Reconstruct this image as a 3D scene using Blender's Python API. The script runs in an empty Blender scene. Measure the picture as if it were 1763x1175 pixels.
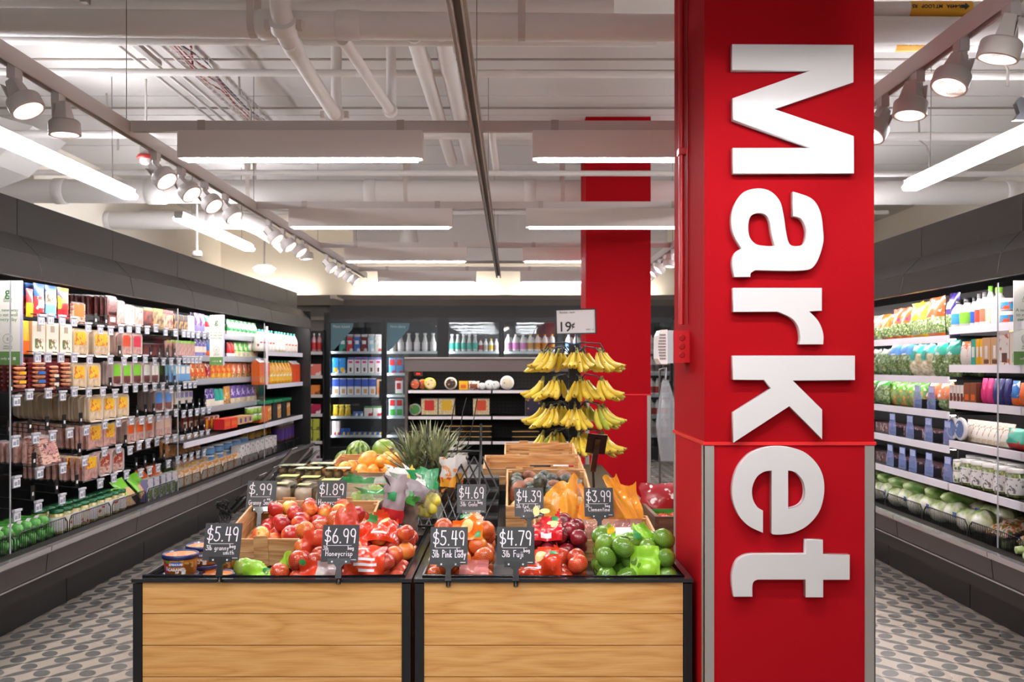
import bpy, math, random
import numpy as np
from mathutils import Vector, Matrix
from mathutils.bvhtree import BVHTree
PI = math.pi
random.seed(7); RNG = np.random.RandomState(11)
SC = bpy.context.scene
COL = SC.collection

# ------------------------------------------------------------------ camera, world, exposure
F = 1580.0                       # focal length in pixels of the 1763 px wide frame
cam_d = bpy.data.cameras.new('camera')
cam_d.sensor_width = 36.0; cam_d.lens = 36.0 * F / 1763.0
cam_d.shift_y = 41.5 / 1763.0
cam_d.clip_end = 80
cam_d.dof.use_dof = True; cam_d.dof.focus_distance = 3.5; cam_d.dof.aperture_fstop = 5.6
cam = bpy.data.objects.new('camera', cam_d); COL.objects.link(cam)
cam.location = (0, 0, 1.5); cam.rotation_euler = (PI/2, 0, 0)
SC.camera = cam
SC.view_settings.view_transform = 'Standard'; SC.view_settings.look = 'None'
SC.view_settings.gamma = 1.0; SC.view_settings.use_curve_mapping = False
SC.view_settings.exposure = 0.25
w = bpy.data.worlds.new('world'); SC.world = w; w.use_nodes = True
w.node_tree.nodes['Background'].inputs[0].default_value = (1.0, 0.97, 0.95, 1)
w.node_tree.nodes['Background'].inputs[1].default_value = 0.3
try:
    SC.cycles.max_bounces = 7; SC.cycles.diffuse_bounces = 4; SC.cycles.glossy_bounces = 3
    SC.cycles.transparent_max_bounces = 12; SC.cycles.transmission_bounces = 4
    SC.cycles.sample_clamp_indirect = 6; SC.cycles.caustics_reflective = False; SC.cycles.caustics_refractive = False
except Exception:
    pass
LINEAR_E, STRIP_E, CASE_E, SPOT_W, COOLER_E = 55.0, 50.0, 38.0, 30.0, 34.0   # lamp strengths

# ------------------------------------------------------------------ colour and materials
def hexc(h):
    h = h.lstrip('#'); out = []
    for i in (0, 2, 4):
        c = int(h[i:i+2], 16) / 255
        out.append(c / 12.92 if c <= .04045 else ((c + .055) / 1.055) ** 2.4)
    return (*out, 1.0)
MC = {}
def nt(name):
    m = bpy.data.materials.new(name); m.use_nodes = True
    return m, m.node_tree, m.node_tree.nodes['Principled BSDF']
def mat(h, rough=.5, metal=0., coat=0., bump=0., bscale=60., emit=0., spec=.5):
    k = ('m', h, rough, metal, coat, bump, bscale, emit, spec)
    if k in MC: return MC[k]
    m, t, b = nt('paint_' + h.strip('#')); c = hexc(h)
    b.inputs['Base Color'].default_value = c
    b.inputs['Roughness'].default_value = rough; b.inputs['Metallic'].default_value = metal
    b.inputs['Coat Weight'].default_value = coat; b.inputs['Specular IOR Level'].default_value = spec
    if emit:
        b.inputs['Emission Color'].default_value = c; b.inputs['Emission Strength'].default_value = emit
    if bump:
        tc = t.nodes.new('ShaderNodeTexCoord'); n = t.nodes.new('ShaderNodeTexNoise'); n.inputs['Scale'].default_value = bscale
        bp = t.nodes.new('ShaderNodeBump'); bp.inputs['Strength'].default_value = bump; bp.inputs['Distance'].default_value = .01
        t.links.new(tc.outputs['Object'], n.inputs['Vector']); t.links.new(n.outputs['Fac'], bp.inputs['Height'])
        t.links.new(bp.outputs[0], b.inputs['Normal'])
    MC[k] = m; return m
def ramp(t, stops, interp='LINEAR'):
    r = t.nodes.new('ShaderNodeValToRGB'); r.color_ramp.interpolation = interp
    e = r.color_ramp.elements
    while len(e) < len(stops): e.new(.5)
    for i, (p, h) in enumerate(stops):
        e[i].position = p; e[i].color = hexc(h) if isinstance(h, str) else h
    return r
def speck(stops, scale=40, rough=.35, coat=.3, kind='noise', stretch=(1, 1, 1), rand=0., interp='LINEAR', detail=2., bump=0.):
    """A surface of blotches: noise or cells through a colour ramp; rand shifts it object by object."""
    k = ('s', tuple(stops), scale, rough, coat, kind, stretch, rand, interp, detail, bump)
    if k in MC: return MC[k]
    m, t, b = nt('blotched'); L = t.links.new
    tc = t.nodes.new('ShaderNodeTexCoord'); mp = t.nodes.new('ShaderNodeMapping'); mp.inputs['Scale'].default_value = stretch
    L(tc.outputs['Object'], mp.inputs['Vector'])
    if kind == 'cell':
        n = t.nodes.new('ShaderNodeTexVoronoi'); n.inputs['Scale'].default_value = scale
        sp = t.nodes.new('ShaderNodeSeparateColor'); L(n.outputs['Color'], sp.inputs[0]); fac = sp.outputs[0]
    else:
        n = t.nodes.new('ShaderNodeTexNoise'); n.inputs['Scale'].default_value = scale; n.inputs['Detail'].default_value = detail
        fac = n.outputs['Fac']
    vec = mp.outputs[0]
    if rand:
        oi = t.nodes.new('ShaderNodeObjectInfo'); mu = t.nodes.new('ShaderNodeMath'); mu.operation = 'MULTIPLY'; mu.inputs[1].default_value = 31.
        va = t.nodes.new('ShaderNodeVectorMath'); va.operation = 'ADD'
        L(oi.outputs['Random'], mu.inputs[0]); L(vec, va.inputs[0]); L(mu.outputs[0], va.inputs[1]); vec = va.outputs[0]
        m2 = t.nodes.new('ShaderNodeMath'); m2.operation = 'MULTIPLY_ADD'; m2.inputs[1].default_value = rand; m2.inputs[2].default_value = -rand/2
        L(oi.outputs['Random'], m2.inputs[0])
        ad = t.nodes.new('ShaderNodeMath'); ad.operation = 'ADD'; L(fac, ad.inputs[0]); L(m2.outputs[0], ad.inputs[1]); fac = ad.outputs[0]
    L(vec, n.inputs['Vector'])
    r = ramp(t, stops, interp); L(fac, r.inputs[0]); L(r.outputs[0], b.inputs['Base Color'])
    b.inputs['Roughness'].default_value = rough; b.inputs['Coat Weight'].default_value = coat; b.inputs['Coat Roughness'].default_value = .12
    if bump:
        bp = t.nodes.new('ShaderNodeBump'); bp.inputs['Strength'].default_value = bump; bp.inputs['Distance'].default_value = .004
        L(fac, bp.inputs['Height']); L(bp.outputs[0], b.inputs['Normal'])
    MC[k] = m; return m
def film(h, alpha=.35, rough=.12, bump=.5):
    """Thin printed or clear plastic film."""
    k = ('f', h, alpha, rough, bump)
    if k in MC: return MC[k]
    m, t, b = nt('film'); L = t.links.new
    b.inputs['Base Color'].default_value = hexc(h); b.inputs['Roughness'].default_value = rough; b.inputs['Coat Weight'].default_value = .4
    tc = t.nodes.new('ShaderNodeTexCoord'); n = t.nodes.new('ShaderNodeTexNoise'); n.inputs['Scale'].default_value = 35; n.inputs['Detail'].default_value = 3
    n.inputs['Distortion'].default_value = .8
    bp = t.nodes.new('ShaderNodeBump'); bp.inputs['Strength'].default_value = bump; bp.inputs['Distance'].default_value = .006
    L(tc.outputs['Object'], n.inputs['Vector']); L(n.outputs['Fac'], bp.inputs['Height']); L(bp.outputs[0], b.inputs['Normal'])
    if alpha < 1: b.inputs['Alpha'].default_value = alpha
    MC[k] = m; return m
def glass(alpha=.12, h='dfe8e8'):
    k = ('g', alpha, h)
    if k in MC: return MC[k]
    m = bpy.data.materials.new('clear_glass'); m.use_nodes = True; t = m.node_tree; t.nodes.clear(); L = t.links.new
    o = t.nodes.new('ShaderNodeOutputMaterial'); mx = t.nodes.new('ShaderNodeMixShader'); tr = t.nodes.new('ShaderNodeBsdfTransparent')
    gl = t.nodes.new('ShaderNodeBsdfGlossy'); gl.inputs['Roughness'].default_value = .03; gl.inputs['Color'].default_value = hexc(h)
    fr = t.nodes.new('ShaderNodeFresnel'); fr.inputs['IOR'].default_value = 1.45
    ad = t.nodes.new('ShaderNodeMath'); ad.operation = 'ADD'; ad.inputs[1].default_value = alpha * .3; L(fr.outputs[0], ad.inputs[0])
    L(ad.outputs[0], mx.inputs[0]); L(tr.outputs[0], mx.inputs[1]); L(gl.outputs[0], mx.inputs[2]); L(mx.outputs[0], o.inputs[0])
    MC[k] = m; return m
def lamp(strength, h='fff4ec'):
    k = ('l', strength, h)
    if k in MC: return MC[k]
    m = bpy.data.materials.new('lamp_glow'); m.use_nodes = True; t = m.node_tree; t.nodes.clear()
    o = t.nodes.new('ShaderNodeOutputMaterial'); e = t.nodes.new('ShaderNodeEmission'); e.inputs[0].default_value = hexc(h); e.inputs[1].default_value = strength
    t.links.new(e.outputs[0], o.inputs[0]); MC[k] = m; return m
def wood(c1, c2, c3, scale=1., axis=0, rough=.42, seedobj=True):
    k = ('w', c1, c2, c3, scale, axis, rough)
    if k in MC: return MC[k]
    m, t, b = nt('wood_grain'); L = t.links.new
    tc = t.nodes.new('ShaderNodeTexCoord'); oi = t.nodes.new('ShaderNodeObjectInfo')
    mu = t.nodes.new('ShaderNodeMath'); mu.operation = 'MULTIPLY'; mu.inputs[1].default_value = 17.
    va = t.nodes.new('ShaderNodeVectorMath'); va.operation = 'ADD'
    L(oi.outputs['Random'], mu.inputs[0]); L(tc.outputs['Object'], va.inputs[0]); L(mu.outputs[0], va.inputs[1])
    mp = t.nodes.new('ShaderNodeMapping'); s = [9.*scale]*3; s[axis] = 1.1*scale; mp.inputs['Scale'].default_value = s
    L(va.outputs[0], mp.inputs['Vector'])
    n1 = t.nodes.new('ShaderNodeTexNoise'); n1.inputs['Scale'].default_value = 1.1; n1.inputs['Detail'].default_value = 1.5
    L(mp.outputs[0], n1.inputs['Vector'])
    m3 = t.nodes.new('ShaderNodeMath'); m3.operation = 'MULTIPLY'; m3.inputs[1].default_value = 11.; L(n1.outputs['Fac'], m3.inputs[0])
    fr = t.nodes.new('ShaderNodeMath'); fr.operation = 'PINGPONG'; fr.inputs[1].default_value = 1.; L(m3.outputs[0], fr.inputs[0])
    mp2 = t.nodes.new('ShaderNodeMapping'); s2 = [120.*scale]*3; s2[axis] = 4.*scale; mp2.inputs['Scale'].default_value = s2; L(va.outputs[0], mp2.inputs['Vector'])
    n2 = t.nodes.new('ShaderNodeTexNoise'); n2.inputs['Scale'].default_value = 1.5; n2.inputs['Detail'].default_value = 3.; L(mp2.outputs[0], n2.inputs['Vector'])
    ad = t.nodes.new('ShaderNodeMath'); ad.operation = 'MULTIPLY_ADD'; ad.inputs[1].default_value = .42; L(fr.outputs[0], ad.inputs[0])
    mm = t.nodes.new('ShaderNodeMath'); mm.operation = 'MULTIPLY'; mm.inputs[1].default_value = .75; L(n2.outputs['Fac'], mm.inputs[0]); L(mm.outputs[0], ad.inputs[2])
    r = ramp(t, [(.12, c3), (.45, c2), (.85, c1)]); L(ad.outputs[0], r.inputs[0]); L(r.outputs[0], b.inputs['Base Color'])
    b.inputs['Roughness'].default_value = rough
    bp = t.nodes.new('ShaderNodeBump'); bp.inputs['Strength'].default_value = .12; bp.inputs['Distance'].default_value = .002
    L(n2.outputs['Fac'], bp.inputs['Height']); L(bp.outputs[0], b.inputs['Normal'])
    MC[k] = m; return m

# ------------------------------------------------------------------ mesh builder
class MB:
    def __init__(s): s.v = []; s.f = []; s.m = []; s.sm = []
    def add(s, vs, fs, mi=0, smooth=False, xf=None):
        b = len(s.v)
        s.v += [tuple(xf @ Vector(v)) for v in vs] if xf is not None else [tuple(v) for v in vs]
        for i, f in enumerate(fs):
            s.f.append([b + j for j in f]); s.m.append(mi[i] if isinstance(mi, (list, tuple)) else mi); s.sm.append(smooth)
        return s
    def box(s, x0, x1, y0, y1, z0, z1, mi=0, xf=None):
        if x0 > x1: x0, x1 = x1, x0
        if y0 > y1: y0, y1 = y1, y0
        v = [(x0,y0,z0),(x1,y0,z0),(x1,y1,z0),(x0,y1,z0),(x0,y0,z1),(x1,y0,z1),(x1,y1,z1),(x0,y1,z1)]
        return s.add(v, [(0,3,2,1),(4,5,6,7),(0,1,5,4),(1,2,6,5),(2,3,7,6),(3,0,4,7)], mi, False, xf)
    def tube(s, pts, r, n=10, mi=0, caps=True, smooth=True, xf=None):
        pts = [Vector(p) for p in pts]; N = len(pts); vs = []; fs = []
        rs = r if isinstance(r, (list, tuple)) else [r]*N
        d = (pts[1]-pts[0]).normalized(); up = Vector((0,0,1)) if abs(d.z) < .9 else Vector((1,0,0)); u = d.cross(up).normalized()
        for i, p in enumerate(pts):
            if i == 0: d = pts[1]-pts[0]
            elif i == N-1: d = pts[-1]-pts[-2]
            else: d = (pts[i+1]-pts[i]).normalized() + (pts[i]-pts[i-1]).normalized()
            d = d.normalized() if d.length > 1e-9 else Vector((0,0,1))
            u = (u - d*u.dot(d)).normalized(); w_ = d.cross(u)
            for k in range(n):
                a = 2*PI*k/n; vs.append(p + (u*math.cos(a) + w_*math.sin(a))*rs[i])
        for i in range(N-1):
            for k in range(n):
                k2 = (k+1) % n; fs.append((i*n+k, i*n+k2, (i+1)*n+k2, (i+1)*n+k))
        s.add(vs, fs, mi, smooth, xf)
        if caps:
            s.add(vs[:n], [tuple(range(n-1, -1, -1))], mi, False, xf); s.add(vs[-n:], [tuple(range(n))], mi, False, xf)
        return s
    def lathe(s, prof, n=16, mi=0, sq=0., smooth=True, xf=None, sx=1., sy=1.):
        """Surface of revolution about z; prof = [(r, z)], mi an index or one per band; sq pushes the ring towards a square."""
        vs = []; fs = []; ms = []
        for r, z in prof:
            for k in range(n):
                a = 2*PI*k/n + (PI/n if sq else 0); c, q = math.cos(a), math.sin(a)
                g = 1.
                if sq: g = (1-sq) + sq / max(abs(c), abs(q))
                vs.append((r*c*g*sx, r*q*g*sy, z))
        for i in range(len(prof)-1):
            for k in range(n):
                k2 = (k+1) % n; fs.append((i*n+k, i*n+k2, (i+1)*n+k2, (i+1)*n+k)); ms.append(mi[i] if isinstance(mi, (list, tuple)) else mi)
        s.add(vs, fs, ms, smooth, xf)
        m0 = ms[0]; m1 = ms[-1]; N = len(vs)
        if prof[0][0] > 1e-4: s.add(vs[:n], [tuple(range(n-1, -1, -1))], m0, False, xf)
        if prof[-1][0] > 1e-4: s.add(vs[N-n:], [tuple(range(n))], m1, False, xf)
        return s
    def prism(s, pts, y0, y1, mi=0, xf=None):
        """Polygon in xz extruded along y."""
        n = len(pts); vs = [(x, y0, z) for x, z in pts] + [(x, y1, z) for x, z in pts]
        fs = [tuple(range(n)), tuple(range(2*n-1, n-1, -1))] + [((i+1) % n, i, n+i, n+(i+1) % n) for i in range(n)]
        return s.add(vs, fs, mi, False, xf)
    def grid(s, P, mi=0, smooth=True, xf=None, closed=False):
        """P[i][j] rows of points; mi an index or a function of (i, j)."""
        R, C_ = len(P), len(P[0]); vs = [p for row in P for p in row]; fs = []; ms = []
        for i in range(R-1):
            for j in range(C_-1):
                fs.append((i*C_+j, i*C_+j+1, (i+1)*C_+j+1, (i+1)*C_+j)); ms.append(mi(i, j) if callable(mi) else mi)
        return s.add(vs, fs, ms, smooth, xf)
    def mesh(s, name, mats):
        me = bpy.data.meshes.new(name); me.from_pydata(s.v, [], s.f); me.update()
        for m_ in (mats if isinstance(mats, (list, tuple)) else [mats]): me.materials.append(m_)
        me.polygons.foreach_set('material_index', s.m); me.polygons.foreach_set('use_smooth', s.sm)
        return me
    def build(s, name, mats, parent=None, loc=None, rot=None):
        return link(name, s.mesh(name, mats), parent, loc, rot)
def link(name, me, parent=None, loc=None, rot=None, scale=None):
    o = bpy.data.objects.new(name, me); COL.objects.link(o)
    if parent is not None: o.parent = parent
    if loc is not None: o.location = loc
    if rot is not None: o.rotation_euler = rot
    if scale is not None: o.scale = scale if isinstance(scale, (list, tuple)) else (scale,)*3
    return o
def tag(o, label=None, cat=None, group=None, kind=None):
    if label: o['label'] = label
    if cat: o['category'] = cat
    if group: o['group'] = group
    if kind: o['kind'] = kind
    return o
def empty(name, loc=(0,0,0), rz=0., label=None, cat=None, group=None):
    o = bpy.data.objects.new(name, None); COL.objects.link(o); o.location = loc; o.rotation_euler = (0, 0, rz)
    return tag(o, label, cat, group)
def struct(name, mb, mats, parent=None):
    o = mb.build(name, mats, parent)
    if parent is None: o['kind'] = 'structure'
    return o
# a prototype is (name, mesh, [child prototypes (name, mesh, [..])]); spawn makes real objects that share its meshes
def spawn(proto, loc, rot=(0,0,0), scale=None, parent=None):
    o = link(proto[0], proto[1], parent, loc, rot, scale)
    for ch in proto[2]: spawn(ch, (0,0,0), (0,0,0), None, o)
    return o
ORD = ['first','second','third','fourth','fifth','sixth','seventh','eighth','ninth','tenth','eleventh','twelfth','thirteenth','fourteenth','fifteenth',
       'sixteenth','seventeenth','eighteenth','nineteenth','twentieth']
REG = {}
def reg(o, desc, cat, where, key=None, frm='from near end', group=None):
    """Remember a thing; the label gets its place in the row of look-alikes once all are built."""
    REG.setdefault((desc, where, frm), []).append((key if key is not None else o.location.y, o))
    o['category'] = cat; o['group'] = group or (cat + ' items ' + where)
    return o
def fit(s, most=16):
    s = ' '.join(s.split())
    for wd in (' the ', ' a ', ' and ', ' with ', ' of '):
        while len(s.split()) > most and wd in s: s = s.replace(wd, ' ' if wd in (' the ', ' a ') else ' ', 1)
    return s
def finish_labels():
    for (desc, where, frm), lst in REG.items():
        lst.sort(key=lambda t: t[0]); n = len(lst)
        for i, (_, o) in enumerate(lst):
            if n == 1: o['label'] = fit(f'{desc} {where}')
            elif i == n-1 and n > 2: o['label'] = fit(f'last {desc} {frm} {where}')
            else: o['label'] = fit(f'{ORD[i] if i < 20 else str(i+1)+"th"} {desc} {frm} {where}')
def smooth_path(pts, sub=6):
    """Catmull-Rom through pts [(x, y, corner?)] of a closed outline."""
    n = len(pts); out = []
    for i in range(n):
        p1 = pts[i]; p2 = pts[(i+1) % n]; p0 = pts[i-1] if not p1[2] else p1; p3 = pts[(i+2) % n] if not p2[2] else p2
        out.append((p1[0], p1[1]))
        if p1[2] and p2[2]: continue
        for k in range(1, sub):
            t = k/sub; t2 = t*t; t3 = t2*t
            out.append(tuple(.5*((2*p1[a]) + (-p0[a]+p2[a])*t + (2*p0[a]-5*p1[a]+4*p2[a]-p3[a])*t2 + (-p0[a]+3*p1[a]-3*p2[a]+p3[a])*t3) for a in (0, 1)))
    return out
def text_mesh(s, size, extrude=.0008, align='CENTER', bold=0.):
    c = bpy.data.curves.new('t', 'FONT'); c.body = s; c.size = size; c.extrude = extrude; c.align_x = align; c.offset = bold; c.resolution_u = 3
    o = bpy.data.objects.new('t', c); COL.objects.link(o)
    dg = bpy.context.evaluated_depsgraph_get(); me = bpy.data.meshes.new_from_object(o.evaluated_get(dg)); me.name = 'lettering'
    bpy.data.objects.remove(o); bpy.data.curves.remove(c)
    return me
def lettering(s, size, m, parent, loc, rot=(PI/2,0,0), align='CENTER', bold=0., extrude=.0008, name='lettering'):
    me = text_mesh(s, size, extrude, align, bold); me.materials.clear(); me.materials.append(m)
    return link(name, me, parent, loc, rot)
def P(px, py, Y):
    """World point seen at a pixel of the photograph at depth Y."""
    return Vector(((px-881.5)*Y/F, Y, 1.5-(py-629)*Y/F))
# ------------------------------------------------------------------ the setting
CEIL = 3.87
def floor_material():
    m, t, b = nt('floor_leaf_pattern'); L = t.links.new
    tc = t.nodes.new('ShaderNodeTexCoord'); sp = t.nodes.new('ShaderNodeSeparateXYZ'); L(tc.outputs['Object'], sp.inputs[0])
    def M(op, a, b_=None, c=None):
        n = t.nodes.new('ShaderNodeMath'); n.operation = op
        for i, x in enumerate((a, b_, c)):
            if x is None: continue
            if isinstance(x, (int, float)): n.inputs[i].default_value = x
            else: L(x, n.inputs[i])
        return n.outputs[0]
    ax = M('ABSOLUTE', sp.outputs[0]); y = sp.outputs[1]
    U, V = .2235, .204
    def lat(ou, ov, ang, ra, rb, lens):
        # distance field of one ellipse / lens per lattice cell, ang tilts it
        u = M('SUBTRACT', M('MULTIPLY', M('FRACT', M('ADD', M('DIVIDE', M('SUBTRACT', ax, ou), U), .5)), U), U/2)
        v = M('SUBTRACT', M('MULTIPLY', M('FRACT', M('ADD', M('DIVIDE', M('SUBTRACT', y, ov), V), .5)), V), V/2)
        c, s = math.cos(ang), math.sin(ang)
        a = M('ADD', M('MULTIPLY', u, c), M('MULTIPLY', v, s)); q = M('SUBTRACT', M('MULTIPLY', v, c), M('MULTIPLY', u, s))
        if lens:   # pointed leaf: |q| < rb (1 - (a/ra)^2)
            a2 = M('POWER', M('DIVIDE', M('ABSOLUTE', a), ra), 2.0); return M('SUBTRACT', M('SUBTRACT', 1.0, a2), M('DIVIDE', M('ABSOLUTE', q), rb))
        return M('SUBTRACT', 1.0, M('ADD', M('POWER', M('DIVIDE', M('ABSOLUTE', a), ra), 2.0), M('POWER', M('DIVIDE', M('ABSOLUTE', q), rb), 2.0)))
    d = None
    for (ou, ov) in ((2.503+.008, 4.667), (2.392+.008, 4.562)):
        for args in ((ou, ov, 1.0, .052, .037, False), (ou + U/2, ov, -.72-.12, .084, .026, True)):
            q = lat(*args); d = q if d is None else M('MAXIMUM', d, q)
    msk = M('GREATER_THAN', d, 0.0)
    n = t.nodes.new('ShaderNodeTexNoise'); n.inputs['Scale'].default_value = 420.; n.inputs['Detail'].default_value = 2.; L(tc.outputs['Object'], n.inputs['Vector'])
    n2 = t.nodes.new('ShaderNodeTexNoise'); n2.inputs['Scale'].default_value = 1.6; L(tc.outputs['Object'], n2.inputs['Vector'])
    r1 = ramp(t, [(.36, '8f857b'), (.52, 'b3a698'), (.66, 'd6cbbd')]); r2 = ramp(t, [(.36, '4f504f'), (.52, '6b6b69'), (.68, '8b8a86')])
    L(n.outputs['Fac'], r1.inputs[0]); L(n.outputs['Fac'], r2.inputs[0])
    mx = t.nodes.new('ShaderNodeMix'); mx.data_type = 'RGBA'; L(msk, mx.inputs[0]); L(r1.outputs[0], mx.inputs[6]); L(r2.outputs[0], mx.inputs[7])
    L(mx.outputs[2], b.inputs['Base Color']); rr = ramp(t, [(.3, (.22,)*3+(1,)), (.7, (.36,)*3+(1,))]); L(n2.outputs['Fac'], rr.inputs[0]); L(rr.outputs[0], b.inputs['Roughness'])
    return m
struct('floor', MB().box(-6, 6, -7, 16.0, -.05, 0), floor_material())
WHITE = mat('e0dbd8', .6, bump=.15, bscale=40)
PIPE = mat('ebe6e2', .5, bump=.12, bscale=30)
deck = struct('ceiling', MB().box(-6, 6, -7, 16.0, CEIL+.03, CEIL+.13), mat('cfc6be', .75))
yy = -6.9; k = 0
while yy < 15.9:      # cast planks with open joints between them
    wd = (.92, .62, .62, 1.2)[k % 4]; k += 1
    MB().box(-6, 6, yy+.012, yy+wd-.012, CEIL, CEIL+.03).build('plank', mat('d8d3cf' if yy > 1.2 else '7f7b78', .7, bump=.25, bscale=12), deck); yy += wd  # unseen planks near and behind the camera are darkened to weaken bounce light
cream = mat('f0e7d8', .7); grey = mat('9c9793', .7)
MB().box(-6, 6, 15.3, 15.6, 2.5, 2.56).box(-6, 6, 15.3, 15.33, 2.56, 2.67).build('trim_2', mat('8e8985', .7), None)['kind'] = 'structure'  # ledge added to keep the added cove strips out of sight
b = MB().box(-6, 6, 15.6, 15.75, 2.66, CEIL+.03, 0); b.box(-6, 6, 15.6, 15.75, 0, 2.66, 1); struct('wall_back', b, [cream, grey])
struct('wall_left', MB().box(-6.1, -6, -7, 15.75, 0, CEIL+.03), cream)
struct('wall_right', MB().box(6, 6.1, -7, 15.75, 0, CEIL+.03), cream)
struct('trim_1', MB().box(-6, -2.86, 15.52, 15.6, 2.26, 2.32), mat('b9b4ae', .6))
o = struct('partition_wall', MB().box(-5.1, -4.95, 9.5, 15.6, 0, CEIL), cream)
b = MB().box(-2.25, 2.2, 13.0, 13.35, 2.98, CEIL, 0); struct('ceiling_beam', b, mat('d3cbc5', .7))

RED = mat('a20f18', .7, bump=.05, bscale=90, spec=.04); REDL = mat('ae111c', .65, spec=.05)
STEEL = mat('b9b4ae', .38, metal=.55, bump=.05, bscale=200)
def column(x0, y0, w_, nm):
    root = empty(nm, (x0 + w_/2, y0 + w_/2, 0)); root['kind'] = 'structure'
    root['label'] = 'red square column'
    h = w_/2
    MB().box(-h, h, -h, h, 1.222, CEIL).build('upper_cladding', RED, root)
    MB().box(-h, h, -h, h, 0, 1.214).build('lower_cladding', REDL, root)
    MB().box(-h-.006, h+.006, -h-.006, h+.006, 1.212, 1.224).build('ledge_trim', mat('e02a2c', .25), root)
    for sx in (-1, 1):
        for sy in (-1, 1):
            b = MB(); t_ = .0035
            b.box(sx*(h+t_), sx*(h-.034), sy*h, sy*(h+t_), 0, 1.21); b.box(sx*h, sx*(h+t_), sy*(h+t_), sy*(h-.034), 0, 1.21)
            b.build('corner_guard', STEEL, root)
    return root
col1 = column(.692, 3.30, .61, 'column')
col2 = column(.703, 8.75, .62, 'column.001')

# ---- the lettering of the column: outlines in pixels of the photograph's plane of the column face
LET = mat('d8d5d4', .16, coat=.6)
def letter(name, o, sc, outer, holes, label):
    cu = bpy.data.curves.new('c', 'CURVE'); cu.dimensions = '2D'; cu.fill_mode = 'BOTH'; cu.extrude = .013; cu.bevel_depth = .0012; cu.bevel_resolution = 1
    for pl in [outer] + holes:
        q = smooth_path(pl, 7); s = cu.splines.new('POLY'); s.points.add(len(q)-1); s.use_cyclic_u = True
        for i, (x, y) in enumerate(q):
            px, py = o[0] + x/sc, o[1] + y/sc; v = P(px, py, 3.285); s.points[i].co = (v.x, v.z, 0, 1)
    ob = bpy.data.objects.new('c', cu); COL.objects.link(ob)
    me = bpy.data.meshes.new_from_object(ob.evaluated_get(bpy.context.evaluated_depsgraph_get()))
    bpy.data.objects.remove(ob); me.materials.clear(); me.materials.append(LET)
    r = link(name, me, None, (0, 3.284, 0), (PI/2, 0, 0)); tag(r, label, 'letter', 'white letters mounted down the red column')
def cn(l): return [(x, y, 1) for x, y in l]
letter('letter', (1230,60), 2.731, cn([(80,52),(645,55),(645,228),(272,355),(647,482),(648,655),(84,655),(83,538),(458,538),(84,403),(82,305),(455,172),(80,170)]), [],
       'big white capital letter M turned sideways, topmost on the red column')
letter('letter.001', (1230,60), 2.731, [(90,1140,1),(163,1140,1),(166,1122,0),(188,1108,1),(400,1110,0),(465,1085,0),(502,990,0),(503,920,0),(490,835,0),(450,775,0),(365,743,1),(365,855,1),
        (405,870,0),(427,925,0),(415,985,0),(375,998,0),(345,985,0),(330,930,0),(318,850,0),(300,785,0),(255,740,0),(195,728,0),(130,748,0),(88,810,0),(76,880,0),(88,945,0),(125,1008,1),(92,1030,0),(80,1075,0)],
       [[(280,997,1),(265,940,0),(255,880,0),(235,848,0),(198,841,0),(165,856,0),(153,900,0),(160,955,0),(190,988,0),(235,997,0)]],
       'white letter a turned sideways, just under the capital letter on the red column')
letter('letter.002', (1230,480), 3.915, [(122,67,1),(713,67,1),(713,217,1),(625,220,1),(690,290,0),(722,370,0),(722,442,1),(566,442,1),(572,400,0),(556,320,0),(510,265,0),(420,223,1),(122,224,1)], [],
       'white letter r turned sideways, middle of the red column')
letter('letter.003', (1230,480), 3.915, cn([(120,522),(935,522),(935,682),(515,685),(715,883),(715,1077),(497,857),(122,1102),(122,902),(378,740),(328,682),(120,680)]), [],
       'white letter k turned sideways, ending at the ledge of the red column')
letter('letter.004', (1230,750), 3.915, [(318,650,1),(318,505,1),(280,480,0),(250,425,0),(246,350,0),(275,280,0),(325,242,0),(380,233,1),(380,655,1),(392,662,0),(450,662,0),(530,648,0),(620,600,0),(695,510,0),(728,390,0),(722,280,0),
        (680,190,0),(600,115,0),(500,80,0),(412,72,0),(310,87,0),(220,132,0),(150,220,0),(118,330,0),(122,440,0),(160,535,0),(225,605,0)],
       [[(488,233,1),(540,248,0),(588,305,0),(603,380,0),(588,440,0),(550,475,0),(488,492,1)]],
       'white letter e turned sideways, just below the ledge of the red column')
letter('letter.005', (1230,750), 3.915, [(608,702,1),(720,702,1),(720,800,1),(900,803,1),(900,966,1),(722,966,1),(722,1084,1),(608,1084,1),(608,965,1),(285,965,1),(258,978,0),(247,1010,0),(247,1080,1),(125,1080,1),
        (115,1000,0),(117,920,0),(145,845,0),(195,808,0),(260,797,1),(608,797,1)], [],
       'white letter t turned sideways, lowest on the red column')

# ---- red conduit, junction box and alarm on the column's side face
cy = 3.64; cx = .692
rt = empty('electrical_conduit', (cx, cy, 1.6), 0, 'red painted conduit running down the side of the red column to a junction box', 'conduit')
def rel(pts, r_): return [Vector(p) - r_.location for p in pts]
MB().tube(rel([(cx-.016, cy+.02, CEIL), (cx-.016, cy+.02, 2.1), (cx-.018, cy, 1.95), (cx-.022, cy-.012, 1.66)], rt), .0115, 10).build('pipe', mat('b9141c', .35), rt)
for z in (2.35, 3.1): MB().box(-.03, 0, .0, .045, z-1.6-.012, z-1.6+.012).build('clamp', mat('b9141c', .35), rt)
MB().tube(rel([(cx-.006, cy-.05, CEIL), (cx-.006, cy-.05, 1.66)], rt), .003, 6).build('wire', mat('a3121a', .35), rt)
bx = empty('junction_box', (cx, cy-.01, 1.51), 0, 'red metal junction box with round knockouts on the side of the red column', 'junction box')
bb = MB().box(-.062, 0, -.055, .055, 0, .125).build('box', mat('c4161f', .35), bx)
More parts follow.
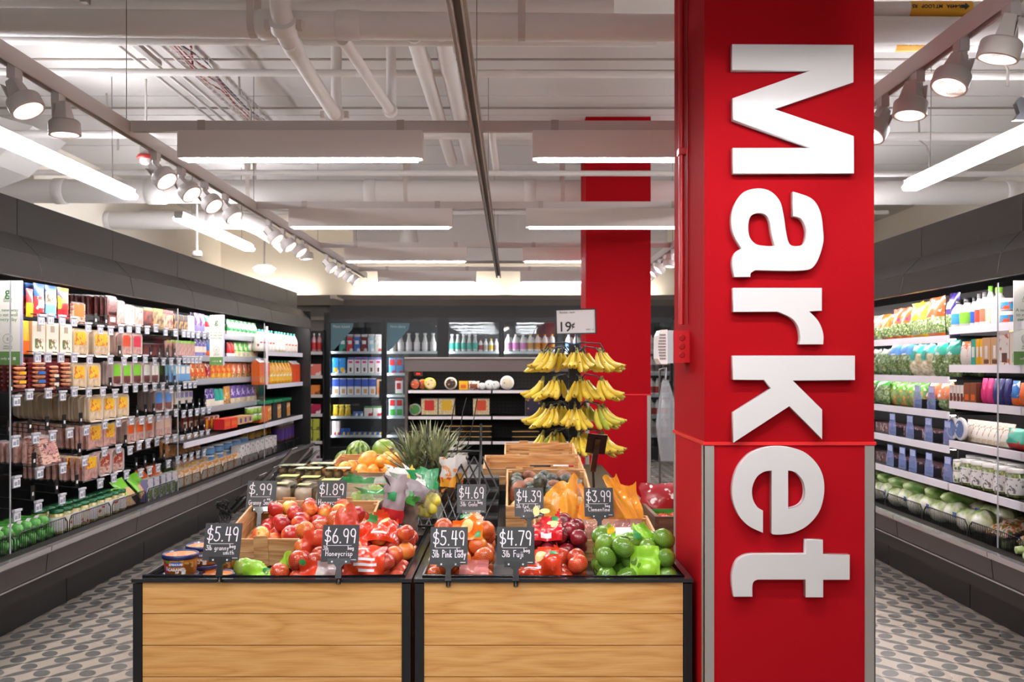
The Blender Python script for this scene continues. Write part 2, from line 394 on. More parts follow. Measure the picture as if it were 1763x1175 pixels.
for z in (.03, .063, .096):
    MB().lathe([(.0125, 0), (.0125, .002), (.009, .0021)], 18, xf=Matrix.Translation((-.03, -.055, z)) @ Matrix.Rotation(PI/2, 4, 'X')).build('knockout', mat('a91119', .3), bb)
al = empty('fire_alarm', (cx-.064, cy-.01, 1.505), 0, 'white louvred fire alarm sounder with clear collar on the red junction box', 'alarm')
MB().box(-.022, 0, -.058, .058, .002, .13).build('clear_collar', film('cfd6da', .75, .1, 0), al)
b = MB(); prof = [(-.06,.02),(-.048,.0),(-.022,-.002),(-.022,.134),(-.048,.132),(-.058,.11)]; b.prism(prof, -.056, .056); b.build('housing', mat('ece4e0', .4), al)
for i in range(9): MB().box(-.053-.006*math.sin(i/8*PI), -.03, -.0595, -.0555, .018+i*.0115, .024+i*.0115).build('louvre', mat('8d8482', .5), al)
# ------------------------------------------------------------------ lights and services under the ceiling
TZ = 2.74; TX = {'L': -2.08, 'C': -.19, 'R': 1.72}
CROSS = [4.95 + 2.44*k for k in range(-3, 4)]
TRK = mat('d6cdc9', .35); TRKD = mat('5f5753', .4); CHR = mat('b8a89e', .25, metal=.7)
tname = {'L': 'over the meat cooler aisle', 'C': 'over the middle of the produce tables', 'R': 'beside the lettered red column'}
for k_, X in TX.items():
    r = empty('lighting_track', (X, 5, TZ), 0, 'long pale ceiling track ' + tname[k_], 'track', 'ceiling tracks')
    y0, y1 = -9.5, (8.05 if k_ != 'R' else 8.3); h = .022
    b = MB(); b.box(-h, -h+.008, y0, y1, 0, .075); b.box(h-.008, h, y0, y1, 0, .075); b.box(-h+.008, h-.008, y0, y1, .047, .0745)
    if k_ == 'C': b.box(-h-.012, -h, y0, y1, .0, .02, 1); b.box(h, h+.012, y0, y1, 0, .02, 1)
    b.build('channel', [TRK, CHR], r)
    MB().box(-h+.008, h-.008, y0, y1, .03, .046).build('conductor_slot', TRKD, r)
    for yc in CROSS: MB().tube([(0, yc-5, .07), (0, yc-5, CEIL-TZ)], .0022, 5).build('hanger_cable', TRKD, r)
BOXM = mat('ece4df', .45)
for i, yc in enumerate(CROSS):
    for a, c, sd in (('L', 'C', 'aisle side'), ('C', 'R', 'column side')):
        xa, xc = TX[a], TX[c]
        r = empty('linear_light', ((xa+xc)/2, yc, TZ), 0, None, 'light', 'suspended linear lights')
        if i < 3: r['label'] = f'white box linear light hanging between tracks ahead of the display, {ORD[i]} from behind, {sd}'
        hw = .655; L_ = (xc-xa)/2 - .03
        b = MB(); b.box(-L_, L_, -.018, .018, .018, .075); b.build('cross_rail', TRK, r)
        bo = MB().box(-hw, hw, -.045, .045, -.13, .017).build('housing', BOXM, r)
        MB().box(-hw+.03, hw-.03, -.041, .041, -.138, -.131).build('diffuser', lamp(LINEAR_E, 'fbfaff'), bo)
        for sx in (-1, 1): MB().box(sx*(hw-.12)-.02, sx*(hw-.12)+.02, -.022, .022, .0175, .078).build('bracket', mat('bfb2ab', .4), r)
        if i >= 3: reg(r, 'white linear box light', 'light', 'hanging on the ' + sd + ' of the middle track', yc, frm='from the near end', group='suspended linear lights')
# track heads
def spot(X, Y, aim, big=1., desc='', power=True, watt=None):
    r = empty('track_spotlight', (X, Y, TZ), 0, None, 'spotlight', 'spotlights on the tracks')
    b = MB(); b.box(-.018, .018, -.03, .03, -.045, .03); b.tube([(0, 0, -.04), (0, 0, -.13)], .021, 12); b.build('stem', TRK, r)
    d = Vector(aim).normalized(); q = d.to_track_quat('-Z', 'Y').to_matrix().to_4x4(); q.translation = Vector((d.x*.02 + (.028 if d.x > 0 else -.028), d.y*.02, -.135))
    b = MB(); b.lathe([(.0001, .018), (.058, .016), (.0655, .01)], 28, xf=q); b.lathe([(.0655, .01), (.069, .004), (.069, -.05)], 28, xf=q); b.lathe([(.069, -.05), (.062, -.052), (.0615, -.046)], 28, xf=q); b.add([(-.045,-.03,.012),(.045,-.03,.012),(.045,.03,.012),(-.045,.03,.012),(-.024,-.02,.1),(.024,-.02,.1),(.024,.02,.1),(-.024,.02,.1)], [(0,3,2,1),(4,5,6,7),(0,1,5,4),(1,2,6,5),(2,3,7,6),(3,0,4,7)], 0, False, q); hd = b.build('head', TRK, r)
    b = MB(); b.box(-.05, .05, -.032, -.029, .012, .085, xf=q); b.build('cooling_fin', TRK, hd)
    b = MB(); b.lathe([(.0615, -.046), (.059, -.048)], 24, xf=q); b.build('trim_ring', mat('caa596', .3), hd)
    MB().lathe([(.0588, -.0490), (.02, -.0505), (.0001, -.0505)], 24, xf=q).build('lens', lamp(30, 'fff2ea'), hd)
    if power:
        l = bpy.data.lights.new('spot_beam', 'SPOT'); l.energy = watt or SPOT_W; l.spot_size = math.radians(75); l.spot_blend = .6; l.shadow_soft_size = .045; l.color = (1, .95, .9)
        lo = bpy.data.objects.new('spot_beam', l); COL.objects.link(lo); lo.parent = r; lo.matrix_local = q @ Matrix.Translation((0, 0, -.06))
    return r
def yat(px, X): return X*F/(px-881.5)
for i, (px, aim) in enumerate([(25, (.55,-.1,-1)), (100, (.05,.0,-1)), (268, (.8,-.3,-.9)), (312, (.8,-.3,-.9)), (352, (.8,-.35,-.9)), (388, (.7,-.2,-.9)),
                (463, (.8,-.2,-.9)), (487, (.8,-.2,-.9)), (506, (.8,-.2,-.9)), (522, (.1,0,-1)), (562, (.8,-.1,-.8)), (577, (.8,-.1,-.8)), (592, (.8,-.1,-.7)), (603, (.8,-.1,-.7))]):
    reg(spot(-2.08, -2.08*F/(px-881.5), aim, power=i < 10), 'pale round spotlight', 'spotlight', 'on the track over the meat cooler aisle', frm='from the near end')
for i, (px, aim) in enumerate([(1741, (-.25,.1,-1)), (1655, (-.4,-.2,-1)), (1580, (-.15,-.1,-1)), (1520, (-.6,-.2,-1))]):
    reg(spot(1.72, 1.72*F/(px-881.5), aim), 'pale round spotlight', 'spotlight', 'on the track beside the lettered red column', frm='from the near end')
for px, aim in [(1236, (-.8,-.1,-.8)), (1225, (-.8,-.1,-.8)), (1213, (-.1,-.1,-1))]:
    pass
for Y, aim in [(9.85, (-.1,-.1,-1)), (10.35, (-.8,-.1,-.8)), (10.75, (-.8,-.1,-.8)), (11.1, (-.8,-.1,-.8))]:
    reg(spot(1.72, Y, aim, power=False), 'pale round spotlight', 'spotlight', 'far down the track behind the red columns', frm='from the near end')
for X, Y, aim in ((1.72, 1.7, (-.6, 1.6, -.55)), (1.72, 1.1, (-.4, 1.6, -.5)), (-.19, 1.9, (.5, 1.2, -1)), (-.19, 1.3, (-.35, 1.4, -1)), (-2.08, 2.0, (1.1, 1.3, -1)), (-2.08, 1.2, (.7, 1.5, -1)), (1.72, .5, (-1.2, 1.6, -1))):
    reg(spot(X, Y, aim, power=True, watt=34 if X < 1 else 15), 'pale round spotlight', 'spotlight', 'on the tracks ahead of the produce tables, above the frame', key=Y+X*.01, frm='from near end')
# spots above and behind the camera that light the produce and the column like the rest of the tracks
# side fluorescent strips above the coolers
def strip(X, y0, y1, z, label):
    r = empty('fluorescent_strip', (X, (y0+y1)/2, z), 0, label, 'light', 'fluorescent strips above the coolers'); h = (y1-y0)/2
    b = MB(); b.box(-.03, .03, -h, h, .03, .06); b.build('housing', BOXM, r)
    MB().box(-.026, .026, -h+.03, h-.03, .061, .066).build('upper_diffuser', lamp(STRIP_E*.12, 'fbfaff'), r)
    b = MB(); sec = [(-.035, .03), (-.065, .0), (-.05, -.028), (.05, -.028), (.065, .0), (.035, .03)]
    b.prism(sec, -h+.02, h-.02); b.build('diffuser', lamp(STRIP_E, 'fbfaff'), r)
    for s_ in (-1, 1): MB().box(-.04, .04, s_*h-.012, s_*h+.012, -.01, .06).build('end_cap', mat('b9b5b2', .4), r)
    for s_ in (-.7, .7): MB().tube([(0, s_*h, .07), (0, s_*h*.98, CEIL-z)], .003, 5).build('hanger_cable', TRKD, r)
strip(-3.25, 5.35, 7.84, 2.94, 'bright fluorescent strip above the meat cooler, the near one')
strip(-3.25, 8.95, 11.4, 2.94, 'bright fluorescent strip above the meat cooler, the one further down the aisle')
strip(3.13, 4.75, 7.24, 2.9, 'bright fluorescent strip above the salad cooler beside a black bracket')
strip(3.13, 8.4, 10.9, 2.9, 'fluorescent strip above the salad cooler hidden by the lettered column')
b = empty('light_bracket', (3.1, 5.55, 2.98), 0, 'small black bracket clamped over the fluorescent strip of the salad cooler', 'bracket')
MB().prism([(-.07,-.0),(.07,-.0),(.05,.03),(.02,.035),(.01,.12),(-.03,.14),(-.06,.1),(-.04,.04)], -.02, .02).build('clamp', mat('3a3a3c', .4), b)
MB().box(.06, .09, -.015, .015, 0, .12).build('arm', mat('3a3a3c', .4), b)

# ---- pipes and ducts; a run of pipe is one thing with its sleeves, straps and couplings as parts
def duct(label, p0, p1, r, n=20, sleeves=(), straps=(), m=None, cat='pipe', up=True):
    p0, p1 = Vector(p0), Vector(p1); c = (p0+p1)/2
    o = empty('ceiling_pipe', c, 0, label, cat, 'pipes and ducts under the ceiling'); d = (p1-p0); m = m or PIPE
    MB().tube([p0-c, p1-c], r, n).build('tube', m, o)
    dn = d.normalized()
    for x, wd in sleeves:
        t_ = (x-p0.x)/d.x if abs(d.x) > .5 else (x-p0.y)/d.y; q = p0 + d*t_ - c
        MB().tube([q-dn*wd/2, q-dn*wd/2*.85, q+dn*wd/2*.85, q+dn*wd/2], [r*1.02, r*1.1, r*1.1, r*1.02], n).build('sleeve', m, o)
    for x in straps:
        t_ = (x-p0.x)/d.x if abs(d.x) > .5 else (x-p0.y)/d.y; q = p0 + d*t_ - c; sd = Vector((-dn.y, dn.x, 0))
        s_ = MB(); pts = []
        for k in range(9): a = PI + PI*k/8; pts.append(q + (sd*math.cos(a) + Vector((0,0,1))*math.sin(a))*(r*1.04))
        for k in range(8):
            a_, b_ = pts[k], pts[k+1]; s_.add([a_-dn*.02, a_+dn*.02, b_+dn*.02, b_-dn*.02], [(0,1,2,3)])
        for sgn in (-1, 1):
            e = q + sd*sgn*r*1.04; top = Vector((e.x, e.y, CEIL-c.z)); s_.add([e-dn*.02, e+dn*.02, top+dn*.02, top-dn*.02], [(0,1,2,3)])
        s_.build('strap', mat('d2c6be', .5), o)
    return o
def at(px, py, Y): v = P(px, py, Y); return v
def xr(px, Y): return (px-881.5)*Y/F
a = at(0, 40, 5.1); b_ = at(1160, 45, 5.1)
big = duct('thick white insulated pipe crossing the ceiling nearest the camera', (-4.5, 5.1, a.z+.02), (4.5, 5.1, b_.z-.045), .075,
           sleeves=[(xr(600, 5.1), .14), (xr(462, 5.1), .1)], straps=[xr(437, 5.1), xr(898, 5.1)])
duct('white pipe running just above and behind the thick nearest pipe', (-4.5, 5.45, at(0, 12, 5.45).z), (.6, 5.45, at(0, 14, 5.45).z), .05, sleeves=[(xr(110, 5.45), .25), (xr(640, 5.45), .2)])
duct('dark shaded pipe tucked behind the thick nearest pipe', (-4.5, 5.75, at(0, 67, 5.75).z), (.9, 5.75, at(0, 72, 5.75).z), .032, sleeves=[(xr(215, 5.75), .16)])
rp = duct('white pipe with a yellow marker band above the salad cooler', (1.9, 5.1, at(0, 18, 5.1).z+.005), (5, 5.1, at(0, 18, 5.1).z+.005), .043)
YEL = mat('e0a52a', .4); INK = mat('1b1a18', .5)
def marker(parent, X0, X1, pos, r, txt, size):
    b = MB(); b.tube([(X0, 0, 0), (X1, 0, 0)], r*1.015, 24, caps=False); o = b.build('marker_band', YEL, parent, pos)
    if txt: lettering(txt, size, INK, o, ((X0+X1)/2-.03, -r*1.03, size*.36), (PI/2, PI, 0), bold=.0006, extrude=.0006)
marker(rp, xr(1570, 5.05)-rp.location.x, xr(1677, 5.05)-rp.location.x, (0,0,0), .045, 'R-449A   MT LOOP   RS', .027)
ar = MB(); ar.prism([(0,-.009),(.02,-.009),(.02,-.02),(.045,0),(.02,.02),(.02,.009),(0,.009)], -.001, .001)
for c_ in [ch for ch in rp.children if ch.name.startswith('marker_band')]: ar.build('arrow', INK, c_, (xr(1656, 5.05)-rp.location.x-.0, -.047, 0))
rp2 = duct('white pipe with a second yellow marker lower over the salad cooler', (1.9, 6.0, at(0, 92, 6.0).z+.05), (5, 6.0, at(0, 92, 6.0).z+.05), .04)
marker(rp2, xr(1540, 6.)-rp2.location.x, xr(1608, 6.)-rp2.location.x, (0,0,0), .04, 'MT LOOP', .03)
duct('thin white sprinkler pipe with clamps across the ceiling', (-5, 6.6, at(0, 122, 6.6).z), (5, 6.6, at(0, 133, 6.6).z), .026,
     sleeves=[(xr(182, 6.6), .1), (xr(877, 6.6), .09), (xr(620, 6.6), .06), (xr(770, 6.6), .05)])
duct('thin grey conduit above the clamped sprinkler pipe', (-5, 6.75, CEIL-.12), (5, 6.75, CEIL-.12), .009, n=8, m=mat('a59a93', .5))
duct('thin grey conduit below the clamped sprinkler pipe', (-5, 6.95, CEIL-.14), (5, 6.95, CEIL-.14), .009, n=8, m=mat('a59a93', .5))
duct('thin conduit crossing the ceiling in front of the far red column', (-5, 8.35, CEIL-.03), (5, 8.35, CEIL-.03), .01, n=8, m=mat('9c918a', .5))
duct('white pipe over the meat cooler aisle behind the first cross rail', (-5, 7.8, at(0, 231, 7.8).z), (5, 7.8, at(0, 236, 7.8).z), .034, sleeves=[(xr(1600, 7.8), .05)])
duct('slim white pipe with hanging clamps in front of the big duct', (-5, 8.7, at(0, 297, 8.7).z), (5, 8.7, at(0, 300, 8.7).z), .027,
     sleeves=[(xr(426, 8.7), .1), (xr(680, 8.7), .08), (xr(884, 8.7), .08)], straps=[xr(426, 8.7)])
duct('big white duct across the aisle with wide sleeves and straps', (-6, 9.5, at(0, 329, 9.5).z), (6, 9.5, at(0, 333, 9.5).z), .122, n=24,
     sleeves=[(xr(105, 9.5), .12), (xr(270, 9.5), .2), (xr(638, 9.5), .12), (xr(912, 9.5), .12), (xr(1735, 9.5), .1)], straps=[xr(432, 9.5), xr(700, 9.5), xr(968, 9.5)])
d4 = duct('shorter white duct bending down beyond the big duct', (xr(172, 11.2), 11.2, at(0, 380, 11.2).z), (xr(400, 11.2), 11.2, at(0, 380, 11.2).z), .105, n=24, sleeves=[(xr(185, 11.2), .1), (xr(365, 11.2), .1)])
q = Vector((xr(400, 11.2), 11.2, at(0, 380, 11.2).z)) - d4.location
MB().tube([q, q+Vector((.16, 0, -.01)), q+Vector((.33, 0, -.08)), q+Vector((.5, .1, -.19)), q+Vector((.62, .15, -.3))], .105, 20).build('elbow', PIPE, d4)
duct('thin white pipe beyond the bending duct', (-5, 12.2, at(0, 366, 12.2).z), (5, 12.2, at(0, 366, 12.2).z), .03, n=10)
# pipes running down the length of the shop
duct('first of two thick twin pipes running lengthwise beside the middle track', (-.61, 5.7, 3.56), (-.61, 9.3, 3.56), .055, sleeves=[(6.3, .3)])
duct('second of two thick twin pipes running lengthwise beside the middle track', (-.44, 5.7, 3.57), (-.44, 9.3, 3.57), .055, sleeves=[(6.3, .3)])
duct('white pipe dropping beside the middle track ahead of the far column', (-.17, 7.3, 3.42), (-.15, 9.0, 3.38), .03)
e1 = empty('drain_pipe', (-1.24, 5.0, 3.3), 0, 'white drain pipe with bolted couplings bending down from the thick pipe', 'pipe', 'pipes and ducts under the ceiling')
MB().tube([(0, -.1, .62), (0, -.12, .22), (.0, -.08, .1), (.0, .06, .02), (-.0, .25, 0)], .058, 18).build('elbow', PIPE, e1)
MB().tube([(0, .1, .0), (-.035, 1.62, 0)], .047, 18).build('tube', PIPE, e1)
for p_, dr in (((0, -.12, .33), (0, 0, 1)), ((0, -.02, .045), (0, 1, -.6)), ((-.035, 1.6, 0), (0, 1, 0))):
    d = Vector(dr).normalized(); q = Vector(p_); cp = MB().tube([q-d*.03, q+d*.03], .073, 18).build('coupling', PIPE, e1)
    for s_ in (-1, 1): MB().box(q.x+s_*.07, q.x+s_*.1, q.y-.02, q.y+.02, q.z-.025, q.z+.025).build('bolt_lug', mat('cfc2ba', .5), cp)
MB().tube([(-.035, 1.66, 0), (-.035, 1.66, .57)], .04, 16).build('riser', PIPE, e1)
MB().tube([(-.05, 1.6, -.02), (-.07, 1.66, -.05)], .042, 12).build('end_fitting', mat('5a4a30', .4, metal=.5), e1)
e2 = empty('drain_pipe', (-.93, 5.2, 3.3), 0, 'smaller white drain pipe sloping away between the bent drain and twin pipes', 'pipe', 'pipes and ducts under the ceiling')
MB().tube([(-.02, -.05, .03), (.07, 1.3, 0)], .035, 16).build('tube', PIPE, e2)
MB().tube([(.07, 1.24, 0), (.071, 1.3, 0)], .05, 16).build('coupling', PIPE, e2)
MB().tube([(.072, 1.32, -.01), (.072, 1.32, .56)], .035, 14).build('riser', PIPE, e2)
# slotted hanging rails, conduits and the cable tray over the meat cooler aisle
r = empty('strut_channel', (-2.5, 5.9, 3.62), 0, 'steel strut channel slanting behind the thick pipe over the meat cooler aisle', 'channel')
MB().box(-.02, .02, -.55, .6, 0, .03).build('channel', mat('8e857d', .4), r)
r = empty('strut_channel', (-.93, 5.75, 3.64), 0, 'short steel strut channel beside the smaller drain pipe', 'channel')
MB().box(-.02, .02, -.3, .35, 0, .03).build('channel', mat('a79b93', .4), r)
for i in range(4):
    X = -2.78 + i*.1
    duct(f'{ORD[i]} thin conduit from the meat cooler side running lengthwise under the ceiling', (X, 5.6, CEIL-.12), (X+.04, 9.2, CEIL-.12), .012, n=8)
tr = empty('cable_tray', (-2.28, 7.2, 3.66), 0, 'open wire cable tray carrying red cables under the ceiling', 'cable tray')
b = MB()
for X in (-.09, -.03, .03, .09): b.tube([(X, -1.7, 0), (X, 1.7, 0)], .003, 5)
for X in (-.1, .1): b.tube([(X, -1.7, .06), (X, 1.7, .06)], .003, 5)
b.build('long_wires', PIPE, tr)['kind'] = 'stuff'
b = MB()
for i in range(35): y = -1.7+i*.1; b.tube([(-.1, y, .07), (-.1, y, 0), (.1, y, 0), (.1, y, .07)], .0025, 5)
b.build('cross_wires', PIPE, tr)['kind'] = 'stuff'
for i, (dx, c_) in enumerate([(-.05, 'a03a34'), (-.02, '9c4640'), (.02, 'a9342f'), (.05, '3d4a66')]):
    MB().tube([(dx+.02*math.sin(k*.9+i), -1.65+k*.22, .02+.012*math.sin(k*1.7+i*2)) for k in range(16)], .0055, 6).build('cable', mat(c_, .45), tr)
r = empty('red_cable', (-2.33, 6.65, 3.75), 0, 'red cable dropping from the ceiling into the wire tray', 'cable')
MB().tube([(0, 0, .1), (.01, 0, 0), (.0, .05, -.08), (.04, .2, -.07)], .008, 6).build('cable', mat('9c2f2c', .4), r)
for i, (px, py, Y) in enumerate([(432, 190, 7.4), (203, 235, 8.0), (1600, 265, 8.3), (1735, 120, 6.5)]):
    v = at(px, py, Y); r = empty('flexible_conduit', v, 0, None, 'conduit')
    r['label'] = ['short curved conduit hanging past the cable tray', 'grey flexible conduit looping above the near fluorescent strip', 'grey flexible conduit dropping to the salad cooler strip', 'white conduit above the near spotlights of the column track'][i]
    MB().tube([(-.1, 0, CEIL-v.z), (-.09, 0, .12), (-.03, 0, .07), (.0, 0, .0), (.0, 0, -.12)], .009, 8).build('tube', mat('a8a09a', .45), r)
# lamps and detectors
v = at(251, 272, 7.6); r = empty('fire_strobe', v, 0, 'red based fire strobe with clear lens hanging from the ceiling', 'strobe')
MB().tube([(0,0,.1),(0,0,CEIL-v.z)], .01, 8).build('stem', PIPE, r)
MB().lathe([(.0001,.03),(.06,.025),(.075,.0),(.07,-.008),(.0001,-.01)], 20).build('base', mat('a32a26', .4), r)
MB().lathe([(.048,-.01),(.046,-.04),(.03,-.055),(.0001,-.06)], 20).build('lens', mat('e9e2de', .15, coat=.5), r)
MB().box(-.035, .035, -.035, .035, .03, .12).build('mount', mat('8d8682', .5), r)
v = at(455, 462, 12.6); r = empty('bowl_lamp', v, 0, 'glowing white bowl pendant lamp beyond the meat cooler', 'lamp')
MB().tube([(0,0,.05),(0,0,CEIL-v.z)], .012, 8).build('stem', TRK, r)
MB().lathe([(.03,.05),(.1,.04),(.16,.0),(.12,-.06),(.05,-.085),(.0001,-.09)], 24).build('bowl', lamp(1.3, 'fff3e8'), r)
v = at(339, 437, 10.6); r = empty('ceiling_sensor', v, 0, 'small white drum shaped sensor on a stem above the meat cooler', 'sensor')
MB().lathe([(.0001,-.035),(.055,-.03),(.06,0),(.05,.03),(.0001,.035)], 20).build('housing', mat('ddd8d4', .4), r); MB().tube([(0,0,.03),(0,0,CEIL-v.z)], .012, 8).build('stem', TRK, r)
v = at(704, 410, 12.0); r = empty('pendant_sensor', v, 0, 'pale cone pendant hanging behind the second linear light', 'pendant')
MB().lathe([(.13,-.09),(.1,.1),(.04,.12),(.0001,.12)], 20).build('shade', mat('dcd5d0', .5), r); MB().tube([(0,0,.1),(0,0,CEIL-v.z)], .008, 6).build('stem', TRK, r)
v = at(0, 290, 8.2); r = empty('air_duct', v, 0, 'white angled duct end at the frame edge above the meat cooler', 'duct')
MB().prism([(-.6,-.28),(.1,-.02),(.45,.3),(.1,.4),(-.6,.2)], -.3, .3).build('sheet_body', PIPE, r)
v = at(575, 512, 14.2); r = empty('security_camera', v, 0, 'tiny white security camera on the wall above the glass door cooler', 'camera')
MB().box(-.04,.04,-.1,.05,-.03,.03).build('housing', mat('d9d2cc', .5), r); MB().box(-.02,.02,.05,1.3,-.02,.02).build('arm', mat('c9c2bc', .5), r)

for X0_, X1_ in ((-5.8, -3.3), (-2.7, -.2), (.0, 2.5)):
    r = empty('added_cove_light', ((X0_+X1_)/2, 15.43, 2.565), 0, 'hidden cove strip added to brighten the back wall, ' + ('far corner' if X0_ < -3 else 'meat cooler side' if X0_ < -1 else 'salad cooler side'), 'light')  # strips added out of sight to brighten the back wall
    MB().box(-1.25, 1.25, -.05, .05, 0, .05).build('housing', BOXM, r); MB().box(-1.22, 1.22, -.04, .04, .051, .06).build('diffuser', lamp(26, 'fff6ea'), r)
# ------------------------------------------------------------------ the two long open coolers
BLK = mat('0d0d0e', .45); BLK2 = mat('121213', .4); BRN = mat('3b3330', .38, bump=.08, bscale=200); HOOD = mat('282421', .3, bump=.6, bscale=260, spec=.45)
RAILW = mat('e6e2ea', .3); CHROME = mat('c9c7ca', .22, metal=.85)
def wall_cooler(s, name_root, label, joints, y0, y1):
    r = empty('open_cooler', (s*3.1, (y0+y1)/2, 0), 0, label, 'cooler'); ox, oy = r.location.x, r.location.y
    def part(nm, boxes, m, parent=r, mis=None):
        b = MB()
        for i, (xa, xb, ya, yb, za, zb) in enumerate(boxes): b.box(s*xa-ox, s*xb-ox, ya-oy, yb-oy, za, zb, (mis[i] if mis else 0))
        return b.build(nm, m, parent)
    def pr(nm, prof, ya, yb, m):
        pts = [(s*x-ox, z) for x, z in prof]
        if s < 0: pts = pts[::-1]
        return MB().prism(pts, ya-oy, yb-oy).build(nm, m, r)
    part('back_panel', [(3.52, 3.6, y0, y1, .0, 2.2)], BLK)
    part('well_floor', [(2.74, 3.52, y0, y1, .3, .44)], BLK)
    part('top_panel', [(2.7, 3.6, y0, y1, 2.06, 2.09)], BLK)
    js = [y0] + [j for j in joints if y0 < j < y1] + [y1]; g = .004
    for a, b_ in zip(js[:-1], js[1:]):
        a2, b2 = a+g, b_-g
        pr('fascia_panel', [(2.60,1.97),(2.625,2.105),(2.64,2.105),(2.64,1.97)], a2, b2, HOOD)
        pr('canopy_panel', [(2.625,2.107),(2.735,2.22),(2.76,2.21),(2.65,2.107)], a2, b2, HOOD)
        if a < 11.5: pr('upper_board', [(2.745,2.2),(2.745,2.425),(2.775,2.425),(2.775,2.2)], a2+.0, min(b2, 11.72), HOOD)
        pr('bumper_panel', [(2.585,.35),(2.575,.455),(2.63,.455),(2.63,.35)], a2, b2, BRN)
        part('kick_plate', [(2.82, 2.86, a2-.5, b2-.5, 0, .26)], BLK2)
        pr('front_rail', [(2.555,.468),(2.55,.495),(2.59,.497),(2.62,.47)], a2, b2, CHROME)
    part('bumper_trim', [(2.575, 2.6, y0, y1, .338, .346), (2.57, 2.62, y0, y1, .457, .465)], CHROME)
    part('lower_valance', [(2.62, 2.8, y0, y1, .30, .34), (2.66, 2.82, y0, y1, .225, .29)], BLK2)
    part('light_tube', [(2.66, 2.70, y0+.1, y1-.1, 2.03, 2.045)], lamp(CASE_E, 'fff6f4'))
    # air grille: fine bars across the lip
    b = MB(); y = max(y0, 2.9)
    while y < y1: b.box(s*2.60-ox, s*2.745-ox, y-oy, y+.004-oy, .462, .468); y += .022
    for x in (2.62, 2.67, 2.72): b.box(s*x-ox, s*(x+.005)-ox, y0-oy, y1-oy, .457, .464)
    b.build('air_grille', mat('6e6a68', .35, metal=.5), r)['kind'] = 'stuff'
    part('grille_tray', [(2.59, 2.75, y0, y1, .43, .44)], BLK)
    for a, b_ in zip(js[:-1], js[1:]):   # wire fence of the well
        n = 2 if s < 0 else 2; st = (b_-a)/n
        for i in range(n):
            c, d = a+i*st+.015, a+(i+1)*st-.015
            if d < 3.6: continue
            f = MB(); X = s*2.755-ox
            f.tube([(X, c-oy, .45), (X, c-oy, .53), (X, c+.03-oy, .56), (X, d-.03-oy, .56), (X, d-oy, .53), (X, d-oy, .45)], .004, 6)
            k = c+.03
            while k < d-.02: f.box(X-.0015, X+.0015, k-oy, k+.003-oy, .45, .558); k += .02
            f.build('wire_fence', mat('19191a', .35), r)
    part('end_panel', [(2.62, 3.6, y1, y1+.05, .0, 2.2)], BLK2)
    return r, part
LJ = [5.09+1.22*k for k in range(-2, 6)]; RJ = [4.93+1.22*k for k in range(-2, 6)]
lc, lpart = wall_cooler(-1, 'meat', 'long black open cooler of packed meats, cheeses and juices along the aisle wall', LJ, 2.65, 11.9)
rc, rpart = wall_cooler(1, 'salad', 'long black open cooler of salads, dressings and vegetables behind the lettered column', RJ, 2.4, 12.0)
def gdiv(s, part, y):
    part('glass_divider', [(2.66, 3.5, y-.003, y+.003, .5, 1.95)], glass(.1))
    part('divider_edge', [(2.655, 2.66, y-.004, y+.004, .5, 1.95)], mat('a9adb0', .2))
for y in (4.86, 7.3, 9.85): gdiv(-1, lpart, y)
for y in (5.02, 7.2): gdiv(1, rpart, y)
# white lettered flags at the coolers' front
def flag(X0, X1, Y, z0, z1, label):
    r = empty('advert_flag', ((X0+X1)/2, Y, z0), 0, label, 'sign', 'flag signs at the cooler fronts'); w_ = (X1-X0)/2; h = z1-z0
    MB().box(-w_, w_, 0, .004, 0, h).build('board', mat('f1efe9', .5), r)
    MB().box(-w_, w_, -.0012, 0, 0, .075).build('green_band', mat('6d9a55', .5), r)
    GR = mat('3f7a43', .5); TG = mat('6f9468', .5)
    lettering('g', .07, GR, r, (0, -.0015, h-.085), bold=.001); lettering('GOOD &\nGATHER', .012, TG, r, (0, -.0015, h-.105))
    lettering('A new way\nto eat well\nevery day', .026, TG, r, (0, -.0015, h-.17))
    ring = MB().tube([(.026*math.cos(a*PI/10), -.0015, h-.32+.026*math.sin(a*PI/10)) for a in range(21)], .001, 4); ring.build('ring_emblem', TG, r)
    lettering('g', .025, TG, r, (0, -.0015, h-.325)); lettering('100% taste\nguaranteed', .011, TG, r, (0, -.0015, h-.365))
    lettering('only at', .02, mat('f4f4ee', .5), r, (-.01, -.0025, .03)); b = MB().box(.03, .045, -.003, -.0013, .028, .044); b.build('bullseye_mark', mat('f4f4ee', .5), r)
    MB().box(w_, w_+.012, -.004, .006, -.0, h).build('edge_strip', mat('cfcde6', .2), r)
flag(-2.845, -2.705, 5.05, 1.5, 1.965, 'white and green flag sign at the near end of the meat cooler')
flag(-2.80, -2.675, 8.5, 1.5, 1.965, 'white and green flag sign halfway down the meat cooler')
flag(2.76, 2.90, 5.05, 1.5, 1.965, 'white and green flag sign at the near end of the salad cooler')

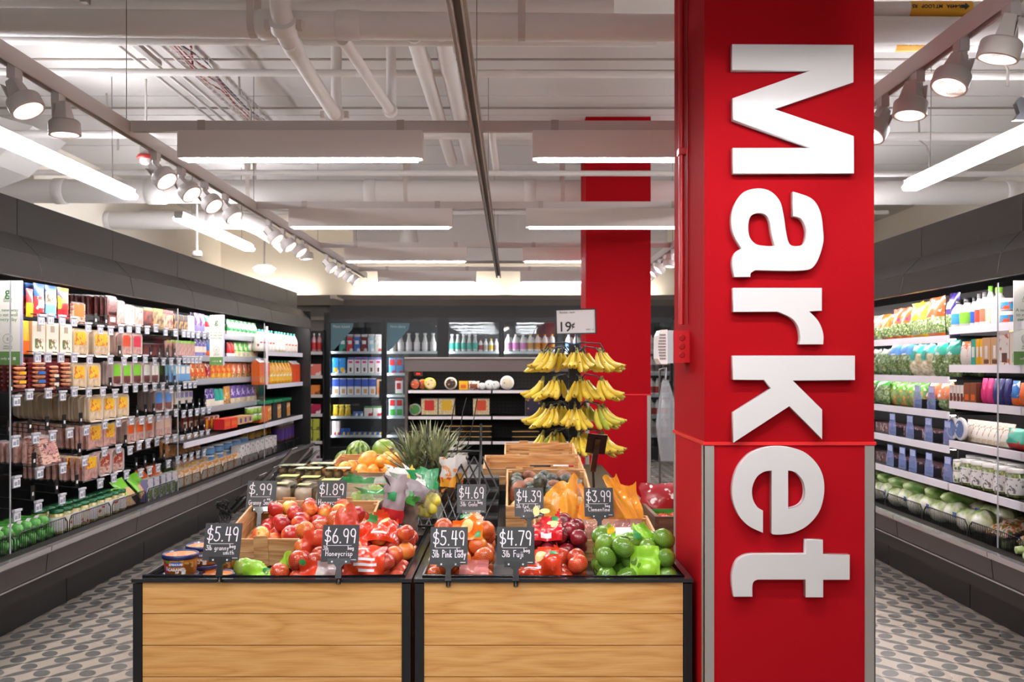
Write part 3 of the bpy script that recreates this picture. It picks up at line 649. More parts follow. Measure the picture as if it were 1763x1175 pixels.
# ------------------------------------------------------------------ package prototypes (origin: middle of the base, front towards -y)
PC = {}
def pouch(w_, h, t_, cols, label=None, seed=0, name='pouch', crumple=.10, spec_=None):
    """Pillow bag: cols = [(height share, material), ...] from the base up; label = (u0, u1, v0, v1, material)."""
    k = ('pouch', w_, h, t_, tuple(c[1].name for c in cols), seed, str(label), name)
    if k in PC: return PC[k]
    rn = np.random.RandomState(seed+3); nu, nv = 8, 10; ph = rn.rand(8)*6.28
    def S(u, v, side):
        e = (max(0, 1-(2*u-1)**4)**.6) * (max(0, math.sin(PI*min(1, v*1.02+.02)))**.55) * (1-.35*v)
        cr = crumple*(math.sin(u*9+ph[0]+v*5)*math.sin(v*11+ph[1]) + .6*math.sin(u*17+ph[2])*math.sin(v*19+ph[3]))
        d = t_/2*e*(1+cr*1.6)
        ww = w_*(1 - .10*math.sin(PI*v) + cr*.12*v); ww *= 1-cr*.9*v*(.5+.5*math.sin(v*4.5+ph[5])); x = (u-.5)*ww + cr*w_*.05*v + cr*cr*w_*1.6*math.sin(v*3+ph[0])*v
        return (x, -side*d + cr*t_*.25*v, h*v + cr*h*.05*v*math.sin(u*5+ph[4]) + cr*cr*h*2.2*v**3*(u-.5)*math.sin(ph[1]) - cr*cr*h*.9*v**4*math.sin(u*7+ph[6]))
    def mi(i, j):
        v = (i+.5)/nv
        for n_, (hh, _) in enumerate(cols):
            if v <= hh: return n_
        return len(cols)-1
    b = MB()
    b.grid([[S(j/nu, i/nv, 1) for j in range(nu+1)] for i in range(nv+1)], mi)
    b.grid([[S(1-j/nu, i/nv, -1) for j in range(nu+1)] for i in range(nv+1)], mi)
    ch = []
    if label:
        u0, u1, v0, v1, lm = label
        def Q(a, c): p = S(u0+(u1-u0)*a, v0+(v1-v0)*c, 1); return (p[0], p[1]-.0015-.03*t_, p[2])
        ch.append(('label', MB().grid([[Q(j/4, i/4) for j in range(5)] for i in range(5)]).mesh('label', lm), []))
    PC[k] = (name, b.mesh(name, [c[1] for c in cols]), ch); return PC[k]
def carton(w_, d, h, front, side=None, top=None, panels=(), gable=False, name='carton', cap=None):
    k = ('carton', w_, d, h, front.name, str(side), str(top), str([(p[:4], p[4].name) for p in panels]), gable, name, str(cap))
    if k in PC: return PC[k]
    side = side or front; top = top or front; b = MB(); x, y = w_/2, d/2; hb = h*(.84 if gable else 1)
    v = [(-x,-y,0),(x,-y,0),(x,y,0),(-x,y,0),(-x,-y,hb),(x,-y,hb),(x,y,hb),(-x,y,hb)]
    if gable:
        b.add(v + [(-x,0,h*.95),(x,0,h*.95),(-x,0,h),(x,0,h)], [(0,3,2,1),(0,1,5,4),(1,2,6,5),(2,3,7,6),(3,0,4,7),(4,5,9,8),(6,7,8,9),(5,6,9),(7,4,8),(8,9,11,10)], [1,0,1,0,1,2,2,1,1,2])
    else: b.add(v, [(0,3,2,1),(4,5,6,7),(0,1,5,4),(1,2,6,5),(2,3,7,6),(3,0,4,7)], [1,2,0,1,0,1])
    ch = []
    for u0, u1, v0, v1, m_ in panels:
        ch.append(('printed_panel', MB().box(-x+u0*w_, -x+u1*w_, -y-.0012, -y, v0*hb, v1*hb).mesh('printed_panel', m_), []))
    if cap: ch.append(('cap', MB().lathe([(.014, h*.88), (.014, h*.97), (.0001, h*.97)], 10, xf=Matrix.Translation((0, -y*.5, 0))).mesh('cap', cap), []))
    PC[k] = (name, b.mesh(name, [front, side, top]), ch); return PC[k]
def bottle(r, h, body, lab, cap, kind='dressing', name='bottle', sq=0.):
    k = ('bottle', r, h, body.name, lab and lab.name, cap.name, kind, name, sq)
    if k in PC: return PC[k]
    P_ = {'dressing': [(.9,0),(1,.03),(1,.55),(.8,.68),(.42,.80),(.42,.86)], 'slim': [(.9,0),(1,.03),(1,.62),(.6,.78),(.42,.84),(.42,.87)],
          'jug': [(.92,0),(1,.04),(1,.55),(.85,.68),(.45,.86),(.3,.90),(.3,.93)], 'glassmilk': [(.9,0),(1,.05),(.95,.45),(.55,.72),(.42,.85),(.5,.93)],
          'jar': [(.9,0),(1,.04),(1,.78),(.85,.84),(.85,.88)], 'soda': [(.85,0),(1,.05),(.95,.3),(1,.5),(.9,.68),(.35,.86),(.33,.9)]}[kind]
    b = MB().lathe([(.0001,0)] + [(a*r, c*h) for a, c in P_], 14, sq=sq); zt = P_[-1][1]*h; rt = P_[-1][0]*r
    ch = [('cap', MB().lathe([(rt*1.12, zt-.004), (rt*1.15, h), (.0001, h)], 12).mesh('cap', cap), [])]
    if lab: ch.append(('label', MB().lathe([(r*1.015, .12*h), (r*1.015, (.5 if kind != 'jar' else .7)*h)], 14, sq=sq).mesh('label', lab), []))
    if kind == 'jug': ch.append(('handle', MB().tube([(r*.4, 0, h*.82), (r*.95, 0, h*.78), (r*1.05, 0, h*.6), (r*.98, 0, h*.5)], r*.13, 8).mesh('handle', body), []))
    PC[k] = (name, b.mesh(name, body), ch); return PC[k]
def tubpack(w_, h, t_, shell, lab, food, name='meat_tub', lab2=None):
    k = ('tub', w_, h, t_, shell.name, lab.name, food.name, name, str(lab2))
    if k in PC: return PC[k]
    def rr(w2, h2, r_, n=4):
        o = []
        for cx_, cz, a0 in ((w2-r_, h2-r_, 0), (-w2+r_, h2-r_, PI/2), (-w2+r_, -h2+r_, PI), (w2-r_, -h2+r_, 1.5*PI)):
            for i in range(n+1): a = a0+PI/2*i/n; o.append((cx_+r_*math.cos(a), cz+r_*math.sin(a)))
        return o
    b = MB(); o = rr(w_/2, h/2, w_*.18); i_ = rr(w_/2-.008, h/2-.008, w_*.16); n = len(o)
    V = [(x, 0, z+h/2) for x, z in o] + [(x, -t_*.35, z+h/2) for x, z in o] + [(x, -t_*.2, z+h/2) for x, z in i_] + [(x*.92, t_, (z)*.92+h/2) for x, z in i_]
    fs = []
    for q_ in (0, 1):
        for i in range(n): j = (i+1) % n; fs.append((q_*n+j, q_*n+i, (q_+1)*n+i, (q_+1)*n+j))
    fs += [((i+1) % n, i, 3*n+i, 3*n+(i+1) % n)[::-1] for i in range(n)] + [tuple(range(4*n-1, 3*n-1, -1))]
    b.add(V, fs, 0, False)
    L1 = [(x*.84, -t_*.24, z*.84+h/2) for x, z in i_]
    top = [(x, y, max(z, h*.42)) for x, y, z in L1]; bot = [(x, y, min(z, h*.40)) for x, y, z in L1]
    ch = [('label', MB().add(top, [tuple(range(n-1, -1, -1))]).mesh('label', lab), []), ('food_window', MB().add(bot, [tuple(range(n-1, -1, -1))]).mesh('food_window', food), []),
          ('film_lid', MB().add([(x, -t_*.2, z+h/2) for x, z in i_], [tuple(range(n-1, -1, -1))]).mesh('film_lid', lab2 or shell), [])]
    PC[k] = (name, b.mesh(name, shell), ch); return PC[k]
def flatpack(w_, h, t_, food, lab, lab2=None, name='meat_pack', fl=(.15, .85, .5, .9)):
    k = ('flat', w_, h, t_, food.name, lab.name, name, fl)
    if k in PC: return PC[k]
    b = MB().box(-w_/2, w_/2, -t_/2, t_/2, h*.06, h*.94); b.box(-w_/2-.004, w_/2+.004, -.001, .001, 0, h, 1)
    ch = [('label', MB().box(-w_/2+fl[0]*w_, -w_/2+fl[1]*w_, -t_/2-.0015, -t_/2, fl[2]*h, fl[3]*h).mesh('label', lab), [])]
    PC[k] = (name, b.mesh(name, [food, CLEAR]), ch); return PC[k]
CLEAR = film('d9dde0', .3, .08, .2)
TIX = mat('f3f3f6', .4); TIXK = mat('22242a', .4)
b = MB().box(-.036, .036, -.004, .004, -.062, 0)
_card = ('price_card', MB().box(-.033, .033, -.0052, -.004, -.058, -.014).mesh('price_card', TIX), [
    ('bar_code', MB().box(-.028, .0, -.0058, -.0052, -.05, -.03).add([(x_, -.0058, z_) for x_, z_ in ((.006,-.05),(.028,-.05),(.028,-.022),(.006,-.022))], [(0,1,2,3)]).mesh('bar_code', mat('9a9dac', .5)), [])])
TICKET = ('price_ticket', b.mesh('price_ticket', mat('aeb2c2', .25)), [_card, ('top_clip', MB().box(-.037, .037, -.012, .006, -.008, .004).mesh('top_clip', mat('d6d8e2', .2)), []),
          ('hook', MB().tube([(0, 0, .0), (0, .3, .03)], .003, 6).mesh('hook', BLK2), [])])
STOPPER = ('peg_stopper', MB().box(-.022, .022, -.002, .002, 0, .085).mesh('peg_stopper', mat('141416', .3)), [
          ('white_dot', MB().box(-.009, .009, -.0035, -.002, .028, .048).mesh('white_dot', TIX), [])])
YELL = speck([(.4, 'f2b41c'), (.55, 'f7c832'), (.62, 'e2542a'), (.7, '3f8f4e')], 28, .4, .2)
def prt(base, inkc, scale=34, a2=None, rough=.35, thr=.60):
    st = [(thr-.02, base), (thr+.01, inkc)] + ([(thr+.08, a2)] if a2 else [])
    return speck(st, scale, rough, .25)
M_ = dict(
 ham=speck([(.35,'b0807a'),(.6,'d6a79b')], 30), turkey=speck([(.35,'c9a783'),(.6,'e7d1b2')], 24), salami=speck([(.35,'4d2524'),(.6,'7c3c38')], 40), bacon=speck([(.4,'8d3b35'),(.55,'e3b9a6')], 20, stretch=(1,1,5)),
 sausage=speck([(.4,'b0613c'),(.6,'d68b5c')], 20), cream=mat('efe4d2', .55), chili=prt('efe6d6', 'b8442c', 30, '5f8a3b'), veg=speck([(.34,'557a3a'),(.47,'86a860'),(.58,'c3cf9c'),(.68,'eceedb')], 75, .25, .6),
 leaf=speck([(.35,'4b6335'),(.5,'73905a'),(.66,'b3c295')], 70, .3, .5), potato=speck([(.4,'c8a86c'),(.6,'ecdcb0')], 30), nuts=speck([(.38,'8a5a32'),(.55,'d29c5c'),(.66,'f0d9a8')], 50), orange=mat('ea6d1f', .3, coat=.3), red=mat('c32026', .3, coat=.3),
 green=mat('3f9a3c', .3, coat=.3), lime=mat('8ccf3a', .3, coat=.3), blue=mat('2f74c4', .3, coat=.3), navy=mat('23276e', .3, coat=.3), purple=mat('5b3a8e', .3, coat=.3), teal=mat('1fae9b', .3, coat=.3), yellow=mat('f3b81f', .3, coat=.3),
 pink=mat('e0357f', .3, coat=.3), white=mat('f1eff0', .4), black=mat('161617', .35), lav=mat('8f86c8', .3, coat=.3), sky=mat('7fb6e6', .3, coat=.3), brown=mat('5c3420', .4), tan=mat('d3a777', .5), kraft=mat('c69a6c', .6), juice=mat('f7b21a', .2, coat=.5), milk=mat('efeeea', .35))
# ------------------------------------------------------------------ goods in the open coolers
WL = {1: 'in meat cooler, top row', 2: 'in meat cooler, second row', 3: 'in meat cooler, third row', 4: 'in meat cooler, fourth row',
      5: 'in meat cooler, fifth row', 6: 'in meat cooler, sixth row', 7: 'in meat cooler, bottom well'}
ZL = {1: 1.79, 2: 1.565, 3: 1.345, 4: 1.095, 5: .885, 6: .695}
WR = {1: 'in salad cooler, top shelf', 2: 'in salad cooler, second shelf', 3: 'in salad cooler, third shelf', 4: 'in salad cooler, fourth shelf',
      5: 'in salad cooler, lowest shelf', 7: 'in salad cooler, bottom well'}
def rq(w_): return round(w_*200)/200
def row(s, x0, x1, n, z, make, desc, cat, where, X=2.9, tix=False, deep=0, dd=.035, stopper=False, lean=0., jit=.0, fill=.94):
    """n things side by side along a cooler between two picture columns on the plane |x| = X, facing the aisle."""
    Ya, Yb = X*F/abs(x0-881.5), X*F/abs(x1-881.5); Ya, Yb = min(Ya, Yb), max(Ya, Yb); p = (Yb-Ya)/n
    proto = make(rq(min(p*fill, .3))) if make else None
    for i in range(n):
        Y = Ya + p*(i+.5)
        if proto:
            o = spawn(proto, (s*X, Y, z), (lean*0, 0, -s*PI/2 + random.uniform(-jit, jit)))
            if lean: o.rotation_euler = (-lean, 0, -s*PI/2)
            reg(o, desc, cat, where)
            for k in range(1, deep+1):
                q = spawn(proto, (s*(X+dd*k), Y+.01*k*0, z+.002*k), (lean*0 - random.uniform(0, .08), 0, -s*PI/2 + random.uniform(-.12, .12)))
                reg(q, 'spare ' + desc, cat, where, key=Y*100+k, group='spare ' + desc + 's ' + where)
        if tix:
            t = spawn(TICKET, (s*(X-.07), Y, z+.012), (0, 0, -s*PI/2)); reg(t, 'silver price ticket on a peg', 'price ticket', where)
        if stopper:
            t = spawn(STOPPER, (s*(X-.03), Y+.015, z+.012), (0, 0, -s*PI/2)); reg(t, 'black peg stopper with a white dot', 'peg stopper', where)
K = PI/2
def pc(h, t, cols, lab=None, seed=0, cr=.08, nm='pouch'): return lambda w_: pouch(w_, h, t, cols, lab, seed, nm, cr)
def tp(h, lab, food, shell=None, nm='meat_tub'): return lambda w_: tubpack(w_, h, .035, shell or (film('e3cfb2', .92, .15, .05) if food is M_['turkey'] else film('d9bdb2', .92, .15, .05) if food is M_['ham'] else film('c9b6b2', .9, .15, .05)), lab, food, nm)
def fp(h, food, lab, t=.02, fl=(.15,.85,.5,.9), nm='meat_pack'): return lambda w_: flatpack(w_, h, t, food, lab, None, nm, fl)
def ct(h, d, f, s_=None, top=None, pn=(), gable=False, nm='carton'): return lambda w_: carton(w_, d, h, f, s_, top, pn, gable, nm)
T = True
# -- row 1
row(-1, 44, 57, 1, ZL[1], pc(.17,.03,[(.5,M_['yellow']),(1,M_['red'])]), 'small red and yellow pouch', 'pouch', WL[1], tix=T)
row(-1, 57, 77, 1, ZL[1]+.01, pc(.2,.03,[(.55,prt('c42a2c','f0e8e0',26)),(1,M_['blue'])],(.2,.8,.25,.5,M_['white'])), 'red pouch with blue top', 'pouch', WL[1], tix=T, deep=2)
row(-1, 77, 98, 1, ZL[1]+.01, pc(.2,.03,[(.35,M_['sky']),(.8,prt('efeeea','c23040',30,'3f8a4e')),(1,M_['blue'])],seed=2), 'white, green and blue pouch', 'pouch', WL[1], tix=T, deep=2)
row(-1, 98, 119, 1, ZL[1]+.01, pc(.2,.03,[(.3,M_['red']),(1,prt('f2b630','27489a',24))],(.2,.8,.3,.5,M_['red']),seed=3), 'yellow and red pouch with blue print', 'pouch', WL[1], tix=T, deep=2)
row(-1, 122, 145, 1, ZL[1]-.02, fp(.15,M_['bacon'],M_['orange'],fl=(.1,.9,.35,.9)), 'clear bacon pack with an orange and yellow label', 'meat pack', WL[1], tix=T)
row(-1, 146, 182, 2, ZL[1]-.03, None, '', '', WL[1], tix=T, stopper=T)
row(-1, 184, 199, 1, ZL[1]-.01, fp(.11,M_['salami'],M_['white'],fl=(.2,.8,.3,.6)), 'silver and black sliced salami pack', 'meat pack', WL[1], tix=T)
row(-1, 182, 199, 1, ZL[1]+.06, fp(.15,M_['salami'],M_['salami']), 'dark maroon salami pack', 'meat pack', WL[1], deep=8, dd=.04)
row(-1, 199, 213, 1, ZL[1], fp(.19,M_['ham'],M_['white'],fl=(.1,.9,.55,.95)), 'tall ham pack with a white label', 'meat pack', WL[1], tix=T, deep=3)
row(-1, 213, 230, 1, ZL[1], fp(.17,M_['cream'],prt('efeeea','4f9a48',20)), 'clear and white pack with green print', 'meat pack', WL[1], tix=T, deep=3)
row(-1, 230, 245, 1, ZL[1], fp(.16,M_['ham'],prt('e6dcd6','a03040',20)), 'pink and white ham pack', 'meat pack', WL[1], tix=T, deep=2)
row(-1, 245, 261, 1, ZL[1]+.02, fp(.14,speck([(.4,'3a1c18'),(.6,'a8322a')],20),M_['lime'],fl=(.0,1,.88,1)), 'dark red pack with a green header', 'meat pack', WL[1], tix=T, deep=2)
row(-1, 261, 279, 1, ZL[1], fp(.17,speck([(.4,'26261c'),(.6,'c99a5a')],20),M_['lime'],fl=(.0,1,.88,1)), 'black pack with a bright green header', 'meat pack', WL[1], tix=T, deep=2)
row(-1, 279, 296, 1, ZL[1], fp(.17,speck([(.4,'7c1c20'),(.55,'d6b090')],20),M_['red'],fl=(.0,1,.8,1)), 'pack with a red header', 'meat pack', WL[1], tix=T, deep=2)
row(-1, 298, 322, 3, ZL[1], fp(.15,speck([(.45,'17140f'),(.6,'c88a3a')],26),M_['black'],fl=(.1,.9,.6,.95)), 'black and amber pack', 'meat pack', WL[1], tix=T, deep=2)
row(-1, 322, 333, 1, ZL[1], fp(.16,M_['white'],prt('eef0ea','2f8a4e',20)), 'white and green pack', 'meat pack', WL[1], tix=T)
row(-1, 334, 352, 2, ZL[1], pc(.19,.04,[(.35,M_['lav']),(1,prt('7a5a92','d9cfe0',22))],seed=4), 'purple cheese pouch', 'pouch', WL[1], tix=T, deep=1)
row(-1, 352, 364, 1, ZL[1], pc(.18,.04,[(.35,M_['white']),(.7,M_['red']),(1,M_['teal'])],seed=5), 'red, white and teal pouch', 'pouch', WL[1], tix=T)
# -- row 2
row(-1, 38, 50, 1, ZL[2], pc(.2,.03,[(.35,M_['orange']),(1,M_['yellow'])]), 'yellow pouch', 'pouch', WL[2], tix=T)
for a, b_ in ((50, 74), (74, 97), (98, 120)):
    row(-1, a, b_, 1, ZL[2], ct(.2,.035,M_['cream'],M_['tan'],None,[(.2,.8,.16,.48,prt('efe4d2','a8442c',44,'4f7a3b',thr=.48)),(.35,.65,.7,.9,mat('b9a890',.6))],nm='meal_box'), 'cream box with a chilli picture', 'box', WL[2], tix=T, deep=1)
row(-1, 122, 150, 1, ZL[2]-.01, tp(.19,YELL,M_['turkey']), 'clear sliced turkey tub with a yellow label', 'meat tub', WL[2], tix=T, deep=3)
row(-1, 158, 187, 1, ZL[2]-.01, tp(.19,YELL,M_['turkey']), 'clear sliced turkey tub with a yellow label', 'meat tub', WL[2], tix=T, deep=6)
row(-1, 188, 206, 1, ZL[2]-.02, None, '', '', WL[2], tix=T, stopper=T)
row(-1, 207, 225, 1, ZL[2], tp(.18,mat('e2502a',.35),M_['ham']), 'rounded ham tub with an orange-red label', 'meat tub', WL[2], tix=T, deep=4)
row(-1, 226, 243, 1, ZL[2], tp(.18,mat('d8304c',.35),M_['ham']), 'rounded ham tub with a crimson label', 'meat tub', WL[2], tix=T, deep=2)
row(-1, 244, 300, 4, ZL[2]-.01, fp(.13,M_['salami'],M_['salami']), 'dark salami pack', 'meat pack', WL[2], X=3.05, deep=2)
row(-1, 244, 300, 4, ZL[2]-.02, None, '', '', WL[2], tix=T, stopper=T)
row(-1, 300, 334, 5, ZL[2], fp(.15,M_['ham'],M_['lime'],fl=(0,1,.85,1)), 'slim ham pack with a green header', 'meat pack', WL[2], tix=T, deep=2)
row(-1, 334, 354, 3, ZL[2], pc(.18,.04,[(.25,M_['lav']),(.6,M_['cream']),(1,prt('6f5fae','f0f0f4',22))],seed=6), 'purple and white cheese pouch', 'pouch', WL[2], deep=1)
row(-1, 354, 366, 2, ZL[2], pc(.18,.04,[(.4,M_['orange']),(1,M_['blue'])],seed=7), 'blue and orange pouch', 'pouch', WL[2])
# -- row 3
row(-1, -2, 16, 1, ZL[3]-.03, None, '', '', WL[3], tix=T, stopper=T)
def sauspack(w_, lab):
    k = ('saus', w_, lab.name)
    if k in PC: return PC[k]
    ch = []
    for i in range(6):
        z = .03+i*.026; ch.append(('sausage', MB().tube([(-w_*.38,-.012,z+.004),(-w_*.2,-.02,z),(w_*.2,-.02,z),(w_*.38,-.012,z+.004)], [.005,.0115,.0115,.005], 8).mesh('sausage', M_['sausage']), []))
    for i in (1, 3): ch.append(('label', MB().box(-w_*.22, w_*.22, -.034, -.031, .03+i*.026-.009, .03+i*.026+.009).mesh('label', lab), []))
    PC[k] = ('sausage_pack', MB().box(-w_/2, w_/2, 0, .004, 0, .2).mesh('sausage_pack', film('7c2430', .8, .15, .2)), ch); return PC[k]
row(-1, 15, 44, 1, ZL[3]-.0, lambda w_: sauspack(w_, M_['yellow']), 'maroon sausage pack with yellow bands', 'sausage pack', WL[3], tix=T, deep=2)
row(-1, 48, 78, 1, ZL[3]-.0, lambda w_: sauspack(w_, M_['blue']), 'maroon sausage pack with blue bands', 'sausage pack', WL[3], tix=T, deep=2)
row(-1, 79, 98, 1, ZL[3]-.02, lambda w_: sauspack(w_, M_['cream']), 'small sausage pack with cream bands', 'sausage pack', WL[3], tix=T, stopper=T)
row(-1, 98, 120, 1, ZL[3]-.0, lambda w_: sauspack(w_, M_['tan']), 'sausage pack with tan bands', 'sausage pack', WL[3], tix=T, deep=2)
for a, b_ in ((122, 147), (148, 171)): row(-1, a, b_, 1, ZL[3]-.01, tp(.18,YELL,M_['turkey']), 'clear sliced turkey tub with a yellow label', 'meat tub', WL[3], tix=T, deep=1)
row(-1, 172, 190, 1, ZL[3]-.03, None, '', '', WL[3], tix=T, stopper=T)
for i, (a, b_) in enumerate(((191, 208), (209, 225), (226, 243))): row(-1, a, b_, 1, ZL[3], tp(.18,mat('7dc92c',.35),M_['salami']), 'rounded tub with a bright green label', 'meat tub', WL[3], tix=T, deep=2)
for i, (a, b_) in enumerate(((244, 258), (258, 272))): row(-1, a, b_, 1, ZL[3], tp(.18,mat('efeadf',.35),M_['salami']), 'rounded tub with a white label', 'meat tub', WL[3], tix=T, deep=1)
row(-1, 273, 300, 2, ZL[3]-.03, None, '', '', WL[3], tix=T, stopper=T)
row(-1, 300, 326, 3, ZL[3], fp(.16,M_['sky'],M_['cream']), 'pale blue and cream pack', 'meat pack', WL[3], tix=T, deep=2)
row(-1, 327, 352, 3, ZL[3]-.01, pc(.2,.05,[(.25,M_['nuts']),(1,prt('e8641c','f6d9a0',26))],seed=8,cr=.14), 'crumpled orange cheese bag', 'bag', WL[3], deep=1)
row(-1, 352, 362, 1, ZL[3]-.01, pc(.19,.05,[(.3,M_['nuts']),(1,prt('b01f2c','f2e6e0',22))],seed=9,cr=.14), 'red cheese bag with white print', 'bag', WL[3])
row(-1, 362, 398, 4, ZL[3]-.01, pc(.22,.06,[(.35,speck([(.4,'c8741c'),(.6,'f2bd4c')],40)),(1,prt('e25318','f4b040',26))],seed=10,cr=.16), 'tall orange shredded cheese bag', 'bag', WL[3], deep=1)
row(-1, 398, 424, 3, ZL[3]-.01, pc(.2,.06,[(.4,M_['nuts']),(1,prt('dd6a35','f0ddc0',26))],seed=11,cr=.16), 'salmon-orange nut bag', 'bag', WL[3], deep=1)
row(-1, 424, 441, 2, ZL[3]-.01, pc(.2,.06,[(.4,M_['nuts']),(1,prt('6a3028','d68a6a',26))],seed=12,cr=.16), 'brown-red nut bag', 'bag', WL[3], deep=1)
# white-green bags between the flag and the juice
row(-1, 390, 440, 7, ZL[1]-.02, pc(.2,.07,[(.42,mat('e9e8dc',.4)),(1,prt('2e9a54','e8f0e4',24))],seed=13,cr=.16), 'white cheese bag with a green top', 'bag', WL[1], deep=1)
row(-1, 390, 402, 2, ZL[2]-.02, pc(.19,.06,[(.4,M_['white']),(1,M_['red'])],seed=14,cr=.16), 'white cheese bag with a red top', 'bag', WL[2])
row(-1, 402, 441, 5, ZL[2]-.02, pc(.2,.07,[(.45,speck([(.4,'d9c79a'),(.6,'f1ead0')],40)),(1,prt('57b52c','d8efc0',24))],seed=15,cr=.16), 'cream bag with a vivid green top', 'bag', WL[2], deep=1)
# -- row 4
for i, (a, b_) in enumerate(((-4, 12), (27, 53), (57, 83), (88, 112), (117, 141))): row(-1, a, b_, 1, ZL[4]+.0, None, '', '', WL[4], tix=T, stopper=T, X=2.82)
row(-1, 150, 175, 1, ZL[4]+.01, tp(.18,YELL,M_['turkey']), 'clear turkey tub with a yellow and green label', 'meat tub', WL[4], tix=T, deep=14, dd=.035)
for a, b_ in ((175, 198), (199, 220)): row(-1, a, b_, 1, ZL[4]+.01, tp(.18,YELL,M_['turkey']), 'clear turkey tub with a yellow and green label', 'meat tub', WL[4], tix=T, deep=2)
row(-1, 220, 264, 3, ZL[4]+.0, None, '', '', WL[4], tix=T, stopper=T)
for a, b_ in ((264, 280), (281, 296)): row(-1, a, b_, 1, ZL[4]+.02, tp(.18,mat('3b7fcb',.35),M_['salami']), 'rounded tub with a blue label', 'meat tub', WL[4], tix=T, deep=3)
row(-1, 296, 352, 5, ZL[4], None, '', '', WL[4], tix=T, stopper=T)
row(-1, 300, 330, 4, ZL[4]+.05, fp(.12,M_['cream'],M_['lav']), 'small lavender and cream pack', 'meat pack', WL[4], X=3.0, deep=1)
row(-1, 352, 368, 2, ZL[4]-.02, pc(.2,.05,[(.5,M_['cream']),(1,prt('4b3a8e','d6c8ec',24))],seed=16,cr=.15), 'dark purple cheese pouch', 'pouch', WL[4])
row(-1, 368, 384, 2, ZL[4]-.02, pc(.19,.05,[(.4,M_['cream']),(1,M_['teal'])],seed=17,cr=.15), 'teal cheese pouch', 'pouch', WL[4])
row(-1, 384, 396, 1, ZL[4]-.02, pc(.21,.05,[(.4,M_['nuts']),(1,prt('e8a030','f6e0b0',24))],seed=18,cr=.15), 'gold cheese pouch', 'pouch', WL[4])
row(-1, 396, 440, 5, ZL[4]-.02, pc(.21,.06,[(.42,speck([(.4,'cdb58c'),(.6,'efe4c8')],40)),(1,prt('6d4fa8','d9cbef',24))],seed=19,cr=.16), 'lilac and cream shredded cheese bag', 'bag', WL[4], deep=1)
# -- row 5
row(-1, -2, 14, 1, ZL[5]-.01, None, '', '', WL[5], tix=T, X=2.8)
row(-1, 36, 58, 1, ZL[5]+.01, None, '', '', WL[5], tix=T, stopper=T, X=2.8)
row(-1, 40, 62, 1, ZL[5]+.02, fp(.13,M_['ham'],M_['ham']), 'pale pink sliced meat pack', 'meat pack', WL[5], X=2.92, deep=7, dd=.045)
row(-1, 72, 104, 1, ZL[5]+.0, fp(.18,M_['bacon'],prt('c98a84','2f2a2a',26),fl=(.25,.85,.4,.75)), 'tilted bacon pack with a dark label', 'meat pack', WL[5], tix=T, X=2.82, deep=3, lean=.25)
row(-1, 116, 137, 1, ZL[5]+.01, None, '', '', WL[5], tix=T, stopper=T, X=2.84)
row(-1, 149, 175, 1, ZL[5]+.03, fp(.17,M_['ham'],YELL,fl=(.15,.85,.4,.95)), 'ham pack with a yellow label', 'meat pack', WL[5], tix=T, deep=14, dd=.035)
row(-1, 176, 198, 1, ZL[5]+.03, fp(.17,M_['ham'],YELL,fl=(.15,.85,.4,.95)), 'ham pack with a yellow label', 'meat pack', WL[5], tix=T, deep=2)
row(-1, 199, 216, 1, ZL[5]-.0, None, '', '', WL[5], tix=T, stopper=T)
for a, b_ in ((216, 231), (231, 247), (247, 263)): row(-1, a, b_, 1, ZL[5]+.02, tp(.18,mat('ee6420',.35),M_['ham']), 'rounded tub with an orange label', 'meat tub', WL[5], tix=T, deep=2)
for a, b_ in ((265, 280), (280, 293)): row(-1, a, b_, 1, ZL[5]+.02, tp(.17,mat('d9b9a6',.35),M_['ham']), 'rounded tub with a beige label', 'meat tub', WL[5], tix=T, deep=2)
row(-1, 293, 350, 5, ZL[5], None, '', '', WL[5], tix=T, stopper=T)
row(-1, 312, 350, 4, ZL[5]+.01, fp(.14,speck([(.4,'2c1c1a'),(.6,'a8593a')],20),M_['cream'],fl=(.2,.8,.2,.6)), 'dark brown snack pack', 'meat pack', WL[5], X=3.0, deep=1)
row(-1, 352, 376, 3, ZL[5]-.02, fp(.15,prt('a32c28','efe6da',20),M_['yellow'],fl=(.1,.5,.2,.8)), 'slim red and yellow cheese pack', 'cheese pack', WL[5])
row(-1, 377, 400, 2, ZL[5]+.0, ct(.1,.1,mat('dd3f26',.4),M_['red'],None,[(.1,.9,.3,.7,M_['orange'])],nm='cheese_box'), 'red-orange cheese box', 'box', WL[5], X=2.78)
row(-1, 400, 425, 3, ZL[5]+.02, ct(.075,.12,M_['kraft'],M_['tan'],None,[(.3,.7,.2,.8,M_['purple'])],nm='cheese_box'), 'kraft cheese box with a purple mark', 'box', WL[5], X=2.78)
for dz in (0, .075):
    row(-1, 426, 446, 3, ZL[5]+.02+dz, lambda w_: bottle(.05,.07,prt('8cb33c','f0f0e0',20),None,mat('c9cfc8',.3),'jar','cheese_tub'), 'green cheese tub ' + ('under another' if dz == 0 else 'stacked on top'), 'tub', WL[5], X=2.78)
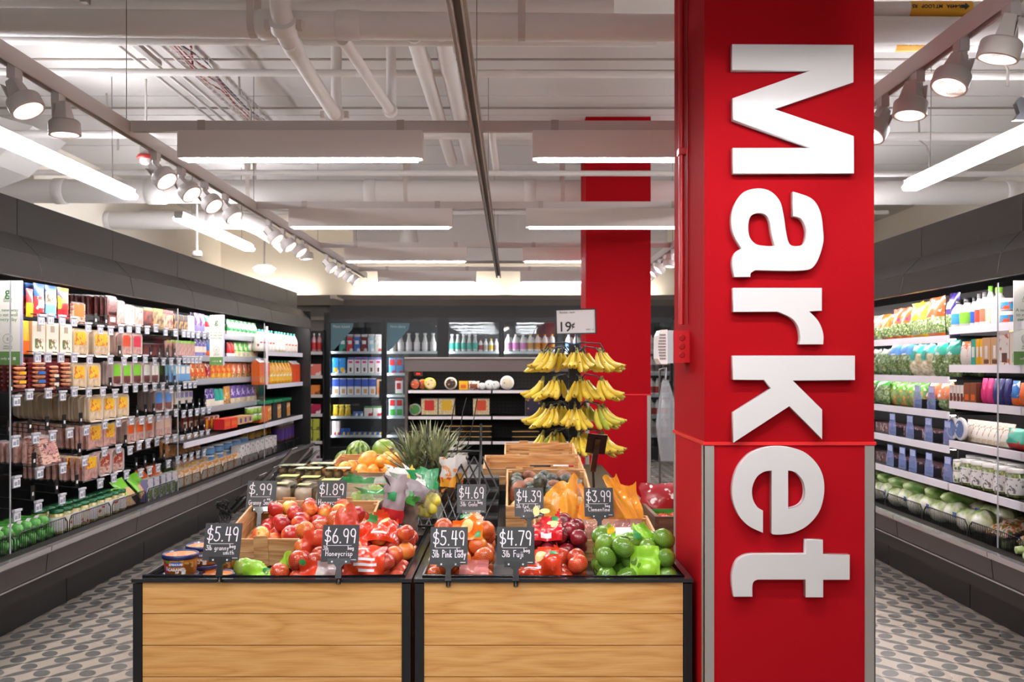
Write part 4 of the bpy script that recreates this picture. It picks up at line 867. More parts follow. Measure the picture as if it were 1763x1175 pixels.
# -- row 6
row(-1, -3, 16, 1, ZL[6]+.0, None, '', '', WL[6], tix=T, X=2.78)
for a, b_ in ((32, 57), (75, 98), (111, 133)): row(-1, a, b_, 1, ZL[6]+.01, None, '', '', WL[6], tix=T, stopper=T, X=2.8)
row(-1, 143, 166, 1, ZL[6]+.02, fp(.17,M_['ham'],YELL,fl=(.1,.9,.5,.95)), 'dark ham pack with a yellow label', 'meat pack', WL[6], tix=T, X=2.86, deep=10, dd=.04)
for a, b_ in ((167, 190), (190, 212)): row(-1, a, b_, 1, ZL[6]+.03, tp(.17,prt('a8382c','e6d2b0',26,'5f8a3b'),M_['bacon']), 'clear salami tub with a red label', 'meat tub', WL[6], tix=T, X=2.86, deep=1)
row(-1, 218, 264, 3, ZL[6]+.01, None, '', '', WL[6], tix=T, stopper=T, X=2.86)
row(-1, 265, 284, 1, ZL[6]+.02, None, '', '', WL[6], tix=T, stopper=T, X=2.86)
row(-1, 285, 343, 5, ZL[6]+.03, fp(.15,speck([(.4,'8e5a2c'),(.6,'d99a50')],20),prt('c98a50','f2e6d0',22),fl=(.1,.9,.4,.9)), 'amber sliced cheese pack', 'cheese pack', WL[6], tix=T, X=2.86, deep=1)
row(-1, 225, 300, 7, ZL[6]+.1, fp(.12,speck([(.4,'4a3524'),(.6,'8e6a44')],20),M_['brown']), 'brown meat snack pack', 'meat pack', WL[6], X=3.05)
# -- the well
def roll(w_):
    k = ('roll', w_)
    if k not in PC:
        b = MB(); b.tube([(-.0,-.11,0),(0,-.10,0),(0,-.08,0),(0,.08,0),(0,.10,0),(0,.11,0)], [.012,.032,.038,.038,.032,.012], 14)
        PC[k] = ('sausage_roll', b.mesh('sausage_roll', speck([(.4,'3f8f34'),(.6,'62b84a')],30)), [('label', MB().tube([(0,-.06,0),(0,-.035,0)], .0385, 14, caps=False).mesh('label', M_['white']), []),
            ('clip', MB().tube([(0,-.11,0),(0,-.125,0)], [.004,.01], 8).mesh('clip', mat('c9c9cc',.3,metal=.8)), [])])
    return PC[k]
for i in range(8):
    for j in range(2):
        if i == 7 and j: continue
        o = spawn(roll(0), (-2.92 - .0, 4.93+i*.098+j*.04, .475+j*.075), (0, 0, PI/2+random.uniform(-.1,.1)))
        reg(o, 'green wrapped sausage roll in the ' + ('lower' if j == 0 else 'upper') + ' layer', 'sausage roll', WL[7])
glassjar = speck([(.4,'8a8a3c'),(.6,'cfc07a')], 30, .15, .6, stretch=(1,1,.2))
for i in range(9):
    for j in range(2):
        o = spawn(bottle(.045,.15,glassjar,prt('efe9d8','b8382c',24) if i % 2 else M_['white'],mat('1f5f3c',.25,metal=.4),'jar','pickle_jar'), (-2.84-j*.11, 5.72+i*.115, .45), (0,0,random.random()*6))
        reg(o, 'green lidded glass jar in the ' + ('front' if j == 0 else 'back') + ' line', 'jar', WL[7])
for i in range(7):
    o = spawn(pouch(.16,.17,.035,[(.2,M_['tan']),(1,mat('7ccf2e',.3,coat=.3))],(.2,.8,.2,.45,M_['tan']),20+i%3,'pouch',.14), (-2.80-.03*(i%3), 6.72+i*.085, .47+.05*(i%2)), (-.7, random.uniform(-.2,.2), PI/2+random.uniform(-.3,.3)))
    reg(o, 'bright green cheese packet', 'packet', WL[7])
for i in range(6):
    o = spawn(pouch(.16,.17,.035,[(.2,M_['tan']),(1,mat('ee5f26',.3,coat=.3))],(.2,.8,.2,.45,M_['white']),23+i%2,'pouch',.14), (-2.86-.03*(i%3), 7.27+i*.075, .5+.03*(i%2)), (-.6, random.uniform(-.2,.2), PI/2+random.uniform(-.3,.3)))
    reg(o, 'bright orange cheese packet', 'packet', WL[7])
row(-1, 247, 300, 5, .45, ct(.17,.05,prt('d9d4da','6a4a8e',24,'3f7a4e'),M_['lav'],None,[(.1,.9,.1,.5,M_['veg'])],nm='snack_box'), 'upright lilac and white snack box', 'box', WL[7], X=2.82)
for k in range(3): row(-1, 300, 430, 11, .45+.01*k, fp(.16,prt(['e89a3c','f0c060','e0803c'][k],'f4eee0',20,'4a7fc0'),prt('f2ead8','e07a30',22),fl=(.1,.9,.1,.75),nm='cheese_pack'), ['orange cheese pack in the front file','yellow cheese pack in the middle file','orange cheese pack in the back file'][k], 'cheese pack', WL[7], X=2.82+.12*k)
for dz in (.0, .085, .17):
    row(-1, 345, 420, 5, .46+dz, lambda w_: bottle(.085,.08,mat('3f8fd6',.3),M_['sky'],M_['white'],'jar','yogurt_tub'), f'blue tub with a white lid in the {"bottom" if dz==0 else "middle" if dz<.1 else "top"} layer', 'tub', WL[7], X=2.98)
row(-1, 405, 470, 8, .47, ct(.2,.09,prt('e9e4de','c23a34',20,'3a6fb0'),M_['white'],M_['white'],nm='carton'), 'white topped carton with red and blue print', 'carton', WL[7], X=2.84)
row(-1, 412, 466, 5, .62, lambda w_: bottle(.055,.2,M_['black'],M_['yellow'],M_['black'],'soda','drink_bottle'), 'dark bottle with a yellow label', 'bottle', WL[7], X=3.05)
row(-1, 474, 500, 4, .55, lambda w_: bottle(.075,.23,M_['brown'],M_['purple'],mat('d8d4d4',.3),'jar','brown_jar'), 'brown jar with a purple label', 'jar', WL[7], X=2.9)
# peg bars and trays behind the packs (parts of the cooler)
for z in ZL.values():
    lpart('shelf', [(2.98, 3.52, 2.7, 9.3, z+.06, z+.075)], BLK2) if False else None
    lpart('peg_bar', [(3.44, 3.47, 2.7, 9.6, z+.03, z+.06)], BLK2)
for i, z in ((1, ZL[1]-.02), (2, ZL[2]-.02), (3, ZL[3]-.015), (4, ZL[4]-.03), (5, ZL[5]-.03)):
    lpart('shelf', [(2.87 if i < 5 else 2.72, 3.5, 8.3 if i < 5 else 7.6, 10.4, z-.02, z-.002)], BLK2)
    lpart('clear_lip', [(2.855, 2.86, 8.3, 10.4, z-.01, z+.045)], film('c9cdd6', .6, .1, 0)) if i < 5 else None
    if i == 5: lpart('price_rail', [(2.705, 2.72, 7.6, 10.4, z-.045, z)], RAILW)
lpart('riser_block', [(2.82, 3.4, 9.9, 11.9, .44, .548)], BLK2); lpart('riser_block', [(2.99, 3.4, 9.9, 11.8, .55, .618), (2.99, 3.4, 9.0, 9.88, .44, .618)], BLK2)
# juice end of the cooler
for z, nm in ((1.655, 1), (1.285, 2), (.86, 3)):
    lpart('shelf', [(2.725, 3.5, 10.2, 11.88, z-.02, z-.002)], BLK2); lpart('price_rail', [(2.71, 2.725, 10.2, 11.88, z-.05, z)], RAILW)
lpart('price_post', [(2.71, 2.73, 10.17, 10.2, 1.28, 1.93)], RAILW)
WJ = 'at juice end of meat cooler'
row(-1, 442, 469, 5, 1.655, lambda w_: bottle(.05,.24,mat('ece6dc',.3),prt('f2f0ea','b8382c',20),M_['teal'],'jug','juice_bottle',.3), 'white juice bottle with a red label', 'bottle', WJ, X=2.79, deep=1, dd=.12)
row(-1, 471, 486, 3, 1.655, lambda w_: bottle(.055,.24,mat('d8d0a8',.3),M_['white'],M_['teal'],'jug','juice_bottle',.3), 'pale lemonade bottle with a white label', 'bottle', WJ, X=2.79)
row(-1, 486, 508, 4, 1.655, lambda w_: bottle(.05,.24,mat('e6ded6',.3),prt('efe0d6','d0503a',20),M_['teal'],'jug','juice_bottle',.3), 'juice bottle with an orange and red label', 'bottle', WJ, X=2.79)
row(-1, 440, 458, 4, 1.285, ct(.29,.09,mat('e8652a',.35),M_['orange'],M_['white'],[(.15,.85,.1,.4,speck([(.4,'d98a2a'),(.6,'f4c860')],30))],True,'juice_carton'), 'orange gable topped juice carton', 'carton', WJ, X=2.79)
row(-1, 458, 497, 7, 1.285, lambda w_: bottle(.055,.27,M_['juice'],prt('f6c23a','fff3e0',20),mat('2f8a5a',.3),'jug','juice_bottle',.3), 'yellow orange-juice bottle with a green cap', 'bottle', WJ, X=2.79, deep=1, dd=.12)
row(-1, 497, 511, 2, 1.285, ct(.27,.09,mat('e8552a',.35),M_['orange'],M_['white'],[],True,'juice_carton'), 'red-orange juice carton', 'carton', WJ, X=2.79)
for i in range(3):
    Y = 10.62+i*.45; o = spawn(PC.setdefault(('basket',), ('produce_basket', MB().box(-.19,.19,-.005,.0,0,.2).box(-.19,-.185,0,.3,0,.2).box(.185,.19,0,.3,0,.2).mesh('produce_basket', mat('1d1d1f', .4)),
        [('rim', MB().box(-.2,.2,-.02,.32,.2,.235).mesh('rim', mat('1f8a58', .35)), []), ('orange_label', MB().box(.02,.17,-.009,-.005,.01,.17).mesh('orange_label', prt('e89a2c','f2efe6',20)), [])])), (-2.80, Y-.15, .86), (0,0,PI/2))
    reg(o, 'black basket with a green rim', 'basket', WJ)
row(-1, 440, 455, 2, .87, ct(.17,.09,M_['orange'],M_['orange'],None,[],False,'juice_box'), 'small orange box among the baskets', 'box', WJ, X=2.79)

# ================= the salad cooler
ZF = {1: 1.69, 2: 1.425, 3: 1.20, 4: .98, 5: .745}; ZN = {1: 1.74, 2: 1.5, 3: 1.27, 4: 1.02, 5: .745}
SB = 5.86
for i in range(1, 6):
    xf = 2.80 if i < 5 else 2.80
    rpart('shelf', [(xf, 3.5, SB+.01, 11.9, ZF[i]-.02, ZF[i]-.002)], BLK2); rpart('price_rail', [(xf-.014, xf, SB+.01, 11.9, ZF[i]-.045, ZF[i]+.002)], RAILW)
    rpart('shelf', [(xf, 3.5, 2.5, SB-.01, ZN[i]-.02, ZN[i]-.002)], BLK2); rpart('price_rail', [(xf-.014, xf, 2.5, SB-.01, ZN[i]-.045, ZN[i]+.002)], RAILW)
for i in (1, 2, 3, 4): rpart('added_shelf_light', [(2.84, 2.86, SB+.05, 11.8, ZF[i]-.028, ZF[i]-.021)], lamp(CASE_E*.35, 'fff6f4')); rpart('added_shelf_light', [(2.84, 2.86, 2.6, SB-.05, ZN[i]-.028, ZN[i]-.021)], lamp(CASE_E*.35, 'fff6f4'))  # glowing strips added under the shelves to brighten the lower rows
def salad(topm, seed, h=.25, band=.5, lab=None, low=None): return lambda w_: pouch(w_, h, .11, [(.12, low or topm), (band, M_['veg']), (1, topm)], lab, seed, 'salad_bag', .17)
X = 2.88
row(1, 1637, 1652, 1, ZF[1], salad(mat('43308a',.25,coat=.5), 31, .28, lab=(.2,.8,.62,.78,M_['lav'])), 'tall salad bag with a deep purple top', 'salad bag', WR[1], X=X, fill=1.15)
row(1, 1602, 1627, 1, ZF[1], salad(prt('e2622c','f4efe8',24), 32, .27, low=M_['orange']), 'salad bag with an orange and white top', 'salad bag', WR[1], X=X, fill=1.1)
row(1, 1570, 1604, 1, ZF[1], salad(prt('f3b31f','fdf0c0',20), 33, .25, low=M_['yellow']), 'wide salad bag with a yellow top', 'salad bag', WR[1], X=X, fill=1.0)
row(1, 1541, 1570, 2, ZF[1], salad(prt('ee6f28','e62e7c',16), 34, .23, low=M_['orange']), 'salad bag with an orange and pink top', 'salad bag', WR[1], X=X, fill=1.1)
row(1, 1520, 1541, 1, ZF[1], salad(mat('ef7f2a',.25,coat=.5), 35, .2), 'small salad bag with an orange top', 'salad bag', WR[1], X=X, fill=1.0)
row(1, 1500, 1520, 1, ZF[1], salad(film('e0e4da',.6), 36, .2), 'clear sprouts bag beside the lettered column', 'salad bag', WR[1], X=X)
row(1, 1480, 1500, 2, ZF[1], salad(M_['yellow'], 37, .24), 'salad bag hidden behind the lettered column', 'salad bag', WR[1], X=X)
LF = lambda topm, seed, h=.23, band=.66: (lambda w_: pouch(w_, h, .13, [(band, M_['leaf']), (1, topm)], None, seed, 'greens_bag', .2))
row(1, 1613, 1656, 2, ZF[2], LF(prt('1fae97','d9f4ec',22), 41, .24, .58), 'bag of greens with a turquoise top', 'greens bag', WR[2], X=X, deep=1, dd=.14)
row(1, 1574, 1612, 2, ZF[2], (lambda w_: pouch(w_,.22,.13,[(.68,speck([(.4,'c9bb8c'),(.6,'f1ead2')],50)),(1,prt('3fc4b8','dff4f4',22))],(.3,.75,.5,.8,M_['teal']),42,'greens_bag',.2)), 'bag of cauliflower with a teal label', 'greens bag', WR[2], X=X)
row(1, 1537, 1574, 2, ZF[2], LF(prt('5f9fe0','eef4fa',22), 43, .25, .6), 'bag of greens with a sky blue top', 'greens bag', WR[2], X=X, deep=1, dd=.14)
row(1, 1490, 1536, 3, ZF[2], LF(film('d4dcd0',.7), 44, .2, .8), 'clear bag of leafy greens', 'greens bag', WR[2], X=X)
BLT = film('a3b8f4', .42, .1, 0)
def pusher(w_):
    k = ('push', w_)
    if k not in PC:
        b = MB().box(-.062,.062,-.003,0,0,.07); b.prism([(-.062,.07),(.062,.07),(.045,.105),(-.045,.11)], -.003, 0); b.box(-.045,.045,-.003,.0,.105,.16)
        PC[k] = ('blue_pusher', b.mesh('blue_pusher', BLT), [('white_tag', MB().box(-.038,.038,-.005,-.003,.115,.155).mesh('white_tag', mat('b9c6ee', .3)), []),
               ('pusher_frame', MB().box(-.05,.05,0,.004,0,.03).box(-.05,-.046,0,.12,0,.06).box(.046,.05,0,.12,0,.06).mesh('pusher_frame', mat('2b2c33', .3)), [])])
    return PC[k]
for a, b_ in ((1571, 1590), (1594, 1614)): row(1, a, b_, 1, ZF[3], pusher, 'clear blue shelf pusher', 'shelf pusher', WR[3], X=2.83)
row(1, 1603, 1644, 2, ZF[3], (lambda w_: pouch(w_,.19,.12,[(.35,M_['leaf']),(1,prt('e8875a','f7efe6',20))],None,45,'slaw_bag',.2)), 'crumpled white and orange bag', 'salad bag', WR[3], X=X)
row(1, 1533, 1602, 4, ZF[3], (lambda w_: pouch(w_,.19,.1,[(.55,prt('7d9a5a','e89a5a',30)),(1,prt('6ec23c','eef4e0',18))],None,46,'slaw_bag',.2)), 'slaw bag with a green and orange top', 'salad bag', WR[3], X=X+.05)
row(1, 1495, 1533, 2, ZF[3], LF(M_['green'], 47, .18, .8), 'green leafy bag', 'greens bag', WR[3], X=X)
for a, b_ in ((1528, 1546), (1556, 1578), (1588, 1610), (1622, 1643)): row(1, a, b_, 1, ZF[4]+.0, pusher, 'clear blue shelf pusher', 'shelf pusher', WR[4], X=2.83)
for a, b_ in ((1524, 1542), (1546, 1562), (1562, 1582), (1588, 1612), (1620, 1645)): row(1, a, b_, 1, ZF[5]+.0, pusher, 'clear blue shelf pusher', 'shelf pusher', WR[5], X=2.83)
row(1, 1520, 1634, 6, ZF[4], ct(.07,.12,prt('6f4a4c','c9b8b8',22),None,None,nm='herb_box'), 'low dark herb box behind the pushers', 'box', WR[4], X=2.95)
row(1, 1515, 1640, 7, ZF[5], ct(.07,.12,prt('5f4446','b39a9a',22),None,None,nm='herb_box'), 'low maroon box behind the pushers', 'box', WR[5], X=2.95)
# near section
NB = [(1645,1659,'3f9ade','1d1d20','dressing',.18,'blue dressing bottle with a black cap'),(1659,1674,'7fc23a','1d1d20','dressing',.185,'green dressing bottle with a black cap'),(1674,1682,'2f5fc4','2a2a30','slim',.185,'slim blue bottle with a dark cap'),
      (1682,1691,'e04a3a','6c6a6e','slim',.2,'red dressing bottle with a grey cap'),(1691,1701,'ea7a5f','6c6a6e','slim',.205,'coral dressing bottle with a grey cap'),(1701,1711,'e9dfb4','6fb53a','slim',.235,'cream dressing bottle with a tall green cap'),
      (1713,1728,'e6e8d8','8ccf4a','dressing',.22,'white dressing bottle with a lime cap')]
for a, b_, c_, cp, kd, h, ds in NB:
    wy = X*F*(1/(a-881.5)-1/(b_-881.5)); row(1, a, b_, 1, ZN[1], (lambda w_, c_=c_, cp=cp, kd=kd, h=h, wy=wy: bottle(wy*.45,h,M_['milk'],mat(c_,.3,coat=.3),mat(cp,.35),kd)), ds, 'bottle', WR[1], X=X)
for dz in (0, .075): row(1, 1728, 1745, 1, ZN[1]+dz, lambda w_: bottle(.042,.072,M_['white'],prt('3a9ad0','e8552a',20),M_['white'],'jar','dip_tub'), 'white dip tub with a blue print ' + ('under another' if dz == 0 else 'on top of another'), 'tub', WR[1], X=X)
row(1, 1648, 1659, 1, ZN[1], lambda w_: bottle(.03,.2,M_['milk'],M_['blue'],M_['black'],'slim'), 'bottle kept behind the blue dressing', 'bottle', WR[1], X=X+.12)
row(1, 1656, 1680, 2, ZN[2], pc(.15,.05,[(.75,prt('efe8de','e0502c',22)),(1,M_['orange'])],seed=51), 'white pouch with an orange top', 'pouch', WR[2], X=X)
row(1, 1680, 1688, 1, ZN[2], ct(.16,.06,M_['teal'],None,None,[(.2,.8,.3,.7,M_['white'])]), 'slim teal box', 'box', WR[2], X=X)
row(1, 1688, 1701, 2, ZN[2], ct(.16,.06,M_['yellow'],None,None,[(.2,.8,.3,.7,M_['white'])]), 'slim yellow box', 'box', WR[2], X=X)
row(1, 1701, 1730, 2, ZN[2], ct(.165,.07,M_['tan'],M_['kraft'],None,[(.35,.65,.25,.7,M_['white']),(.2,.8,.05,.2,M_['brown'])]), 'tan box with a white stripe', 'box', WR[2], X=X)
row(1, 1731, 1750, 1, ZN[2], ct(.2,.08,prt('f3efe9','c9705a',20),M_['tan'],None,[(.3,.8,.08,.35,M_['brown'])]), 'taller white carton with a brown picture', 'carton', WR[2], X=X)
row(1, 1750, 1790, 2, ZN[2], ct(.19,.08,M_['cream'],M_['tan'],None,[(.3,.8,.08,.35,M_['green'])]), 'cream carton behind the flag sign', 'carton', WR[2], X=X)
row(1, 1645, 1670, 4, ZN[3], ct(.1,.08,prt('efe6de','c23a34',18),M_['brown'],None,[(.2,.8,.0,.5,M_['brown'])],nm='pudding_box'), 'white and brown pudding pack', 'box', WR[3], X=X)
row(1, 1670, 1692, 2, ZN[3], ct(.12,.08,mat('8a4a2c',.4),M_['brown'],None,[(.2,.8,.1,.4,M_['orange'])],nm='pudding_box'), 'brown pudding box', 'box', WR[3], X=X)
row(1, 1692, 1712, 2, ZN[3], pc(.15,.05,[(.5,prt('e0357f','f6dcc0',18)),(1,M_['pink'])],seed=52), 'pink snack pouch', 'pouch', WR[3], X=X)
row(1, 1712, 1742, 3, ZN[3], pc(.15,.05,[(.55,prt('23276e','c98a8a',20)),(1,M_['navy'])],seed=53), 'navy snack pouch', 'pouch', WR[3], X=X)
row(1, 1744, 1757, 1, ZN[3], pc(.14,.05,[(.3,M_['orange']),(1,prt('2a7fd0','f0f0f0',20))],seed=54), 'bright blue and orange pouch', 'pouch', WR[3], X=X)
row(1, 1757, 1790, 2, ZN[3], pc(.13,.05,[(1,mat('e8641c',.3))],seed=55), 'plain orange pouch', 'pouch', WR[3], X=X)
disc = MB().lathe([(.0001,0),(.07,.0),(.075,.012),(.07,.02),(.0001,.022)], 20, xf=Matrix.Translation((0,0,.075)) @ Matrix.Rotation(PI/2,4,'X'))
DISC = ('round_tray', disc.mesh('round_tray', mat('ece8e8',.3)), [('printed_ring', MB().lathe([(.03,.0225),(.055,.0225)],20,xf=Matrix.Translation((0,0,.075)) @ Matrix.Rotation(PI/2,4,'X')).mesh('printed_ring', prt('5f7fb0','efeae4',20)), [])])
row(1, 1637, 1665, 2, ZN[4], lambda w_: DISC, 'round white dip tray', 'tray', WR[4], X=X-.03)
row(1, 1664, 1735, 7, ZN[4], (lambda w_: pouch(.15,.14,.03,[(1,speck([(.42,'d8c4a4'),(.58,'f2ece0')],24,.3,.3))],(.2,.8,.2,.8,prt('efe9df','b08a5a',24)),56,'flatbread_pack',.1)), 'white flatbread pack', 'flatbread pack', WR[4], X=X, lean=.2)
row(1, 1738, 1775, 1, ZN[4]-.0, (lambda w_: pouch(.22,.12,.1,[(.3,M_['red']),(1,prt('3fb59a','e0502c',16))],None,57,'sausage_pack',.12)), 'teal and red pack at the frame edge', 'pack', WR[4], X=X)
JARG = speck([(.4,'3c4a26'),(.55,'6f7d40'),(.65,'9aa35e')], 34, .2, .5, stretch=(1,1,.25))
for dz in (0, .075): row(1, 1646, 1664, 1, ZN[5]+dz, lambda w_: bottle(.05,.072,prt('d9d8c8','4c7a3c',22),None,mat('d9d6d2',.3),'jar','dip_tub'), 'small green printed tub ' + ('under another' if dz == 0 else 'on top of another'), 'tub', WR[5], X=X)
row(1, 1662, 1763, 5, ZN[5], lambda w_: bottle(.062,.165,JARG,prt('e8e6e4','77787a',40),mat('cfccc8',.25),'jar','pickle_tub'), 'clear lidded pickle tub with a white label', 'tub', WR[5], X=X)
row(1, 1672, 1763, 5, ZN[5], lambda w_: bottle(.062,.165,JARG,None,mat('cfccc8',.25),'jar','pickle_tub'), 'pickle tub in the back file', 'tub', WR[5], X=X+.15)
# well: lettuces, celery, bagged mixed vegetables
def lumpy(name, r, sx, sy, sz, m, seed, amp=.12, nu=16, nv=10, ch=()):
    k = ('lump', name, r, sx, sy, sz, m.name, seed)
    if k in PC: return PC[k]
    rn = np.random.RandomState(seed); ph = rn.rand(6)*6.28; Pq = []
    for i in range(nv+1):
        th = PI*i/nv; rw = []
        for j in range(nu+1):
            a = 2*PI*j/nu; d = 1+amp*(math.sin(3*a+ph[0]+2*th)*math.sin(2*th+ph[1])+.5*math.sin(6*a+ph[2])*math.sin(5*th+ph[3])*math.sin(th))
            rw.append((r*sx*d*math.sin(th)*math.cos(a), r*sy*d*math.sin(th)*math.sin(a), r*sz*(1-math.cos(th)*d)))
        Pq.append(rw)
    PC[k] = (name, MB().grid(Pq).mesh(name, m), list(ch)); return PC[k]
LETM = speck([(.36,'a3bf6c'),(.47,'dbe6b4'),(.6,'f7f8e8')], 16, .3, .6, stretch=(1,1,.6), bump=.8)
ROM = speck([(.36,'5f9440'),(.5,'b9d486'),(.64,'f0f6dc')], 14, .3, .6, stretch=(1,.3,1), bump=.8)
sticker = ('twist_label', MB().box(-.02,.02,-.098,-.094,.09,.12).mesh('twist_label', mat('4a6fb8', .4)), [])
y = 5.75
for i in range(11):
    for j in range(2):
        o = spawn(lumpy('lettuce', .085, 1, 1.0, .85, LETM, 60+i%4, .07, ch=[sticker] if (i+j) % 2 else ()), (2.88+j*.17+random.uniform(-.01,.01), 5.62+i*.17+j*.05, .45+.02*j+(.0 if i % 2 else .02)), (0,0,random.uniform(-1.9,-1.2)))
        reg(o, 'pale wrapped lettuce in the ' + ('front' if j == 0 else 'back') + ' line', 'lettuce', WR[7])
for i in range(6):
    o = spawn(lumpy('romaine_heart', .06, 1.1, 2.2, .8, ROM, 70+i%3, .1), (2.92, 6.0+i*.26, .58), (0.1,0,random.uniform(.9,1.9))); reg(o, 'romaine heart lying over the lettuces', 'romaine', WR[7])
for i in range(5):
    o = spawn(pouch(.2,.2,.09,[(.2,M_['veg']),(1,prt('c01f38','f4e6e6',16))],None,80+i%2,'romaine_bag',.2), (3.05-.02*i, 6.55+i*.2, .60), (-.8,0,-PI/2+random.uniform(-.4,.4))); reg(o, 'crumpled red romaine bag', 'salad bag', WR[7])
MIX = speck([(.36,'3f6a34'),(.46,'e07a3a'),(.54,'f0ece0'),(.62,'7a9a4a'),(.7,'d96a50')], 26, .2, .8, bump=.6)
for i in range(6):
    o = spawn(pouch(.22,.24,.09,[(1,MIX)],None,85+i%3,'vegetable_bag',.2), (2.86+.1*(i%2), 4.85+i*.15, .49), (-1.2,0,-PI/2+random.uniform(-.4,.4))); reg(o, 'clear bag of chopped carrot and greens', 'vegetable bag', WR[7])
CEL = speck([(.4,'9fbe6a'),(.6,'dfeab8')], 20, .35, .3, stretch=(1,.15,1))
for i in range(4):
    b = ('celery', MB().tube([(0,-.16,0),(0,0,.01),(0,.18,.0)], [.03,.035,.02], 10).mesh('celery', CEL), [('purple_wrap', MB().tube([(0,-.02,.01),(0,.06,.01)], .037, 10, caps=False).mesh('purple_wrap', M_['purple']), [])])
    o = spawn(b, (2.86+.04*(i%2), 4.55+i*.13, .50), (0,0,PI/2+random.uniform(-.3,.3))); reg(o, 'celery in a purple wrap', 'celery', WR[7])
# ------------------------------------------------------------------ glass door coolers along the back wall
DY = 14.5; px = lambda x: (x-881.5)*DY/F; pz = lambda y: 1.5-(y-629)*DY/F
g = empty('glass_door_cooler', (px(860), DY, 0), 0, 'black glass door cooler of milk and plant drinks along the back wall', 'cooler'); ox = g.location.x
def gp(nm, x0, x1, y0, y1, z0, z1, m, parent=None): return MB().box(x0-ox, x1-ox, y0, y1, z0, z1).build(nm, m, parent or g)
X0, X1 = px(558), px(1166)
gp('header_panel', px(568), X1, -.02, .7, 2.245, 2.44, mat('2d2a29', .5)); gp('top_board', px(585), X1, .35, .75, 2.44, 2.56, mat('6a6058', .5))
gp('back_panel', X0, X1, .72, .78, 0, 2.3, mat('2a2c2e', .5)); gp('side_panel', X0, px(568), 0, .78, 0, 2.33, BLK); gp('plinth', X0, X1, .02, .7, 0, .12, BLK)
doors = [(569, 657), (666, 753), (773, 859), (868, 955), (973, 1059), (1068, 1154)]
for i, (a, b_) in enumerate(doors):
    xa, xb = px(a), px(b_); d = MB(); t_ = .04
    d.box(xa-t_-ox, xa-ox, -.03, .02, .12, 2.245); d.box(xb-ox, xb+t_-ox, -.03, .02, .12, 2.245); d.box(xa-ox, xb-ox, -.03, .02, 2.17, 2.245); d.box(xa-ox, xb-ox, -.03, .02, .12, .2)
    dr = d.build('door', mat('101012', .35), g); gp('pane', xa, xb, -.008, -.002, .2, 2.17, glass(.16), dr)
    MB().box(xb-.03-ox, xb+.01-ox, -.07, -.05, .95, 1.25).build('handle', mat('1a1a1c', .3), dr)
    if i < 2:
        s_ = MB(); zt = 2.165; xl = xa-ox+.005; s_.add([(xl,-.012,zt),(xl+.36,-.012,zt),(xl+.34,-.012,zt-.1),(xl+.06,-.012,zt-.42),(xl,-.012,zt-.44)], [(4,3,2,1,0)])
        st = s_.build('corner_sign', mat('5b7f8c', .5), dr)
        lettering(['Plant based', 'Non-dairy'][i], .058, mat('cfdde0', .5), st, (xl+.17, -.0145, zt-.075))
    for sy in (.12, .45): gp('mullion_light', xa-.03, xa-.005, .03, .045, .25, 2.1, lamp(COOLER_E, 'f6f8ff')) if sy == .12 else None
    for z in (1.72, 1.375, 1.03, .69, .39):
        gp('shelf', xa, xb, .08, .7, z-.02, z-.004, mat('8a8d8f', .4)); gp('price_rail', xa, xb, .07, .08, z-.04, z+.0, mat('c4d2d8', .4))
gp('mullion', px(754), px(772), -.035, .02, .12, 2.245, BLK)
WB = 'in the glass door cooler, ' ; rowname = {1.72: 'top shelf', 1.375: 'second shelf', 1.03: 'third shelf', .69: 'fourth shelf', .39: 'lowest shelf'}
dn = ['first door', 'second door', 'third door', 'fourth door', 'fifth door', 'sixth door']
def brow(door, a, b_, n, z, make, desc, cat, fill=.92, yd=.13):
    xa, xb = px(a), px(b_); p = (xb-xa)/n; pr = make(rq(p*fill))
    for i in range(n):
        o = spawn(pr, (xa+p*(i+.5), DY+yd, z), (0, 0, 0)); reg(o, desc, cat, f'behind {dn[door-1].replace(" door", "")} glass door, {rowname[z]}', key=i+a, frm='from aisle side')
cs = [('2f8a7a','3b2a20','teal and brown'),('c02430','f0e6e0','red'),('2f6fc0','f0f0f0','blue'),('7a1f2c','e0c8c0','dark red'),('a9cfe0','f4f4f4','pale blue'),('e9e2d4','b8342c','cream and red')]
for i, (c1, c2, nm) in enumerate(cs): brow(1, 583+i*12.3, 594+i*12.3, 1, 1.72, ct(.27,.1,prt(c1,c2,12),None,M_['white'],[(.2,.8,.5,.75,M_['white'])],True,'milk_carton'), nm+' gable carton', 'carton', 1.0)
brow(1, 570, 594, 2, 1.375, ct(.24,.1,prt('2f8fd6','f2f2f0',10),M_['blue'],M_['blue'],[(.2,.8,.08,.35,M_['yellow'])],False,'milk_carton'), 'blue carton with a yellow picture', 'carton')
brow(1, 596, 656, 5, 1.375, ct(.25,.1,M_['white'],M_['white'],M_['lav'],[(.35,.65,.1,.4,M_['brown']),(.2,.8,.75,.9,M_['pink'])],True,'milk_carton'), 'white gable carton with a brown almond', 'carton')
brow(1, 570, 646, 6, 1.03, ct(.26,.1,mat('eef0f2',.4),M_['blue'],M_['navy'],[(0,1,.5,.95,mat('3f5fc0',.35)),(.3,.8,.08,.35,M_['tan'])],False,'milk_carton'), 'blue and white almond drink carton', 'carton')
brow(1, 647, 656, 1, 1.03, ct(.24,.1,M_['tan'],M_['brown'],None,[(.2,.8,.1,.5,M_['orange'])],False,'milk_carton'), 'brown and orange carton', 'carton')
for dz in (0, .08, .16): pass
brow(1, 570, 602, 3, .69, lambda w_: pouch(w_,.18,.06,[(1,prt('e9c62a','3f7a2c',16))],None,90,'snack_bag',.18), 'yellow plant food bag', 'bag')
